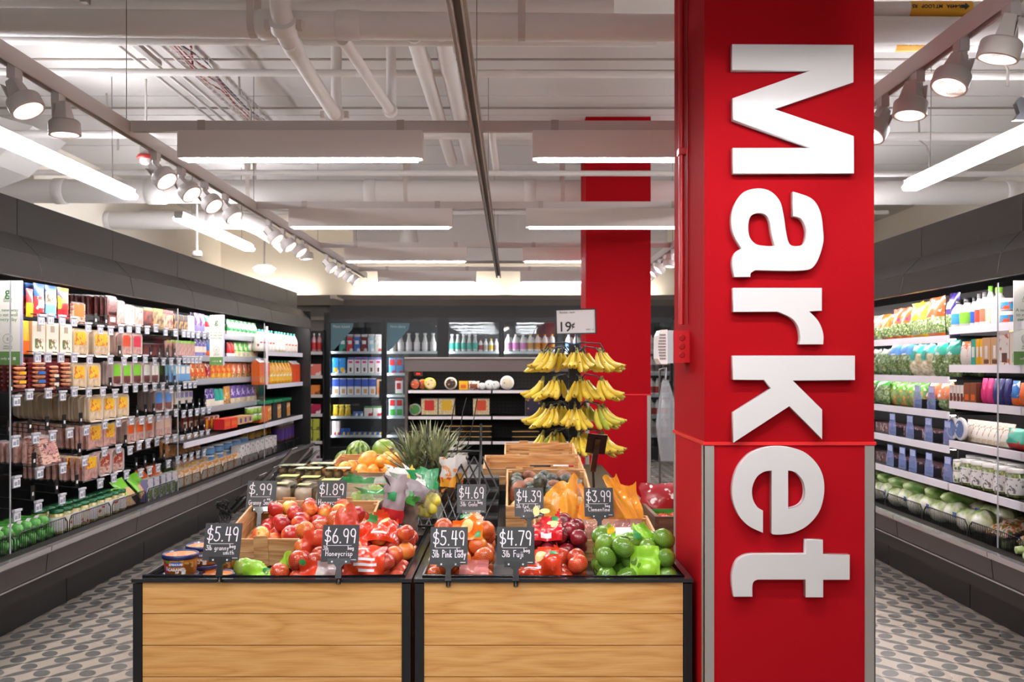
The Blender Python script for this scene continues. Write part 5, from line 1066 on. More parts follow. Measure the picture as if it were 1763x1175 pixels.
brow(1, 625, 656, 2, .69, ct(.15,.1,prt('efe9e4','c8323a',12),M_['green'],None,[(0,1,.85,1,M_['green'])],False,'yogurt_carton'), 'white and red multipack carton', 'carton')
brow(1, 606, 624, 2, .69, ct(.07,.1,prt('5f8fd0','f0f0f0',12),None,None,[],False,'yogurt_carton'), 'low blue cup carton', 'carton')
brow(1, 570, 583, 2, .39, ct(.22,.1,prt('e9e2dc','c22a3c',12),None,None,[],False,'cream_carton'), 'white and red cream carton', 'carton')
brow(1, 585, 600, 2, .39, ct(.1,.1,prt('2f5fc0','e0c040',12),None,None,[],False,'cup_carton'), 'blue cup carton', 'carton')
brow(1, 602, 656, 6, .39, ct(.045,.1,prt('3060b0','e0c848',14),None,None,[],False,'cup_carton'), 'flat blue and yellow cup carton', 'carton')
GM = mat('e8e9e2', .2, coat=.5)
for i in range(6): brow(2, 668+i*14, 681+i*14, 1, 1.72, lambda w_: bottle(.05,.29,GM,M_['white'],mat('dfe3e0',.3),'glassmilk','milk_bottle'), 'white milk bottle with a narrow neck', 'bottle', 1)
brow(2, 668, 693, 2, 1.375, ct(.24,.1,prt('3f8fc8','c22a30',8),None,M_['red'],[(.1,.9,.5,.9,M_['red'])],False,'milk_carton'), 'red and blue carton', 'carton')
brow(2, 679, 692, 1, 1.03, ct(.26,.1,M_['white'],M_['white'],M_['red'],[(.2,.8,.4,.85,M_['red']),(0,1,0,.1,M_['green'])],True,'milk_carton'), 'white carton with a red emblem', 'carton')
brow(2, 668, 693, 2, .69, ct(.27,.1,mat('a9cfd8',.4),None,None,[(.1,.9,.6,.95,M_['red']),(.1,.9,.05,.4,M_['green'])],False,'milk_carton'), 'pale carton with red and green labels', 'carton')
for i in range(5): brow(3, 773+i*10, 782+i*10, 1, 1.72, lambda w_: bottle(.042,.27,mat('cfd8d0',.3),M_['teal'],M_['white'],'glassmilk','milk_bottle'), 'slim milk bottle with a green label', 'bottle', 1)
for i, c_ in enumerate(['a83a3c', 'c8bfb8', 'f2c52a', 'c8a9b0']): brow(3, 823+i*9, 831+i*9, 1, 1.72, (lambda w_, c_=c_: bottle(.035,.2,M_['milk'],mat(c_,.4),mat(c_,.4),'slim','milk_bottle')), ['red capped','grey','yellow','pink'][i]+' small bottle', 'bottle', 1)
for i in range(3): brow(4, 869+i*13, 881+i*13, 1, 1.72, lambda w_: bottle(.055,.27,M_['milk'],mat('d47ac0',.4),M_['white'],'jug','milk_jug',.3), 'milk jug with a pink label', 'milk jug', 1)
for i in range(4): brow(4, 908+i*12.5, 919+i*12.5, 1, 1.72, lambda w_: bottle(.055,.27,M_['milk'],mat('c88a2c',.4),M_['yellow'],'jug','milk_jug',.3), 'milk jug with a yellow cap and amber label', 'milk jug', 1)
for i in range(3): brow(5, 974+i*13, 986+i*13, 1, 1.72, lambda w_: bottle(.055,.27,M_['milk'],mat('3f6fc0',.4),M_['sky'],'jug','milk_jug',.3), 'milk jug with a blue label', 'milk jug', 1)
for z, lab in ((1.72, 'c9ccc4'), (1.375, '7a6a6c'), (1.03, 'b8423c'), (.69, 'c05a4a'), (.39, 'c9c0b8')):
    for i in range(4): brow(6, 1118+i*11, 1128+i*11, 1, z, (lambda w_, lab=lab: bottle(.05,.26,M_['milk'],mat(lab,.4),mat('d8c8b8',.4),'jug','milk_jug',.3)), 'white milk jug', 'milk jug', 1)
# ---- the narrow shelf bay between the meat cooler and the glass doors
SY = 14.35; bx_ = lambda x: (x-881.5)*SY/F; bz = lambda y: 1.5-(y-629)*SY/F
g2 = empty('shelf_bay', (bx_(541), SY, 0), 0, 'narrow grocery shelf bay between the meat cooler and the glass door cooler', 'shelf unit'); ox2 = g2.location.x
MB().box(bx_(515)-ox2, bx_(557)-ox2, .4, .45, 0, 2.05).build('back_panel', BLK2, g2)
for x in (515, 556): MB().box(bx_(x)-ox2, bx_(x)+.012-ox2, 0, .4, 0, 2.05).build('side_post', BLK2, g2)
shz = [bz(y) for y in (606, 647, 680, 713, 760, 790)]
for z in shz:
    MB().box(bx_(515)-ox2, bx_(556)-ox2, 0, .4, z-.02, z-.003).build('shelf', BLK2, g2); MB().box(bx_(516)-ox2, bx_(555)-ox2, -.012, 0, z-.045, z+.003).build('price_rail', mat('d3cfd0', .4), g2)
def bay(a, b_, n, z, make, desc, cat, k):
    xa, xb = bx_(a), bx_(b_); p = (xb-xa)/n; pr = make(rq(p*.93))
    for i in range(n): reg(spawn(pr, (xa+p*(i+.5), SY+.07, z)), desc, cat, f'on {ORD[k]} shelf of narrow bay', key=a+i, frm='from aisle side')
bay(516, 553, 4, shz[0], lambda w_: bottle(.038,.29,mat('c9989a',.25,coat=.4),M_['red'],M_['white'],'soda','soda_bottle'), 'pink drink bottle', 'bottle', 0)
bay(516, 533, 1, shz[1], ct(.18,.1,prt('6a2f4a','e0c8d0',12)), 'plum coloured box', 'box', 1); bay(533, 553, 1, shz[1], ct(.18,.1,prt('e87a6a','f4e0d6',12)), 'coral box', 'box', 1)
bay(517, 531, 1, shz[2], ct(.15,.1,M_['pink']), 'magenta box', 'box', 2); bay(532, 551, 1, shz[2], ct(.15,.1,prt('e0853a','8a4a1c',12)), 'orange box', 'box', 2)
bay(526, 535, 1, shz[3], ct(.15,.1,prt('a8cf3a','c82a3c',12)), 'lime and red box', 'box', 3); bay(535, 552, 1, shz[3], ct(.15,.1,prt('b01f4c','f0d8e0',12)), 'crimson box', 'box', 3)
for dz in (0, .18): bay(525, 550, 2, shz[4]+dz, ct(.17,.1,prt('b9bd4c','6a6f2a',14)), 'olive green box ' + ('under another' if dz == 0 else 'on top of another'), 'box', 4)
bay(528, 550, 2, shz[5], ct(.2,.1,prt('dcd6da','8a3a6a',10)), 'white and purple box', 'box', 5)

# ------------------------------------------------------------------ the low island cooler
IY = 10.4; ix = lambda x: (x-881.5)*IY/F; iz = lambda y: 1.5-(y-629)*IY/F
g3 = empty('island_cooler', (0, IY, 0), 0, 'low black open cooler of cheeses behind the banana stand', 'cooler')
IX0, IX1 = ix(697), 1.2
def ip(nm, x0, x1, y0, y1, z0, z1, m, par=None): return MB().box(x0, x1, y0, y1, z0, z1).build(nm, m, par or g3)
ip('added_light_strip', IX0+.05, IX1-.05, .02, .05, iz(640)+.02, iz(640)+.03, lamp(16.))  # hidden glow added to brighten the cheeses, in place of track spot light
ip('header_panel', IX0, IX1, -.02, 0, iz(640), iz(618), mat('5f5450', .4)); ip('top_panel', IX0, IX1, 0, .75, iz(640)+.05, iz(618), mat('5f5450', .4)); ip('top_trim', IX0, IX1, -.03, 0, iz(618), iz(615.5), mat('b3a8a2', .3, metal=.5))
ip('side_panel', IX0, IX0+.03, -.0, .8, 0, iz(618), mat('5a504b', .4)); ip('side_panel', IX1-.03, IX1, 0, .8, 0, iz(618), mat('5a504b', .4)); ip('base', IX0, IX1, -.1, .8, 0, .42, BLK2)
pb = ip('back_panel', IX0, IX1, .6, .64, .42, 1.5, mat('18181a', .55))
b = MB()
for i in range(52):
    for j in range(24): x = IX0+.05+i*.045; z = .45+j*.045; b.add([(x-.006,.5985,z-.006),(x+.006,.5985,z-.006),(x+.006,.5985,z+.006),(x-.006,.5985,z+.006)], [(0,1,2,3)])
b.build('peg_holes', mat('030303', .8), pb)['kind'] = 'stuff'
ip('header_light', IX0+.05, IX1-.05, .0, .03, iz(640)+.012, iz(640)+.022, lamp(14.)) if False else None
gaugeb = ip('thermometer', ix(713), ix(727), -.0, .02, iz(640)-.05, iz(640)-.0, mat('5c3324', .5)); ip('red_digits', ix(717), ix(723), -.004, 0, iz(640)-.035, iz(640)-.018, lamp(2., 'ff2a20'), gaugeb)
isz = [iz(672), iz(717), iz(760), iz(800)]; mid = ix(846)
for z in isz:
    for a, b_ in ((IX0+.03, mid-.005), (mid+.005, IX1-.03)):
        ip('shelf', a, b_, .0, .58, z-.014, z-.002, BLK2); ip('price_rail', a+.01, b_, -.014, 0, z-.035, z-.002, mat('d9d2d2', .35))
def isl(x, z, proto, desc, cat, k, rot=(0,0,0), y=.12): reg(spawn(proto, (ix(x), IY+y, z), rot), desc, cat, f'on {ORD[k]} shelf of island cooler', key=x, frm='from aisle side')
def wheel(r, t_, m, lm, nm='cheese_round'):
    k = ('wheel', r, t_, m.name, lm.name)
    if k not in PC:
        xf = Matrix.Translation((0,0,r)) @ Matrix.Rotation(PI/2,4,'X')
        PC[k] = (nm, MB().lathe([(.0001,-t_/2),(r*.96,-t_/2),(r,-t_*.4),(r,t_*.4),(r*.96,t_/2),(.0001,t_/2)], 22, xf=xf).mesh(nm, m), [('label', MB().lathe([(r*.78,t_/2+.001),(.0001,t_/2+.002)], 20, xf=xf).mesh('label', lm), [])])
    return PC[k]
isl(713, isz[0], wheel(.062,.05,mat('2a2522',.3),prt('d9623a','f0e0c8',30)), 'black rimmed dip tub with an orange label', 'tub', 0)
isl(725, isz[0], wheel(.06,.05,mat('e8b25a',.3),prt('e0603a','f0e0c8',30)), 'amber tub tucked behind the orange one', 'tub', 0, y=.2)
isl(738, isz[0], wheel(.07,.06,mat('e8cf4a',.3),prt('e9d9a0','a85a6a',30)), 'yellow rimmed cheese wheel', 'cheese wheel', 0, (0,0,.3))
isl(775, isz[0], wheel(.072,.06,mat('e6dcc8',.3),prt('3a2620','c9a98a',30)), 'cream wheel with a dark brown label', 'cheese wheel', 0)
isl(797, isz[0], carton(.1,.06,.1,M_['yellow'],None,None,[(.2,.8,.2,.6,M_['orange'])],False,'cheese_box'), 'yellow cheese box', 'box', 0)
isl(815, isz[0], pouch(.13,.1,.05,[(1,prt('e8ddd0','8a3a2a',24))],(.15,.85,.2,.7,mat('8a4a34',.4)),95,'cheese_pack',.12), 'cheese pack with a brown label', 'cheese pack', 0)
for i, x in enumerate((829, 842, 852)): isl(x, isz[0], wheel([.04,.055,.05][i],.05,M_['white'],prt('dfe6e4','5a8a8a',30)), ['small','medium','tilted'][i]+' white cheese tub', 'tub', 0, (0,0,.4), .16)
isl(873, isz[0], wheel(.08,.06,M_['white'],prt('cfc8b0','6a5a9a',24)), 'large white wheel with a picture label', 'cheese wheel', 0)
isl(713, isz[1], wheel(.07,.05,mat('cfd2cc',.3),prt('4f9a4a','e0a04a',20)), 'clear tub with a green label', 'tub', 1)
SHR = speck([(.42,'d8c08a'),(.58,'f2e2b0')], 60)
for x, lc_, nm in ((738, 'e0352c', 'red'), (768, 'f0c02c', 'yellow'), (828, 'e8542c', 'orange-red'), (919, '2a2c4a', 'navy')): isl(x, isz[1], flatpack(.185,.2,.05,SHR if nm != 'navy' else prt('23243c','c98a4a',16),mat(lc_,.35),None,'cheese_pack',(.2,.8,.3,.88)), f'clear shredded cheese box with a {nm} label', 'cheese box', 1)
isl(705, isz[1], wheel(.06,.05,M_['white'],M_['white']), 'white tub at the cooler end', 'tub', 1, y=.25)
TR = MB(); TR.box(-.14,.14,-.1,.1,0,.008)
for s_ in (-1, 1): TR.box(s_*.14, s_*.15, -.11, .11, 0, .05); TR.box(-.15, .15, s_*.1, s_*.11, 0, .05)
TRP = ('food_tray', TR.mesh('food_tray', mat('101011', .25)), [('clear_lid', MB().box(-.148,.148,-.108,.108,.045,.055).mesh('clear_lid', film('9a8f80', .4, .1, .1)), []), ('gold_edge', MB().box(-.155,.155,-.115,-.11,.045,.052).mesh('gold_edge', mat('b98a3a', .4)), [])])
for x, n in ((727, 2), (788, 3), (823, 3), (905, 2)):
    for j in range(n): isl(x+j*.01, isz[2]+j*.06, TRP, 'black food tray stacked ' + ['at the bottom','in the middle' if n == 3 else 'on top','on top'][j], 'tray', 2)
isl(714, isz[2]+.0, carton(.2,.2,.16,mat('1c1613',.4),None,None,[],False,'dark_box'), 'dark box at the cooler end', 'box', 2, y=.3)

# ------------------------------------------------------------------ the banana stand
BS = P(988, 640, 7.1); bsx = BS.x
st = empty('banana_stand', (bsx, 7.1, 0), 0, 'black wire stand with curved arms carrying tiers of bananas', 'stand')
MB().lathe([(.28,0),(.28,.02),(.03,.035)], 24).build('base', mat('151516',.4), st); MB().box(-.04,.04,-.03,.03,.02,1.66).build('post', mat('151516',.4), st)
tiers = [1.60, 1.385, 1.175, .965]
NB_ = 7
for ti, z in enumerate(tiers):
    for k in range(NB_):
        a = -PI/2 + (k-(NB_-1)/2)*PI*2/NB_*1.0 + (.12 if ti % 2 else 0)
        c, s_ = math.cos(a), math.sin(a)
        MB().tube([(c*.03,s_*.03,z-.02),(c*.1,s_*.1,z+.045),(c*.2,s_*.2,z+.03),(c*.24,s_*.24,z-.01),(c*.25,s_*.25,z+.02)], .005, 6).build('arm', mat('151516',.35), st)
loop = MB()
for sx in (-1, 1): loop.tube([(0,0,1.655),(sx*.06,0,1.675),(sx*.2,-.02,1.665),(sx*.225,-.03,1.62)], .006, 8)
loop.build('top_hoop', mat('151516',.35), st)
BAN = []
for nm, st_ in (('ripe', [(.3,'c9a82a'),(.55,'e6c73c'),(.75,'f0d84e')]), ('green', [(.3,'8fa82c'),(.5,'cfc23c'),(.75,'e8d24a')])):
    BAN.append(speck(st_, 7, .38, .25, rand=.3))
BTIP = mat('4a3f1c', .6)
def banana_mesh(m, bend, L_=.205, r=.0225):
    pts = []; rr = []; N = 12
    for i in range(N+1):
        t_ = i/N; a = bend*(t_-.15)
        pts.append((0, -L_*(.08+.0)*t_ - L_/bend*(1-math.cos(bend*t_))*.9, -L_/bend*math.sin(bend*t_)))
        rr.append(r*(.28 if t_ < .06 else .42 if t_ < .14 else min(1, .62+1.6*(t_-.14)) if t_ < .4 else 1 if t_ < .8 else max(.25, 1-(t_-.8)*3.6)))
    b = MB(); b.tube(pts, rr, 7, 0); b.tube([pts[-1], tuple(Vector(pts[-1])+(Vector(pts[-1])-Vector(pts[-2]))*.35)], [r*.26, r*.2], 7, 1)
    me = b.mesh('banana', [m, BTIP]); return me, pts, r
BM = [banana_mesh(m, bd) for m in BAN for bd in (1.15, 1.45, 1.75)]
STK = MB()
for k in range(1): STK.lathe([(.0001, .002), (.0075, .0018)], 10, xf=Matrix.Rotation(PI/2, 4, 'X'))
STM = STK.mesh('sticker', [mat('2f4fb0', .4)]); STM2 = STK.mesh('sticker', [mat('e0507a', .4)])
rb = random.Random(5)
def bunch(loc, facing, green, n=5):
    o = MB().tube([(0,0,.03),(0,-.004,.01),(0,-.01,-.012)], [.008,.012,.018], 8).build('banana_bunch', speck([(.4,'6f7a2a'),(.6,'9a8a34')],20,.5,.1), None, loc, (0,0,facing))
    for i in range(n):
        f_ = (i-(n-1)/2); me, pts, r = BM[(3 if green else 0)+rb.randrange(3)]
        yaw = f_*.17+rb.uniform(-.06,.06); c = link('banana', me, o, (f_*.016, -.008*(1-abs(f_)*.2)-.02*(i%2), -.006), (-.32+.05*abs(f_)+rb.uniform(-.05,.05), 0, 0))
        c.rotation_euler = (Matrix.Rotation(yaw,3,'Z') @ Matrix.Rotation(-f_*.085,3,'Y') @ Matrix.Rotation(-.12,3,'X')).to_euler()
        if i % 2 == 1 or n < 4:
            q = pts[5]; link('sticker', STM if i % 4 else STM2, c, (q[0]+.0, q[1]-r*.98, q[2]+.0), (.25,0,0))
    return o
NT = ['top', 'second', 'third', 'lowest']
for ti, z in enumerate(tiers):
    for k in range(NB_):
        a = -PI/2 + (k-(NB_-1)/2)*PI*2/NB_ + (.12 if ti % 2 else 0) + rb.uniform(-.05,.05); c, s_ = math.cos(a), math.sin(a)
        o = bunch((bsx+c*.235, 7.1+s_*.235, z-.0), a+PI/2, rb.random() < (.35 if ti < 3 else .6), rb.choice([6,6,7]))
        reg(o, 'banana bunch', 'banana bunch', f'on {NT[ti]} tier of banana stand', key=k, frm='counting round from the cooler side')
# price placard over the stand
v = P(991.5, 554, 7.0); sg = empty('price_placard', v, 0, 'white framed 19 cent price placard above the banana stand', 'sign')
bd = MB().box(-.148,.148,0,.006,-.091,.091).build('board', mat('ece9ea', .45), sg)
fm = MB()
for x0, x1, z0, z1 in ((-.155,.155,.088,.097),(-.155,.155,-.097,-.088),(-.155,-.146,-.097,.097),(.146,.155,-.097,.097)): fm.box(x0, x1, -.004, .008, z0, z1)
fm.build('frame', mat('232326', .35), sg); sg.rotation_euler = (0, -.025, 0)
lettering('19', .105, INK, bd, (-.085, -.001, -.073), bold=.0012); lettering('¢', .062, INK, bd, (-.022, -.001, -.045), bold=.001)
lettering('Banana - each', .021, INK, bd, (-.065, -.001, .065)); lettering('004011  ea', .013, INK, bd, (.105, -.001, -.066))
MB().tube([(0,.01,-.09),(0,.03,-.2),(0,.1,-.24)], .005, 6).build('stem', mat('1a1a1b', .35), sg)
# hanging clear produce bag by the far column
v = P(1146, 760, 6.2); hb = empty('plastic_bag', (v.x, v.y, 0.62), 0, 'grey translucent plastic bag hanging between the two red columns', 'bag')
Q = []
for i in range(12):
    t_ = i/11; z = .78-.55*t_; wd = .02+.085*min(1,t_*1.4)*(1-.55*max(0,t_-.55)/.45); Q.append([(math.cos(2*PI*j/16)*wd*(1+.22*math.sin(5*j+i*.3))-.0+.03*t_, math.sin(2*PI*j/16)*wd*.6, z) for j in range(17)])
MB().grid(Q).build('bag_film', film('b9bcc0', .42, .2, .7), hb)
MB().box(-.02,.02,-.02,.02,-.62,-.6).tube([(-.02,.12,-.62),(-.02,.12,.85),(-.0,.0,.86),(0,0,.77)], .008, 8).build('holder_post', mat('77777a',.3,metal=.7), hb)
# ------------------------------------------------------------------ the two produce tables
OAK = wood('e3b06e', 'd79c57', 'b98042', 1.5, 0, .42)
CRATE = wood('d8b07c', 'b98856', '85592f', 1.6, 0, .6)
CRATEY = wood('d8b07c', 'b98856', '85592f', 1.6, 1, .6)
FRM = mat('18191b', .38); RIM = mat('232427', .22, coat=.3)
FY = 3.42; DKZ = .65
def table(x0, x1, label, side_label):
    cx_ = (x0+x1)/2; r = empty('produce_table', (cx_, FY, 0), 0, label, 'table', 'produce tables'); a, b_ = x0-cx_, x1-cx_; LEN = 3.25
    for x in (a, b_-.032): MB().box(x, x+.032, .0, .04, 0, .685).build('corner_post', FRM, r)
    for x in (a, b_-.032): MB().box(x, x+.032, LEN-.04, LEN, 0, .685).build('corner_post', FRM, r)
    z = .688-.115
    zs = [(.573,.688), (.455,.570), (.337,.452), (.219,.334), (.101,.216)]
    for z0, z1 in zs: MB().box(a+.034, b_-.034, .006, .026, z0, z1).build('plank', OAK, r)
    for x in (a+.006, b_-.026):
        for z0, z1 in zs: MB().box(x, x+.02, .045, LEN-.045, z0, z1).build('plank', wood('d9a566','c58a49','a56d33',1.,1,.42), r)
    MB().box(a+.03, b_-.03, .028, .034, .1, .69).build('backing', FRM, r)
    rim = MB(); rim.box(a-.004, b_+.004, -.004, .03, .69, .703); rim.box(a-.004, a+.03, .03, LEN, .69, .703); rim.box(b_-.03, b_+.004, .03, LEN, .69, .703); rim.box(a-.004, b_+.004, LEN-.03, LEN, .69, .703)
    rim.build('top_rim', RIM, r)
    lip = MB(); lip.tube([(a+.03, LEN-.1, .706), (a+.03, .03, .706), (b_-.03, .03, .706), (b_-.03, LEN-.1, .706)], .008, 8); lip.build('tray_lip', RIM, r)
    MB().box(a+.03, b_-.03, .03, .9, DKZ-.01, DKZ).build('front_well', FRM, r)
    MB().box(a+.03, b_-.03, .9, 1.85, .66, .70).build('step_shelf', FRM, r); MB().box(a+.03, b_-.03, 1.85, LEN-.03, .74, .78).build('step_shelf', FRM, r)
    MB().box(a+.03, b_-.03, .89, .9, DKZ, .7).build('riser', FRM, r); MB().box(a+.03, b_-.03, 1.84, 1.85, .7, .78).build('riser', FRM, r)
    MB().box(a+.03, a+.036, .03, LEN, .5, .69).build('inner_side', FRM, r); MB().box(b_-.036, b_-.03, .03, LEN, .5, .69).build('inner_side', FRM, r)
    MB().box(a+.05, b_-.05, .05, LEN-.05, 0, .09).build('plinth', FRM, r)
    return r
T1 = table(-1.413, -.378, 'oak planked produce table with a black rim, the one with apples and caramel dip tubs', '')
T2 = table(-.362, .672, 'oak planked produce table with a black rim, standing against the lettered red column', '')
# black steps inside the right table
stp = empty('step_riser', (-.19, 4.2, .6), 0, 'empty black stepped riser between the signs and the crates', 'riser')
for i in range(6): MB().box(-.14, .12, i*.16, i*.16+.15, .0, .06+i*.045).build('step', mat('17181a', .3), stp); 
for i in range(6): MB().box(-.14, .12, i*.16-.003, i*.16, .05+i*.045, .06+i*.045).build('step_edge', mat('5a5b60', .25), stp)

def crate(x0, x1, y0, y1, z, h, tilt, label, slats=2):
    r = empty('wooden_crate', ((x0+x1)/2, y0, z), 0, label, 'crate', 'wooden crates on the produce tables'); r.rotation_euler = (tilt, 0, 0)
    w_ = (x1-x0)/2; d = y1-y0; hs = h/slats
    for i in range(slats):
        for y in (0, d-.01): MB().box(-w_, w_, y, y+.01, i*hs+.002, (i+1)*hs-.002).build('slat', CRATE, r)
        for x in (-w_, w_-.01): MB().box(x, x+.01, .011, d-.011, i*hs+.002, (i+1)*hs-.002).build('slat', CRATEY, r)
    MB().box(-w_+.01, w_-.01, .011, d-.011, .0, .008).build('floor_board', CRATEY, r)
    for x in (-w_*.45, w_*.45):
        for y in (-.004, d): MB().box(x-.03, x+.03, y, y+.004, -.0, h+.012).build('cleat', CRATE, r)
    for sx in (-1, 1):
        for yy_ in (.011, d-.031): MB().box(sx*(w_-.01), sx*(w_-.03), yy_, yy_+.02, .008, h-.01).build('corner_block', CRATE, r)
    return r
crA = crate(-1.215, -.62, 3.86, 4.36, .655, .12, .18, 'tilted wooden crate holding the loose red apples')
crB = crate(-1.20, -.62, 4.42, 4.86, .735, .1, .1, 'wooden crate holding the netted pears behind the apples')
crC = crate(.10, .64, 3.98, 4.36, .625, .12, .12, 'wooden crate holding the orange topped clementine bags')
crD = crate(-.03, .40, 4.40, 5.05, .70, .13, .16, 'wooden crate holding avocados and potatoes')
crE = crate(-.17, .42, 5.35, 5.75, .80, .10, .1, 'empty wooden crate, the nearer of two before the bananas')
crF = crate(-.05, .42, 5.9, 6.3, .83, .1, .1, 'empty wooden crate, the one right under the bananas')
crG = crate(-1.12, -.52, 5.5, 6.0, .78, .08, .12, 'wooden crate holding the oranges and melons')
# pens lying on the empty crates
for x, y, z, c_, l_ in ((.165, 5.36, .905, '22242a', 'black marker pen lying on the empty crate edge'), (.30, 5.36, .905, 'e9e4e4', 'white marker pen with a red tip lying on the empty crate edge')):
    p_ = empty('marker_pen', (x, y, z+.006), 0, l_, 'pen'); MB().tube([(-.06,0,0),(.03,0,0)], .006, 8).build('barrel', mat(c_, .4), p_); MB().tube([(.03,0,0),(.06,0,0)], .0065, 8).build('cap', mat('22242a' if c_ != 'e9e4e4' else 'b8262c', .4), p_)

# ------------------------------------------------------------------ fruit
def apple_mesh(r, m, n=20):
    prof = []
    for i in range(15):
        a = -PI/2 + PI*i/14; rr_ = r*(1.0 - .06*math.sin(a)**2)*math.cos(a)**.8 if abs(math.cos(a)) > 1e-6 else 0
        z = r*.92*math.sin(a)
        if i > 10: z -= r*.13*((i-10)/4)**2.2
        if i < 3: z += r*.07*((3-i)/3)**2
        rr_ *= (1 + .05*math.sin(a)); prof.append((max(rr_, .0001), z))
    b = MB().lathe(prof, n); return b.mesh('apple', m)
STEMM = MB().tube([(0,0,.024),(.001,0,.034),(.004,0,.043)], .0014, 5).mesh('stem', mat('5a4020', .7))
def apple_mat(stops, net=None, scale=14, rand=.35):
    k = ('apple', tuple(stops), net, scale)
    if k in MC: return MC[k]
    m = speck(stops, scale, .24, .5, stretch=(1, 1, .35), rand=rand, detail=3.)
    if net:
        m = m.copy(); t = m.node_tree; b = t.nodes['Principled BSDF']; L = t.links.new
        tc = t.nodes.new('ShaderNodeTexCoord'); sp = t.nodes.new('ShaderNodeSeparateXYZ'); L(tc.outputs['Object'], sp.inputs[0])
        def Mm(op, a, c, d=None):
            n = t.nodes.new('ShaderNodeMath'); n.operation = op
            for i, x in enumerate((a, c, d)):
                if x is None: continue
                if isinstance(x, (int, float)): n.inputs[i].default_value = x
                else: L(x, n.inputs[i])
            return n.outputs[0]
        an = Mm('ARCTAN2', sp.outputs[1], sp.outputs[0]); zz = sp.outputs[2]; outs = []
        for sg_ in (1, -1):
            q = Mm('ADD', Mm('MULTIPLY', an, 22/(2*PI)), Mm('MULTIPLY', zz, sg_*120.)); fr = Mm('FRACT', q, 0); outs.append(Mm('LESS_THAN', fr, .16))
        mk = Mm('MAXIMUM', outs[0], outs[1]); mk = Mm('MULTIPLY', mk, .75)
        mx = t.nodes.new('ShaderNodeMix'); mx.data_type = 'RGBA'; src = b.inputs['Base Color'].links[0].from_socket
        L(mk, mx.inputs[0]); L(src, mx.inputs[6]); mx.inputs[7].default_value = hexc(net); L(mx.outputs[2], b.inputs['Base Color'])
        bp = t.nodes.new('ShaderNodeBump'); bp.inputs['Strength'].default_value = .5; bp.inputs['Distance'].default_value = .002; L(mk, bp.inputs['Height']); L(bp.outputs[0], b.inputs['Normal'])
    MC[k] = m; return m
HONEY = apple_mat([(.30,'eabf56'),(.44,'de7238'),(.55,'c4342a'),(.74,'a02220')], rand=.3)
apA = apple_mesh(.0385, HONEY)
def pack(n, r, x0, x1, y0, y1, z0, seed, layers_pull=1.2, iters=260, slope=0.):
    """Settle n balls of radius r into a box; returns their centres."""
    rn = np.random.RandomState(seed); p = np.column_stack([rn.uniform(x0+r, x1-r, n), rn.uniform(y0+r, y1-r, n), z0+r+rn.uniform(0, r*5, n)])
    for it in range(iters):
        p[:, 2] -= .0016
        for _ in range(3):
            d = p[:, None, :]-p[None, :, :]; L_ = np.sqrt((d**2).sum(-1))+1e-9; ov = np.clip(2*r*.985-L_, 0, None); np.fill_diagonal(ov, 0)
            p += (d/L_[..., None]*ov[..., None]*.42).sum(1)
            p[:, 0] = np.clip(p[:, 0], x0+r, x1-r); p[:, 1] = np.clip(p[:, 1], y0+r, y1-r)
            fl = z0+r+slope*(p[:, 1]-y0); p[:, 2] = np.maximum(p[:, 2], fl)
    return p
def loose(pts, me, name, desc, cat, where, stem=True, scale=(.93, 1.05), rr_=random.Random(3), frm='counting from the aisle side'):
    for i, (x, y, z) in enumerate(pts):
        o = link(name, me, None, (x, y, z), (rr_.uniform(-.9,.9), rr_.uniform(-.9,.9), rr_.uniform(0, 6)), rr_.uniform(*scale))
        if stem: link('stem', STEMM, o)
        reg(o, desc, cat, where, key=x, frm=frm)
pts = pack(60, .0385, -1.15, -.66, 3.875, 4.33, .665, 4, slope=.18)
loose(pts, apA, 'apple', 'loose red and yellow apple', 'apple', 'in the tilted wooden crate')
# -------- bags of fruit
def drape(fr, r, dirn, up, centre, w_, h, nu=16, nv=18, off=.004, sm=5, back=.05, floor_z=None):
    """A film laid over the fruit: rays along dirn hit the balls, then the sheet is smoothed outwards."""
    d = Vector(dirn).normalized(); rt_ = d.cross(Vector(up)).normalized(); u2 = rt_.cross(d).normalized()
    c0 = Vector(centre); D = np.zeros((nv+1, nu+1)); F_ = [Vector(p) for p in fr]; hit = np.zeros_like(D, bool)
    S = [[c0 + rt_*((j/nu-.5)*w_) + u2*((i/nv-.5)*h) - d*.5 for j in range(nu+1)] for i in range(nv+1)]
    for i in range(nv+1):
        for j in range(nu+1):
            best = 9.
            for f in F_:
                m_ = S[i][j]-f; b_ = m_.dot(d); c_ = m_.dot(m_)-(r+off)**2; q = b_*b_-c_
                if q > 0: best = min(best, -b_-math.sqrt(q))
            D[i, j] = best if best < 8 else .5+back; hit[i, j] = best < 8
    B = D.copy()
    for _ in range(sm):
        A = D.copy(); A[1:-1, 1:-1] = (D[:-2, 1:-1]+D[2:, 1:-1]+D[1:-1, :-2]+D[1:-1, 2:])/4
        A[0, 1:-1] = (D[0, :-2]+D[0, 2:]+D[1, 1:-1])/3; A[-1, 1:-1] = (D[-1, :-2]+D[-1, 2:]+D[-2, 1:-1])/3
        A[1:-1, 0] = (D[:-2, 0]+D[2:, 0]+D[1:-1, 1])/3; A[1:-1, -1] = (D[:-2, -1]+D[2:, -1]+D[1:-1, -2])/3
        D = np.minimum(A, B) if _ < sm-1 else A
    D = np.minimum(D, B+.0)
    G = [[S[i][j] + d*float(D[i, j]) for j in range(nu+1)] for i in range(nv+1)]
    return G, hit
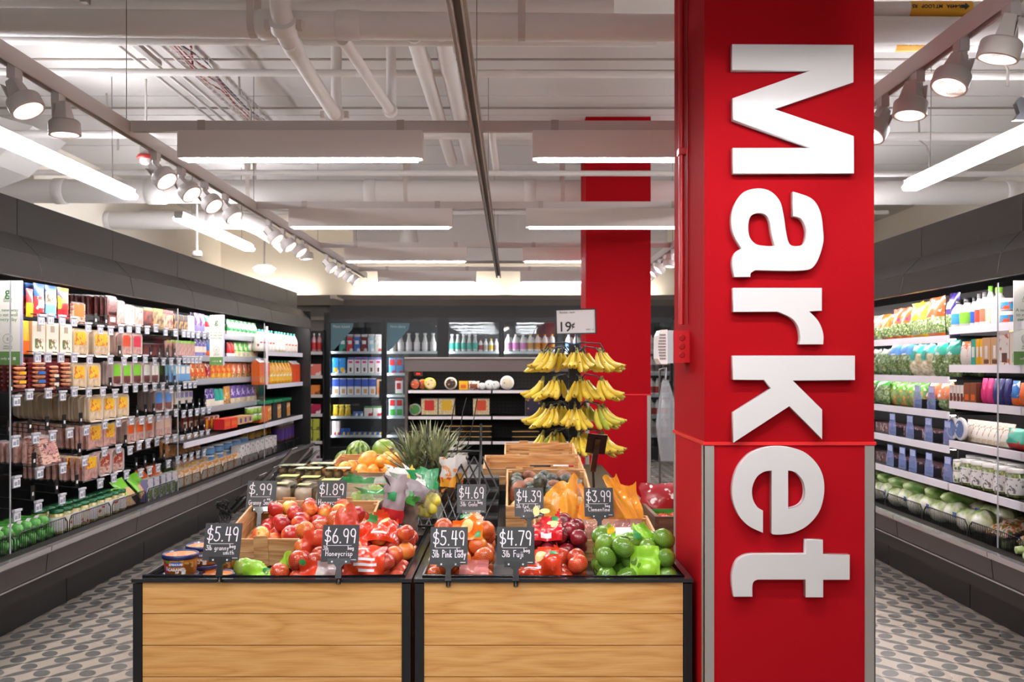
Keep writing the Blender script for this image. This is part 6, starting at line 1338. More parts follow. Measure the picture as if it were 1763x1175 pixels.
def fruit_bag(name, base, pts, r, me, label, cat, films=(), ear=None, stem=False, seed=1, group='bags of fruit on the produce tables'):
    o = empty(name, base, 0, label, cat, group); bs = Vector(base); rn = random.Random(seed)
    for p in pts:
        link('apple' if 'apple' in me.name else me.name.split('.')[0], me, o, Vector(p)-bs, (rn.uniform(0,6), rn.uniform(-1,1), rn.uniform(0,6)), rn.uniform(.94,1.04))
    for f in films:
        G, hit = drape(pts, r, f['dir'], f.get('up', (0,0,1)), f['c'], f['w'], f['h'], sm=f.get('sm', 6), off=f.get('off', .004), back=f.get('back', .04))
        G = [[v-bs for v in row_] for row_ in G]
        nv, nu = len(G)-1, len(G[0])-1
        mts = f['mats']; fn = f.get('fn') or (lambda i, j: 0)
        H = hit.copy(); H[1:, :] |= hit[:-1, :]; H[:-1, :] |= hit[1:, :]; H[:, 1:] |= hit[:, :-1]; H[:, :-1] |= hit[:, 1:]
        b = MB().grid(G, fn); keep = [k for k in range(nv*nu) if f.get('whole') or (H[k//nu, k%nu] and H[k//nu+1, k%nu] and H[k//nu, k%nu+1] and H[k//nu+1, k%nu+1])]
        b.f = [b.f[k] for k in keep]; b.m = [b.m[k] for k in keep]; b.sm = [b.sm[k] for k in keep]
        if not keep: continue
        q = b.build('label_film', mts, o)
        for (u0, u1, v0, v1, pm) in f.get('prints', ()):
            i0, i1, j0, j1 = int(v0*nv), max(int(v0*nv)+1, int(v1*nv)), int(u0*nu), max(int(u0*nu)+1, int(u1*nu)); d = Vector(f['dir']).normalized()
            if pm[1] == 'disc':
                ci, cj = (i0+i1)/2, (j0+j1)/2; ring = [[G[min(nv,max(0,int(round(ci+(i1-i0)/2*rr2*math.sin(a*PI/6)))))][min(nu,max(0,int(round(cj+(j1-j0)/2*rr2*math.cos(a*PI/6)))))] for a in range(13)] for rr2 in (0, 1)]
                def bil(y, x):
                    y = min(max(y, 0), nv-.001); x = min(max(x, 0), nu-.001); a, b_ = int(y), int(x); s_, t_ = y-a, x-b_
                    return G[a][b_]*(1-s_)*(1-t_)+G[a+1][b_]*s_*(1-t_)+G[a][b_+1]*(1-s_)*t_+G[a+1][b_+1]*s_*t_
                rr3 = [[bil(ci+(i1-i0)/2*q2*math.sin(a*PI/8), cj+(j1-j0)/2*q2*math.cos(a*PI/8))-d*.0015 for a in range(17)] for q2 in (0, .35, .7, 1)]
                MB().grid(rr3).build('printed_mark', pm[0], q)
            else: MB().grid([[G[i][j]-d*.0015 for j in range(j0, j1+1)] for i in range(i0, i1+1)]).build('printed_mark', pm[0], q)
    if ear:
        for e in ear:
            tip = Vector(e['tip'])-bs; w_ = e['w']; bc = Vector(e['base'])-bs; Q = []
            for i in range(9):
                t_ = i/8; c = bc.lerp(tip, t_); wd = w_*(1.0-.28*t_**2+.10*math.sin(t_*6+seed)); Q.append([c+Vector(((j/8-.5)*wd, .014*math.sin(j*1.3+i*.9+seed)*(.5+t_)-.02*math.sin(PI*j/8), (.018*math.sin(j*.7+seed)+.035*(j/8-.5)*(1 if seed % 2 else -1))*t_)) for j in range(9)])
            MB().grid(Q, e.get('fn') or (lambda i, j: 0)).build('bag_top', e['mats'], o)
    return o
RFILM = film('e2431f', .93, .16, .5); RFILM2 = film('d61e2a', .93, .16, .5); OFILM = film('f07a1c', .9, .16, .6); GFILM = film('9ad53a', .93, .18, .5); PFILM = film('e38a84', .72, .2, .6)
LF_ = mat('2f8a4c', .4); FLESH = mat('f2dd92', .45); BAR = mat('eceaea', .5); REDP = mat('a51d22', .3, coat=.4)
NETR = apple_mat([(.26,'dd8a34'),(.40,'c8361f'),(.62,'a01a1c')], 'd8763a', 12, .2); NETD = apple_mat([(.34,'86141f'),(.52,'64101c'),(.66,'480a15')], '9c2430', 12, .2); NETO = apple_mat([(.3,'e08a34'),(.46,'cf4c22'),(.64,'b02a1c')], 'e2a04a', 12, .2)
apR = apple_mesh(.038, NETR); apD = apple_mesh(.038, NETD); apO = apple_mesh(.04, NETO)
def barcode(parent, loc, s_=1., rot=(PI/2,0,0)):
    o = MB().box(-.022*s_,.022*s_,-.014*s_,.014*s_,0,.0006).build('bar_code', BAR, parent, loc, rot); b = MB(); x = -.018*s_; rn = random.Random(4)
    while x < .018*s_: w_ = rn.choice([.0008,.0016])*s_; b.box(x, x+w_, -.011*s_, .011*s_, .0006, .0009); x += w_+rn.choice([.0008,.0015])*s_
    b.build('bars', INK, o)['kind'] = 'stuff'; return o
FD = (0, 1, -.35)
# honeycrisp bags by the middle of the left table
p1 = pack(13, .038, -.50, -.395, 3.47, 3.75, .60, 21)  # stack near the table end
p1 = pack(20, .038, -.67, -.40, 3.46, 3.72, .65, 21)
fruit_bag('apple_bag', (-.53, 3.58, .6), p1, .038, apR, 'netted bag of red apples with an orange-red label, lowest beside the table gap', 'fruit bag', seed=1,
    films=[dict(dir=FD, c=(-.56, 3.55, .70), w=.155, h=.19, mats=[RFILM], prints=[(.05,.3,.75,.95,(LF_,'q')), (.35,.6,.05,.32,(REDP,'disc')), (.62,.98,.2,.4,(FLESH,'disc')), (.0,.25,.05,.2,(LF_,'disc')), (.35,.8,.68,.72,(BAR,'q')), (.3,.85,.58,.60,(BAR,'q')), (.4,.75,.46,.48,(BAR,'q'))])])
p2 = pack(32, .038, -.69, -.40, 3.74, 4.02, .65, 22)
fruit_bag('apple_bag', (-.53, 3.86, .6), p2, .038, apR, 'netted bag of red apples with an apple-slice label, on top beside the table gap', 'fruit bag', seed=2,
    films=[dict(dir=(0,1,-.45), c=(-.545, 3.85, .83), w=.125, h=.17, mats=[RFILM], prints=[(.35,.8,.5,.82,(FLESH,'disc')), (.02,.25,.6,.85,(LF_,'q')), (.3,.75,.2,.24,(BAR,'q'))]),
           dict(dir=(0,1,-.3), c=(-.62, 3.8, .79), w=.06, h=.1, mats=[RFILM])])
p3 = pack(13, .037, -.92, -.68, 3.45, 3.66, .65, 23)
fruit_bag('apple_bag', (-.8, 3.55, .6), p3, .037, apR, 'netted bag of pale red apples with a white seal, behind the honeycrisp sign', 'fruit bag', seed=3,
    films=[dict(dir=FD, c=(-.74, 3.5, .70), w=.12, h=.1, mats=[film('dcd3d0', .85, .2, .6), RFILM], fn=lambda i, j: 0 if j > 7 else 1, prints=[(.0,.2,.8,1,(LF_,'disc'))])])
p3b = pack(14, .038, -.88, -.69, 3.67, 3.84, .65, 24)
fruit_bag('apple_bag', (-.77, 3.76, .6), p3b, .038, apO, 'bag of netted apples with a red film flap by the apple crate', 'fruit bag', seed=4,
    films=[dict(dir=FD, c=(-.77, 3.7, .78), w=.14, h=.1, mats=[film('d9452c', .75, .2, .6)])], ear=[dict(base=(-.69, 3.72, .82), tip=(-.665, 3.74, .93), w=.09, mats=[film('e0503a', .8, .16, .6)])])
GRN = apple_mat([(.35,'b9d64a'),(.6,'9ac23a')], 'd8ea8a', 12); apG = apple_mesh(.036, GRN)
p4 = pack(6, .036, -1.08, -.90, 3.46, 3.60, .625, 25)
fruit_bag('apple_bag', (-.97, 3.55, .6), p4, .036, apG, 'bag of green apples with a lime green label at the rim', 'fruit bag', seed=5,
    films=[dict(dir=(0,1,-.6), c=(-.95, 3.52, .69), w=.13, h=.12, mats=[GFILM], prints=[(.45,.75,.6,.85,(LF_,'disc')), (.5,.7,.6,.78,(mat('f2b82a',.4),'disc')), (.15,.4,.2,.35,(BAR,'q'))])],
    ear=[dict(base=(-.91, 3.52, .69), tip=(-.87, 3.56, .765), w=.07, mats=[GFILM])])
# right table
p5 = pack(12, .039, -.33, -.07, 3.46, 3.68, .65, 26)
fruit_bag('apple_bag', (-.2, 3.55, .6), p5, .039, apO, 'netted bag of orange-red apples with a pink film fold behind the pink lady sign', 'fruit bag', seed=6,
    films=[dict(dir=FD, c=(-.145, 3.5, .70), w=.11, h=.12, mats=[PFILM], back=.02)])
p6 = pack(25, .039, -.33, -.07, 3.70, 3.95, .65, 27)
fruit_bag('apple_bag', (-.2, 3.8, .6), p6, .039, apO, 'netted bag of red apples with a bright orange label above the pink lady sign', 'fruit bag', seed=7,
    films=[dict(dir=(0,1,-.5), c=(-.185, 3.8, .83), w=.13, h=.14, mats=[OFILM], prints=[(.35,.7,.35,.75,(FLESH,'disc')), (.1,.4,.05,.4,(REDP,'disc')), (.75,.98,.1,.3,(LF_,'q')), (.3,.6,.85,.98,(LF_,'q'))])])
p7 = pack(14, .038, .03, .29, 3.46, 3.68, .65, 28)
fruit_bag('apple_bag', (.15, 3.55, .6), p7, .038, apR, 'netted bag of red apples with an orange-red label, low between the dark apples and rim', 'fruit bag', seed=8,
    films=[dict(dir=(0,1,-.6), c=(.10, 3.52, .745), w=.17, h=.19, mats=[RFILM], prints=[(.45,.72,.5,.8,(FLESH,'disc')), (.0,.25,.5,.7,(LF_,'q')), (.75,.98,.6,.75,(LF_,'q')), (.2,.6,.38,.42,(BAR,'q'))])])
p8 = pack(32, .038, .01, .31, 3.70, 3.95, .65, 29)
b8 = fruit_bag('apple_bag', (.16, 3.8, .6), p8, .038, apD, 'netted bag of dark red apples with a crimson label below the red delicious sign', 'fruit bag', seed=9,
    films=[dict(dir=(0,1,-.4), c=(.145, 3.8, .86), w=.115, h=.2, mats=[RFILM2], prints=[(.3,.65,.72,.82,(FLESH,'disc')), (.0,.25,.62,.85,(FLESH,'disc')), (.5,.95,.4,.52,(FLESH,'disc')), (.65,.9,.3,.45,(FLESH,'disc')), (.1,.45,.35,.55,(REDP,'disc')), (.7,.95,.55,.65,(LF_,'q')), (.25,.65,.08,.22,(BAR,'q'))])])
LIME = apple_mat([(.35,'4f801c'),(.5,'457319'),(.65,'6f962c')], '8fb84a', 10, .2); apL = MB().lathe([(.0001,-.046),(.018,-.042),(.033,-.026),(.038,0),(.033,.026),(.02,.041),(.0001,.045)], 18).mesh('green_fruit', LIME)
p9 = pack(34, .039, .32, .625, 3.46, 3.74, .65, 30)
b9 = fruit_bag('green_fruit_bag', (.47, 3.6, .6), p9, .038, apL, 'netted bag of green fruit with a folded lime green label, nearest the lettered column', 'fruit bag', seed=10,
    films=[dict(dir=FD, c=(.505, 3.52, .73), w=.11, h=.14, mats=[GFILM], back=.02), dict(dir=(0,1,-.4), c=(.44, 3.6, .86), w=.12, h=.10, mats=[GFILM], prints=[(.3,.75,.3,.65,(BAR,'q')), (.0,.25,.4,.7,(mat('f0c030',.4),'disc')), (.75,1,.0,.5,(LF_,'q'))])],
    ear=[dict(base=(.53, 3.58, .80), tip=(.50, 3.60, .88), w=.08, mats=[GFILM])])
# clementine bags with orange tops in crate C
clem = MB().lathe([(.0001,-.031),(.016,-.029),(.03,-.017),(.035,0),(.03,.018),(.015,.029),(.0001,.03)], 16).mesh('clementine', speck([(.4,'e87a1c'),(.6,'f09a2c')], 60, .4, .3, bump=.3))
CB = film('e9e0dc', .28, .08, .7)
for i, (x, n, sd, tp_, w_) in enumerate(((.215, 8, 31, .925, .13), (.34, 7, 32, .88, .08), (.49, 9, 33, .93, .13))):
    m_ = apO if i == 1 else apR
    q = pack(n, .038, x-.08, x+.085, 4.0, 4.2, .66, sd)
    tall = q[:, 2].max()
    fruit_bag('apple_bag', (x, 4.1, .64), q, .038, m_, ['clear bag of red apples with a peaked orange top, beside the red delicious sign', 'clear bag with a twisted orange top behind the clementine sign', 'clear bag of red apples with a tall orange top, nearest the far column'][i], 'fruit bag', seed=11+i,
        films=[dict(dir=(0,1,-.15), c=(x, 4.08, .78), w=.19, h=.2, mats=[CB], back=.06, whole=True)],
        ear=[dict(base=(x, 4.06, .82), tip=(x+(-.01,.02,.0)[i], 4.1, tp_+.04), w=w_*1.3, mats=[film('ffae3c', .9, .14, .8)]), dict(base=(x+.02, 4.02, .83), tip=(x+(.05,-.03,-.06)[i], 4.06, tp_+.08), w=w_*.6, mats=[film('ffae3c', .88, .14, .8)])])
pts = pack(16, .034, .12, .62, 4.0, 4.34, .645, 35, slope=.1)
loose([p for p in pts if p[0] > .5 or p[1] < 4.06][:9], clem, 'clementine', 'orange clementine', 'clementine', 'in the crate of orange topped bags', stem=False)
# avocados and potatoes in crate D
avo = [(-.0,'3a3f36'),(.0,'2c312a')]
def egg(name, r, l, m, n=16):
    prof = []
    for i in range(12): a = -PI/2+PI*i/11; prof.append((max(.0001, r*math.cos(a)*(1-.16*math.sin(a))), l*math.sin(a)))
    return MB().lathe(prof, n).mesh(name, m)
AVO = egg('avocado', .036, .047, speck([(.4,'23271f'),(.55,'3c4234'),(.7,'55543e')], 70, .45, .3, rand=.2, bump=.5)); SWP = egg('sweet_potato', .038, .06, speck([(.4,'7a4a34'),(.6,'a56d4c')], 30, .6, .05, rand=.2)); POT = egg('potato', .036, .048, speck([(.4,'b99a62'),(.6,'d8c08a')], 30, .6, .05, rand=.2))
q = pack(22, .038, -.01, .38, 4.66, 5.0, .80, 41, slope=.16); q2 = pack(12, .037, -.01, .38, 4.42, 4.64, .735, 42, slope=.2)
for i, p_ in enumerate(q):
    me, nm, ds = (AVO, 'avocado', 'dark avocado') if i % 4 else (SWP, 'sweet_potato', 'brown sweet potato')
    o = link(nm, me, None, p_, (random.uniform(0,3),random.uniform(0,3),0)); reg(o, ds, nm.replace('_',' '), 'in the avocado and potato crate', key=p_[0], frm='counting from the empty steps')
for i, p_ in enumerate(q2): o = link('potato', POT, None, p_, (random.uniform(0,3),random.uniform(0,3),0)); reg(o, 'pale potato', 'potato', 'in the avocado and potato crate', key=p_[0], frm='counting from the empty steps')
# netted pears, kiwis, oranges, melons
NETW = apple_mat([(.3,'e6d3bb'),(.6,'d8bfa2')], 'f6ede4', 12, .1)
pear = apple_mesh(.05, NETW)
PB = glass(.25, 'f0f2ee')
for i, (px_, py_) in enumerate(((486, 848), (524, 850), (560, 855))):
    v = P(px_, py_, 4.6); g_ = empty('pear_clamshell', (v.x, 4.6, v.z-.06), 0, ['pear in a foam net in the clear box nearest the granny smith sign','pear in a foam net in the second clear box from the granny smith sign','pear in a foam net in the clear box behind the honeycrisp sign'][i], 'boxed pear')
    link('pear', pear, g_, (0, 0, .055), (0,.2,i)); MB().box(-.056,.056,-.055,.055,.0,.105).build('clear_box', PB, g_); MB().box(-.03,.03,-.03,.03,.106,.107).build('label', mat('d9cf8a', .4), g_)
    g2_ = empty('pear_clamshell', (v.x, 4.74, v.z-.05), 0, ['pear box in the second line, nearest the granny smith sign','pear box in the second line, middle one','pear box in the second line, behind the honeycrisp sign'][i], 'boxed pear')
    link('pear', pear, g2_, (0, 0, .06), (0,.3,i)); MB().box(-.056,.056,-.055,.055,0,.115).build('clear_box', PB, g2_); MB().box(-.045,.045,-.03,.05,.116,.117).build('label', mat('d9cf6a', .4), g2_)
rb_ = MB().box(-1.26, -.62, 4.99, 5.46, .70, .845).build('riser_block', FRM); tag(rb_, 'black riser block under the kiwi boxes', 'riser')
KIWI = egg('kiwi', .024, .031, speck([(.4,'6d5330'),(.6,'8f7145')], 120, .8, .0, bump=.5))
for i, (px_, py_) in enumerate(((533, 826), (583, 826), (556, 817), (505, 820))):
    v = P(px_, py_, 5.2 + (.22 if i > 1 else 0)); g_ = empty('kiwi_box', (v.x, v.y, v.z), 0, ['kiwi box nearest the $.99 sign','kiwi box just above the $1.89 sign','kiwi box in the back line above the two front ones','kiwi box at the table edge'][i], 'fruit box')
    for a in range(3):
        for b_ in range(2): link('kiwi', KIWI, g_, ((a-1)*.052, (b_-.5)*.055, .03), (PI/2, random.random(), 0))
    MB().box(-.08,.08,-.06,.06,.0,.065).build('clear_box', PB, g_); MB().box(-.07,.07,-.05,.05,.066,.067).build('label', prt('c9cda8', '6a8a4a', 30), g_)
ORG = egg('orange', .043, .041, speck([(.4,'ef8a1c'),(.6,'f8a836')], 30, .38, .3, rand=.15, bump=.15), 20); MNG = egg('mango', .055, .068, speck([(.4,'ee8a1e'),(.6,'f6b04a')], 9, .32, .3), 20)
for i, (x, y, me) in enumerate(((623, 810, ORG), (643, 811, ORG), (671, 810, ORG), (658, 795, ORG), (676, 794, ORG), (668, 789, ORG), (686, 789, ORG), (634, 793, MNG), (594, 806, ORG))):
    v = P(x, y, 5.62-.02*(i % 3) + (.1 if i > 4 else 0)); o = link('orange' if me is ORG else 'mango', me, None, v, (.4, .5 if me is MNG else 0, i)); o['category'] = 'orange' if me is ORG else 'mango'; o['group'] = 'oranges and mangoes in the crate'
    o['label'] = ['orange under the pink price tag, lowest in the heap', 'orange at the heap bottom, second from the melon side', 'orange at the heap bottom beside the pineapple leaves', 'round orange in the middle of the heap', 'bright orange upper middle by the pineapple leaves', 'orange peeking out at the heap top', 'topmost orange touching the pineapple leaves', 'large oval mango leaning on the watermelon', 'orange half hidden under the beige melon'][i]
fill = pack(10, .043, -1.08, -.66, 5.55, 5.95, .80, 44, slope=.12)
for p_ in fill: o = link('orange', ORG, None, p_); o['category'] = 'orange'; o['group'] = 'oranges under the heap'; o['label'] = 'orange lying deep under the heap in the fruit crate'
def melon(x, y, Y, r, m, label, sx=1., cat='watermelon', nm='watermelon', lab=False):
    v = P(x, y, Y); o = MB().lathe([(max(.0001, r*math.cos(-PI/2+PI*i/16)), r*sx*math.sin(-PI/2+PI*i/16)) for i in range(17)], 28).build(nm, m, None, v, (.25, .1, .3)); tag(o, label, cat, 'melons behind the oranges')
    MB().tube([(0,0,r*sx*.97),(.004,0,r*sx+.012)], .004, 6).build('stem', mat('6a7038', .6), o)
    if lab: MB().grid([[(r*1.012*math.cos(a)*math.cos(e), r*1.012*math.cos(a)*math.sin(e), r*1.012*math.sin(a)) for e in (-1.2,-1.05,-.9,-.75)] for a in (.35,.45,.55)]).build('label', mat('7a4a5a', .4), o)
def wm_mat():
    m, t, b = nt('watermelon_skin'); L = t.links.new; tc = t.nodes.new('ShaderNodeTexCoord'); sp = t.nodes.new('ShaderNodeSeparateXYZ'); L(tc.outputs['Object'], sp.inputs[0])
    n = t.nodes.new('ShaderNodeTexNoise'); n.inputs['Scale'].default_value = 22.; L(tc.outputs['Object'], n.inputs['Vector'])
    a = t.nodes.new('ShaderNodeMath'); a.operation = 'ARCTAN2'; L(sp.outputs[1], a.inputs[0]); L(sp.outputs[0], a.inputs[1])
    q = t.nodes.new('ShaderNodeMath'); q.operation = 'MULTIPLY_ADD'; q.inputs[1].default_value = 1.1; L(n.outputs['Fac'], q.inputs[0]); L(a.outputs[0], q.inputs[2])
    s_ = t.nodes.new('ShaderNodeMath'); s_.operation = 'MULTIPLY'; s_.inputs[1].default_value = 11.; L(q.outputs[0], s_.inputs[0])
    c = t.nodes.new('ShaderNodeMath'); c.operation = 'SINE'; L(s_.outputs[0], c.inputs[0])
    h = t.nodes.new('ShaderNodeMath'); h.operation = 'MULTIPLY_ADD'; h.inputs[1].default_value = .5; h.inputs[2].default_value = .5; L(c.outputs[0], h.inputs[0])
    r = ramp(t, [(.25, '3f5f1f'), (.6, '7f9a3c'), (.9, 'a0b45a')]); L(h.outputs[0], r.inputs[0]); L(r.outputs[0], b.inputs['Base Color']); b.inputs['Roughness'].default_value = .3; return m
WM = wm_mat()
melon(617, 781, 6.35, .086, WM, 'striped round watermelon beside the mango', 1.05)
melon(661, 777, 6.4, .085, speck([(.35,'4f7a2a'),(.5,'8fa83c'),(.65,'d0b83a')], 6, .3, .4), 'green and yellow watermelon behind the oranges', 1.0, lab=True)
melon(589, 806, 6.1, .075, speck([(.4,'b59a72'),(.6,'d6bf96')], 90, .7, .0, bump=.6), 'beige netted melon at the table side', .95, 'melon', 'melon')
melon(617, 808, 6.05, .07, speck([(.4,'b08f6a'),(.6,'cdb088')], 90, .7, .0, bump=.6), 'beige netted melon between the oranges and the other melon', .9, 'melon', 'melon')
melon(595, 795, 6.5, .08, WM, 'striped watermelon mostly hidden behind the beige melon')
# pineapples
PBODY = speck([(.35,'4a3018'),(.5,'8a5a2c'),(.66,'b98a4a')], 60, .55, .1)
PLEAF = speck([(.4,'5c6848'),(.6,'a3a57c')], 30, .5, .1, stretch=(1,1,.2), rand=.1)
def pineapple(x, y, Y, label, k, sc=1.):
    v = P(x, y, Y); o = empty('pineapple', v, 0, label, 'pineapple', 'pineapples between the tables'); rn = random.Random(k)
    b = MB(); R_, H_ = .058, .155; b.lathe([(.0001,0),(R_*.7,.004),(R_*.95,.03),(R_,H_*.5),(R_*.9,H_*.85),(R_*.5,H_),(.0001,H_)], 18)
    for i in range(9):
        for j in range(13):
            a = 2*PI*(j+.5*(i % 2))/13; z = .012+i*.0165; rr_ = R_*(.98-.10*abs(i-4)/4); c, s_ = math.cos(a), math.sin(a); tv = Vector((-s_, c, 0)); nv_ = Vector((c, s_, 0)); cc = nv_*rr_+Vector((0,0,z)); d_ = .0125; zz = .0095
            b.add([cc-tv*d_, cc+Vector((0,0,-zz)), cc+tv*d_, cc+Vector((0,0,zz)), cc+nv_*.0075+Vector((0,0,.002))], [(0,1,4),(1,2,4),(2,3,4),(3,0,4)])
    bo = b.build('fruit_body', PBODY, o); bo['kind'] = 'stuff'
    cr = MB()
    for i in range(72):
        t_ = i/72; a = i*2.39996; el = .62+t_*.9; L_ = (.13+.12*math.sin(PI*min(1,t_*.9+.1)))*rn.uniform(.85,1.1); w_ = .014*(1.1-.4*t_)
        dx, dy = math.cos(a), math.sin(a); base = Vector((dx*.018*(1-t_), dy*.018*(1-t_), H_-.005+.10*t_)); tv = Vector((-dy, dx, 0)); pts = []
        for s_ in range(5):
            q_ = s_/4; up_ = L_*q_*math.sin(el)+.0; out = L_*q_*math.cos(el)*(1+.25*q_); c = base+Vector((dx*out, dy*out, up_-.03*q_*q_*(1-t_))); ww = w_*(1-q_**2)+.0005; fold = Vector((dx,dy,-.3))*ww*.45; pts.append([c-tv*ww, c+fold, c+tv*ww])
        cr.grid(pts, smooth=False)
    c_ = cr.build('leaf_crown', PLEAF, o); c_['kind'] = 'stuff'; o.scale = (sc,)*3
    return o
pineapple(752, 874, 5.0, 'pineapple beside the wire rack, its body in view', 1, 1.0)
pineapple(713, 872, 5.05, 'pineapple leaning by the oranges with wide leaves', 2, 1.0)
pineapple(738, 858, 5.35, 'pineapple behind the two front ones', 3, 1.05)
pineapple(762, 850, 5.6, 'pineapple furthest back beside the foil bags', 4, .95)
# printed and clear produce bags around the pineapples
def gbag(x, y, Y, w_, h, t_, cols, label, seed, lab=None, rot=(0,0,0), name='produce_bag', cr=.34, inner=None):
    v = P(x, y, Y); pr = pouch(w_, h, t_, cols, lab, seed, name, cr); o = spawn(pr, v, rot); tag(o, label, 'produce bag', 'printed produce bags on the apple table')
    if inner:
        me, n, r_ = inner; rn = random.Random(seed)
        for i in range(n): link(me.name.split('.')[0], me, o, (rn.uniform(-w_*.3,w_*.3), rn.uniform(-t_*.2,t_*.2), rn.uniform(.03,h*.4)))
    return o
LMN = egg('lemon', .027, .034, speck([(.4,'d8c93a'),(.6,'e8dc5a')], 30, .4, .2)); LIM = egg('lime', .025, .031, speck([(.4,'7fa02a'),(.6,'a8bf3c')], 20, .35, .3))
CLR = film('d9dfd6', .22, .06, .9)
gbag(618, 876, 4.62, .17, .16, .1, [(.8, CLR), (1, film('2f8a4c', .7, .1, .9))], 'clear bag of limes with a green printed top behind the $1.89 sign', 61, inner=(LIM, 9, .025))
gbag(652, 884, 4.55, .18, .12, .1, [(.8, CLR), (1, film('3a9350', .7, .1, .9))], 'clear bag of green fruit with a torn green top', 62, (.1,.4,.05,.5,film('4fb03a', .9, .2, .5)), inner=(LIM, 8, .025))
gbag(645, 857, 4.85, .18, .11, .1, [(.8, CLR), (1, CLR)], 'clear bag of lemons and limes under the oranges', 63, inner=(LIM, 8, .02))
gbag(682, 902, 4.3, .2, .22, .1, [(.55, speck([(.4,'5a4a42'),(.6,'8a7a6e')],12,.3,.6)), (.62, mat('d8b83a',.4)), (1, prt('91878c','5f7a5a',9,'6a5a60'))], 'grey printed bag with a brown window above the apple bags', 64, (.55,.85,.5,.75,M_['green']), (0,.35,.2))
gbag(672, 898, 4.18, .11, .2, .06, [(.25, mat('c22a30',.3)), (1, prt('9c9197','7a2a34',9))], 'grey and red printed bag standing open', 65, (.2,.6,.5,.7,mat('2f9a5a',.4)), (0,.2,-.1))
gbag(738, 894, 4.4, .15, .24, .09, [(.55, CLR), (1, film('2f9a5c', .92, .2, .5))], 'clear bag of lemons with a green paper header by the pineapple', 66, (.35,.6,.65,.85,mat('e9e4dc',.4)), (0,-.1,-.2), inner=(LMN, 9, .03))
gbag(708, 862, 4.75, .12, .16, .05, [(1, prt('f0d01e','e0502c',9))], 'yellow printed bag with an orange picture in front of the pineapple leaves', 67, (.15,.7,.15,.5,mat('d8642c',.4)), (0,.3,.1))
gbag(680, 840, 4.9, .14, .11, .05, [(.5, film('4fc06a', .9, .2, .6)), (1, prt('e8e6e4','6a6c72',30))], 'green crumpled bag with a white label under the oranges', 68, (.6,.95,.4,.95,BAR), (0,.2,0))
# wire rack with foil snack bags at the gap between the tables
wr = empty('wire_rack', (-.33, 4.7, .7), 0, 'black wire lattice rack standing between the two produce tables', 'rack')
WIR = mat('111112', .3); b = MB()
for s_ in (-1, 1):
    for i in range(7): b.tube([(-.10+i*.045, -.25+.0, .0), (-.10+i*.045+s_*.09, .0, .16), (-.10+i*.045, .3, .30)], .0045, 6)
b.build('lattice', WIR, wr)['kind'] = 'stuff'
b = MB()
for x in (-.13, .16): b.tube([(x, -.3, -.05), (x, -.25, .02), (x, .3, .33), (x, .32, .48)], .007, 8)
b.tube([(-.13,-.25,.02),(.16,-.25,.02)], .007, 8); b.tube([(-.13,.3,.33),(.16,.3,.33)], .007, 8); b.build('frame', WIR, wr)
for i in range(3): MB().tube([(-.02+i*.05, .3, .33), (-.0+i*.06, .33, .5+.04*(i==1)), (.02+i*.06, .34, .62)], .003, 6).build('prong', WIR, wr)
MB().box(-.12, .15, -.26, .28, -.06, -.02).build('base_plate', mat('55585a', .3), wr)
for i, (x, y, Y, c_, rz) in enumerate(((768, 872, 4.7, 'd98a4a', .2), (782, 862, 4.95, 'c8c2be', -.3), (775, 845, 5.3, 'e0883c', .4), (790, 848, 5.6, 'b9b2ae', -.5))):
    o = spawn(pouch(.09,.25,.05,[(.4, prt('3a2a20', c_, 24)), (.55, prt('e8a02c','c8502c',24)), (1, prt('cfcac6', c_, 30))], None, 100+i, 'snack_bag', .3), P(x, y, Y), (0, .1, rz)); tag(o, ['foil topped snack bag hanging nearest on the wire rack', 'silver foil bag hanging just behind the nearest one', 'orange and silver foil bag by the pineapple leaves', 'crumpled silver bag furthest back on the wire rack'][i], 'snack bag', 'foil bags on the wire rack')
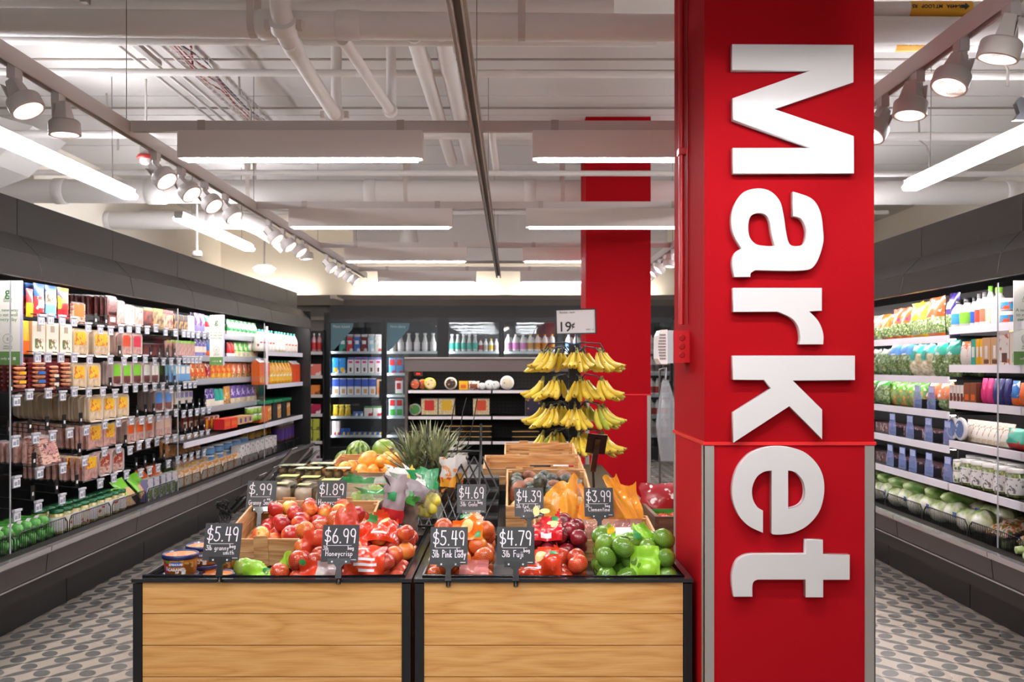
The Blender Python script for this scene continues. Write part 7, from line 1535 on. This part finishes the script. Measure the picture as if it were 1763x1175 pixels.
# ------------------------------------------------------------------ caramel dip tubs
NVY = mat('20265a', .3, coat=.4)
def dip():
    R_ = .066; b = MB().lathe([(.0001,0),(R_*.86,0),(R_*.97,.066)], 28); body = b.mesh('dip_tub', prt('e88a1e','b5601c',26,'f0a838'))
    lid = MB().lathe([(R_*.98,.058),(R_*1.03,.060),(R_*1.04,.074),(R_*.98,.0765),(R_*.93,.071),(.0001,.071)], 28).mesh('lid', NVY)
    top = MB().lathe([(R_*.88,.0718),(.0001,.0722)], 24).mesh('lid_print', prt('d9884a','f0d8b0',30,'a03a2c'))
    def arc(a0, a1, z0, z1, m, n=8, off=.0012):
        q = []
        for i in range(4):
            z = z0+(z1-z0)*i/3; rr_ = R_*(.86+.11*z/.066)+off; q.append([(rr_*math.sin(a0+(a1-a0)*j/n), -rr_*math.cos(a0+(a1-a0)*j/n), z) for j in range(n+1)])
        return MB().grid(q).mesh('printed_mark', m)
    ch = [('lid', lid, [('lid_print', top, [])]), ('printed_mark', arc(-1.1,-.75,.012,.052,M_['red']), []), ('printed_mark', arc(-.95,-.78,.018,.034,M_['sky']), []), ('printed_mark', arc(-.55,.1,.034,.052,mat('2b5fb0',.35)), []),
          ('printed_mark', arc(.25,.95,.01,.05,prt('8a4a1c','d09a5a',40)), []), ('printed_mark', arc(.1,.35,.004,.018,M_['white']), []), ('printed_mark', arc(-.9,-.65,.046,.056,M_['green'], off=.002), [])]
    for s_, sz, z, a0, m in (('LITEHOUSE', .0105, .039, -.24, M_['white']), ('CARAMEL', .016, .018, -.20, M_['white']), ('DIP', .009, .009, -.16, M_['white'])):
        me = text_mesh(s_, sz, .0003, bold=.0004); me.materials.clear(); me.materials.append(m)
        for v in me.vertices:    # wrap the flat lettering round the tub
            x, y, z_ = v.co; zz = z+y; rr_ = R_*(.86+.11*zz/.066)+.0028+z_; a = a0+x/R_; v.co = (rr_*math.sin(a), -rr_*math.cos(a), zz)
        ch.append(('lettering', me, []))
    return ('dip_tub', body, ch)
DIP = dip()
for i, (x, y, n) in enumerate(((-1.275, 3.53, 2), (-1.245, 3.70, 2), (-1.225, 3.88, 2), (-1.16, 3.62, 1))):
    for j in range(n):
        o = spawn(DIP, (x, y, .625+j*.0768+(.0 if i < 3 else -.02)), (0, 0, .22+random.uniform(-.1,.1)-.1*i)); tag(o, ['nearest the rim', 'in the middle stack', 'in the stack furthest from the rim', 'single low tub beside the stacks'][i] and
            [f'orange and navy caramel dip tub, {"lower" if j == 0 else "upper"} one in the stack nearest the rim', f'orange and navy caramel dip tub, {"lower" if j == 0 else "upper"} one in the middle stack', f'orange and navy caramel dip tub, {"lower" if j == 0 else "upper"} one in the stack beside the $5.49 sign', 'single low caramel dip tub under the $5.49 sign'][i], 'dip tub', 'caramel dip tubs')
for x, y, z in ((-1.275, 3.53, .6), (-1.245, 3.70, .6), (-1.225, 3.88, .6)):
    pass
MB_ = MB().box(-1.35, -1.14, 3.46, 3.97, .6, .624).build('riser_pad', FRM); tag(MB_, 'thin black pad under the caramel dip tubs', 'pad')

# ------------------------------------------------------------------ chalk lettering: single strokes on a unit grid (x 0..w, y 0..1)
def arcp(cx_, cy_, rx, ry, a0, a1, n=10): return [(cx_+rx*math.cos(math.radians(a0+(a1-a0)*i/n)), cy_+ry*math.sin(math.radians(a0+(a1-a0)*i/n))) for i in range(n+1)]
GL = {
 '$': (.5, [arcp(.27,.70,.2,.2,30,270,10)+arcp(.27,.30,.22,.2,90,-150,10), [(.3,1.12),(.22,-.12)]]), '.': (.16, [[(.05,.0),(.09,.03),(.06,.05)]]),
 '1': (.2, [[(.1,1),(.1,0)]]), '3': (.46, [[(.05,.98),(.4,.98),(.18,.6)]+arcp(.2,.3,.22,.3,90,-160,10)]), '4': (.5, [[(.12,1),(.05,.45),(.46,.45)],[(.36,1),(.34,0)]]),
 '5': (.46, [[(.42,1),(.1,1),(.08,.6)]+arcp(.18,.32,.24,.3,100,-140,10)]), '6': (.46, [[(.3,1),(.06,.5)]+arcp(.24,.26,.19,.26,170,530,14)]), '7': (.46, [[(.02,1),(.44,1),(.16,0)]]),
 '8': (.46, [arcp(.23,.75,.17,.24,-90,270,14),arcp(.23,.26,.2,.26,90,450,14)]), '9': (.44, [arcp(.2,.72,.18,.27,0,360,14)+[(.38,.72),(.32,0)]]), '0': (.46, [arcp(.22,.5,.2,.5,0,360,16)]),
 'a': (.42, [arcp(.18,.24,.16,.24,30,360,10),[(.35,.46),(.36,0)]]), 'b': (.42, [[(.06,1),(.06,0)],arcp(.2,.24,.15,.23,160,-170,10)]), 'c': (.38, [arcp(.2,.24,.17,.24,50,310,10)]), 'd': (.42, [arcp(.18,.24,.15,.23,20,340,10),[(.35,1),(.35,0)]]),
 'e': (.4, [[(.05,.25),(.34,.27)]+arcp(.2,.25,.15,.24,10,310,10)]), 'g': (.42, [arcp(.18,.26,.15,.22,0,360,10),[(.34,.48),(.34,-.2)]+arcp(.2,-.2,.14,.14,0,-150,6)]), 'h': (.4, [[(.05,1),(.05,0)],[(.05,.3)]+arcp(.2,.28,.14,.2,170,0,6)+[(.34,0)]]),
 'i': (.16, [[(.07,.5),(.07,0)],[(.07,.72),(.08,.76)]]), 'j': (.24, [[(.16,.5),(.15,-.15)]+arcp(.07,-.15,.08,.12,0,-140,5),[(.16,.72),(.17,.76)]]), 'k': (.38, [[(.05,1),(.05,0)],[(.32,.5),(.06,.24),(.34,0)]]), 'l': (.14, [[(.06,1),(.07,0)]]),
 'm': (.6, [[(.05,.5),(.05,0)],[(.05,.3)]+arcp(.16,.3,.11,.18,170,0,5)+[(.28,0)],[(.28,.3)]+arcp(.39,.3,.11,.18,170,0,5)+[(.51,0)]]), 'n': (.42, [[(.05,.5),(.05,0)],[(.05,.28)]+arcp(.19,.28,.14,.2,170,0,6)+[(.34,0)]]), 'o': (.4, [arcp(.19,.24,.16,.24,0,360,12)]),
 'p': (.42, [[(.06,.5),(.06,-.35)],arcp(.2,.26,.15,.22,160,-170,10)]), 'r': (.32, [[(.05,.5),(.05,0)],[(.05,.3)]+arcp(.18,.3,.12,.18,170,50,5)]), 's': (.34, [arcp(.18,.37,.12,.12,40,260,7)+arcp(.16,.13,.13,.13,90,-140,7)]), 't': (.34, [[(.16,.85),(.16,0)],[(.02,.52),(.3,.54)]]),
 'u': (.42, [[(.05,.5),(.05,.2)]+arcp(.19,.18,.14,.18,180,350,6)+[(.34,.5)],[(.34,.3),(.35,0)]]), 'x': (.36, [[(.03,.5),(.3,0)],[(.3,.5),(.03,0)]]), 'y': (.4, [[(.04,.5),(.18,.08)],[(.34,.5),(.08,-.35)]]),
 'C': (.52, [arcp(.28,.45,.25,.45,50,310,12)]), 'D': (.55, [[(.08,0),(.08,1)]+arcp(.1,.5,.4,.5,90,-90,12)]), 'F': (.45, [[(.08,0),(.08,1),(.42,1)],[(.08,.55),(.36,.55)]]), 'G': (.58, [arcp(.3,.45,.26,.47,45,350,12)+[(.55,.4),(.32,.4)]]),
 'H': (.55, [[(.08,1),(.08,0)],[(.46,1),(.46,0)],[(.08,.5),(.46,.5)]]), 'K': (.45, [[(.08,1),(.08,0)],[(.4,1),(.1,.5),(.42,0)]]), 'L': (.42, [[(.08,1),(.08,0),(.38,0)]]), 'P': (.46, [[(.08,0),(.08,1)]+arcp(.12,.76,.27,.24,90,-90,8)+[(.08,.5)]]),
 'R': (.48, [[(.08,0),(.08,1)]+arcp(.12,.76,.26,.24,90,-90,8)+[(.1,.5),(.42,0)]]), 'S': (.48, [arcp(.27,.74,.19,.24,40,260,9)+arcp(.24,.26,.2,.26,90,-150,9)]), ' ': (.3, [])}
CHALK = mat('f0eaf0', .8)
def chalk(parent, s_, x, z, h, wmax=None, wgt=.09, sp=.12, sl=0.):
    tot = sum(GL[c][0]+sp for c in s_)-sp; kx = h*.78 if not wmax else min(wmax/tot, h*1.1); b = MB(); X = x
    for c in s_:
        for st_ in GL[c][1]:
            p_ = [(X+q[0]*kx+sl*q[1]*h, -.0012, z+q[1]*h) for q in st_]
            # flat brush line: quads along the stroke
            for i in range(len(p_)-1):
                a, d = Vector(p_[i]), Vector(p_[i+1]); t_ = d-a
                if t_.length < 1e-6: continue
                t_.normalize(); nv_ = Vector((-t_.z, 0, t_.x))*wgt*h/2; e = t_*wgt*h*.3
                b.add([a-e-nv_, d+e-nv_, d+e+nv_, a-e+nv_, a-e-nv_+Vector((0,-.0006,0)), d+e-nv_+Vector((0,-.0006,0)), d+e+nv_+Vector((0,-.0006,0)), a-e+nv_+Vector((0,-.0006,0))], [(4,5,6,7),(0,1,5,4),(1,2,6,5),(2,3,7,6),(3,0,4,7)])
        X += (GL[c][0]+sp)*kx
    return b.build('chalk_lettering', CHALK, parent) if b.v else None
def sign(px_, py_, Y, size, price, lines, unit, label, lean=.34, stem=.06, dark='1f1e22', rot=0.):
    v = P(px_, py_, Y); r = empty('price_sign', v, 0, label, 'price sign', 'chalk price signs on clips'); r.rotation_euler = (-lean, rot, 0); h = size/2
    bd = MB().box(-h, h, 0, .0025, -h, h).build('board', mat(dark, .42), r)
    chalk(bd, price, -h*.88, h*.02, size*.38, size*.86, .085)
    MB().box(-h*.72, h*.62, -.0016, 0, -h*.13, -h*.11).build('underline', CHALK, bd)
    if unit: chalk(bd, unit, h*.42, -h*.34, size*.10, size*.2, .17)
    for s_, x, z, hh, wm in lines: chalk(bd, s_, x*h, z*h, hh*size, wm*size if wm else None, .105, .1)
    MB().box(h*.6, h*.9, -.0016, 0, -h*.9, -h*.87).build('printed_mark', CHALK, bd)
    cl = MB(); cl.box(-h*.62, h*.62, -.006, .008, -h-.008, -h+.012); cl.build('clip', mat('141416', .25, coat=.5), r)
    for x in (-h*.38, h*.38): MB().box(x-.003, x+.003, -.0075, -.006, -h-.003, -h+.003).build('clip_rivet', mat('d0d0d4', .2), r)
    s_ = MB(); s_.prism([(-.02,-h-.008),(.02,-h-.008),(.009,-h-.02),(.012,-h-stem),(-.012,-h-stem),(-.009,-h-.02)], -.004, .008); s_.tube([(0,.004,-h-stem+.02),(0,.014,-h-stem),(0,.01,-h-stem-.02)], .009, 8); s_.build('stem', mat('141416', .25, coat=.5), r)
    return r
sign(383, 933, 3.44, .138, '$5.49', [('3lb granny', -.85, -.46, .13, .62), ('smith', .1, -.70, .12, .36)], 'bag', 'chalk sign reading $5.49 3lb granny smith, beside the caramel dip tubs')
sign(586, 936, 3.44, .138, '$6.99', [('3lb', -.92, -.36, .11, .2), ('Honeycrisp', -.78, -.68, .15, .74)], 'bag', 'chalk sign reading $6.99 3lb bag honeycrisp, in front of the apple bags')
sign(773, 940, 3.44, .140, '$5.49', [('3lb Pink Lady', -.88, -.62, .19, .9)], 'bag', 'chalk sign reading $5.49 3lb pink lady, first on the column side table', dark='1f1f23')
sign(888, 940, 3.44, .140, '$4.79', [('3lb Fuji', -.72, -.60, .17, .56)], 'bag', 'chalk sign reading $4.79 3lb fuji, at the rim of the column side table', dark='17171a')
sign(450, 853, 4.28, .136, '$.99', [('Granny Smith', -.82, -.66, .17, .84)], 'ea', 'chalk sign reading $.99 granny smith, clipped to the apple crate', stem=.09)
sign(571, 853, 4.28, .136, '$1.89', [('Honeycrisp', -.88, -.66, .18, .84)], 'ea', 'chalk sign reading $1.89 honeycrisp, behind the loose apples', dark='17171a', stem=.02)
sign(812, 859, 4.34, .138, '$4.69', [('3lb Gala', -.78, -.52, .15, .66)], 'bag', 'chalk sign reading $4.69 3lb gala, over the empty black steps', stem=.05)
sign(911, 865, 3.975, .126, '$4.39', [('3lb Red', -.9, -.40, .12, .5), ('Delicious', -.35, -.66, .13, .58)], 'bag', 'chalk sign reading $4.39 red delicious, before the avocado crate', stem=.05)
sign(1031, 865, 3.97, .126, '$3.99', [('3lb', -.92, -.34, .1, .2), ('Clementine', -.74, -.64, .15, .74)], 'bag', 'chalk sign reading $3.99 clementine, before the orange topped bags', dark='141416', stem=.075)
# signs seen from behind or edge-on
v = P(1027, 765, 4.6); r = empty('price_sign', v, 0, 'blank black sign card turned away in front of the bananas', 'price sign', 'chalk price signs on clips'); r.rotation_euler = (.2, .12, .1)
MB().box(-.05,.05,0,.003,-.05,.05).build('board', mat('0e0e10', .3), r); MB().box(-.014,.014,-.02,-.004,-.14,.03).build('clip', mat('141416', .2, coat=.6), r); MB().tube([(0,-.012,-.13),(.02,-.0,-.22),(.03,0,-.3)], .006, 8).build('stem', mat('141416', .3), r)
for i, (x, y, Y, hh) in enumerate(((404, 850, 4.7, .24), (428, 838, 5.1, .26), (455, 812, 5.5, .3), (495, 800, 6.0, .26), (515, 796, 6.4, .22))):
    v = P(x, y, Y); r = empty('sign_holder', (v.x, v.y, v.z-.06), 0, ['black sign holder leaning into the aisle, lowest at the table side', 'black sign holder leaning into the aisle, second along the table side', 'tall bright edged sign holder in the middle of the table side', 'sign holder leaning near the melons', 'last sign holder of the table side near the shelf bay'][i], 'sign holder', 'sign holders along the table side'); r.rotation_euler = (0, .75, .0)
    MB().tube([(0,0,-.12),(0,0,.05)], .008, 8).build('stem', mat('141416', .25), r); MB().box(-.004,.0,-.07,.07,.05,hh*.9).build('board', mat('33302e', .3), r); MB().box(-.012,.012,-.03,.03,.03,.06).build('clip', mat('141416', .25), r)
    MB().box(.0,.002,-.06,.06,.07,hh*.85).build('chalk_face', mat('7a6e66', .3), r)
b = empty('wire_holder', P(385, 880, 4.6), 0, 'tangle of black bag wire hanging at the table side', 'wire')
for i in range(5): MB().tube([(.0+.03*math.sin(k*1.3+i), .03*math.cos(k*1.7+i*2), .06*math.sin(k*.8+i)-.01*i) for k in range(10)], .004, 6).build('wire', WIR, b)
# small crate display squeezed between the table and the column
sd = empty('side_stand', (.93, 5.35, 0), 0, 'brown wooden produce bin behind the lettered column', 'bin')
for i in range(4): MB().box(-.19, -.17, -.6, .4, .1+i*.155, .25+i*.155).build('plank', wood('7a5a44','5a4032','3a2a22',1.,1,.5), sd)
for i in range(4): MB().box(-.17, .18, -.6, -.58, .1+i*.155, .25+i*.155).build('plank', wood('7a5a44','5a4032','3a2a22',1.,0,.5), sd)
MB().box(-.17, .18, -.58, .4, 0, .6).build('inner_box', BLK2, sd)
o = spawn(pouch(.26,.24,.1,[(.25, speck([(.4,'a8a03a'),(.6,'d8d0a0')],20)), (.35, M_['green']), (1, prt('a3161f','f0e6e0',14))], None, 110, 'snack_bag', .2), P(1138, 906, 5.2), (-.15,0,-.1)); tag(o, 'dark red printed bag standing in the brown bin behind the column', 'bag')
for k in range(5): o = link('apple', apA, None, (.84+.08*(k % 2), 4.95+.08*k, .64)); link('stem', STEMM, o); reg(o, 'apple', 'apple', 'lying in the brown bin behind the column', frm='from the near end')
v = P(915, 787, 6.9); bk = empty('basket', (v.x, v.y, v.z-.06), 0, 'brown woven basket half hidden beside the bananas', 'basket')
for i in range(4): MB().tube([(.06*math.cos(a*PI/8), .05*math.sin(a*PI/8), .02+i*.02) for a in range(17)], .009, 6).build('woven_ring', mat('8a5a34', .6), bk)
MB().lathe([(.0001,0),(.058,.005),(.06,.08)], 16, sy=.85).build('lining', mat('6a4428', .7), bk)
MB().box(-.05,.05,-.05,.05,-.05,-.0).build('foot', FRM, bk)
finish_labels()
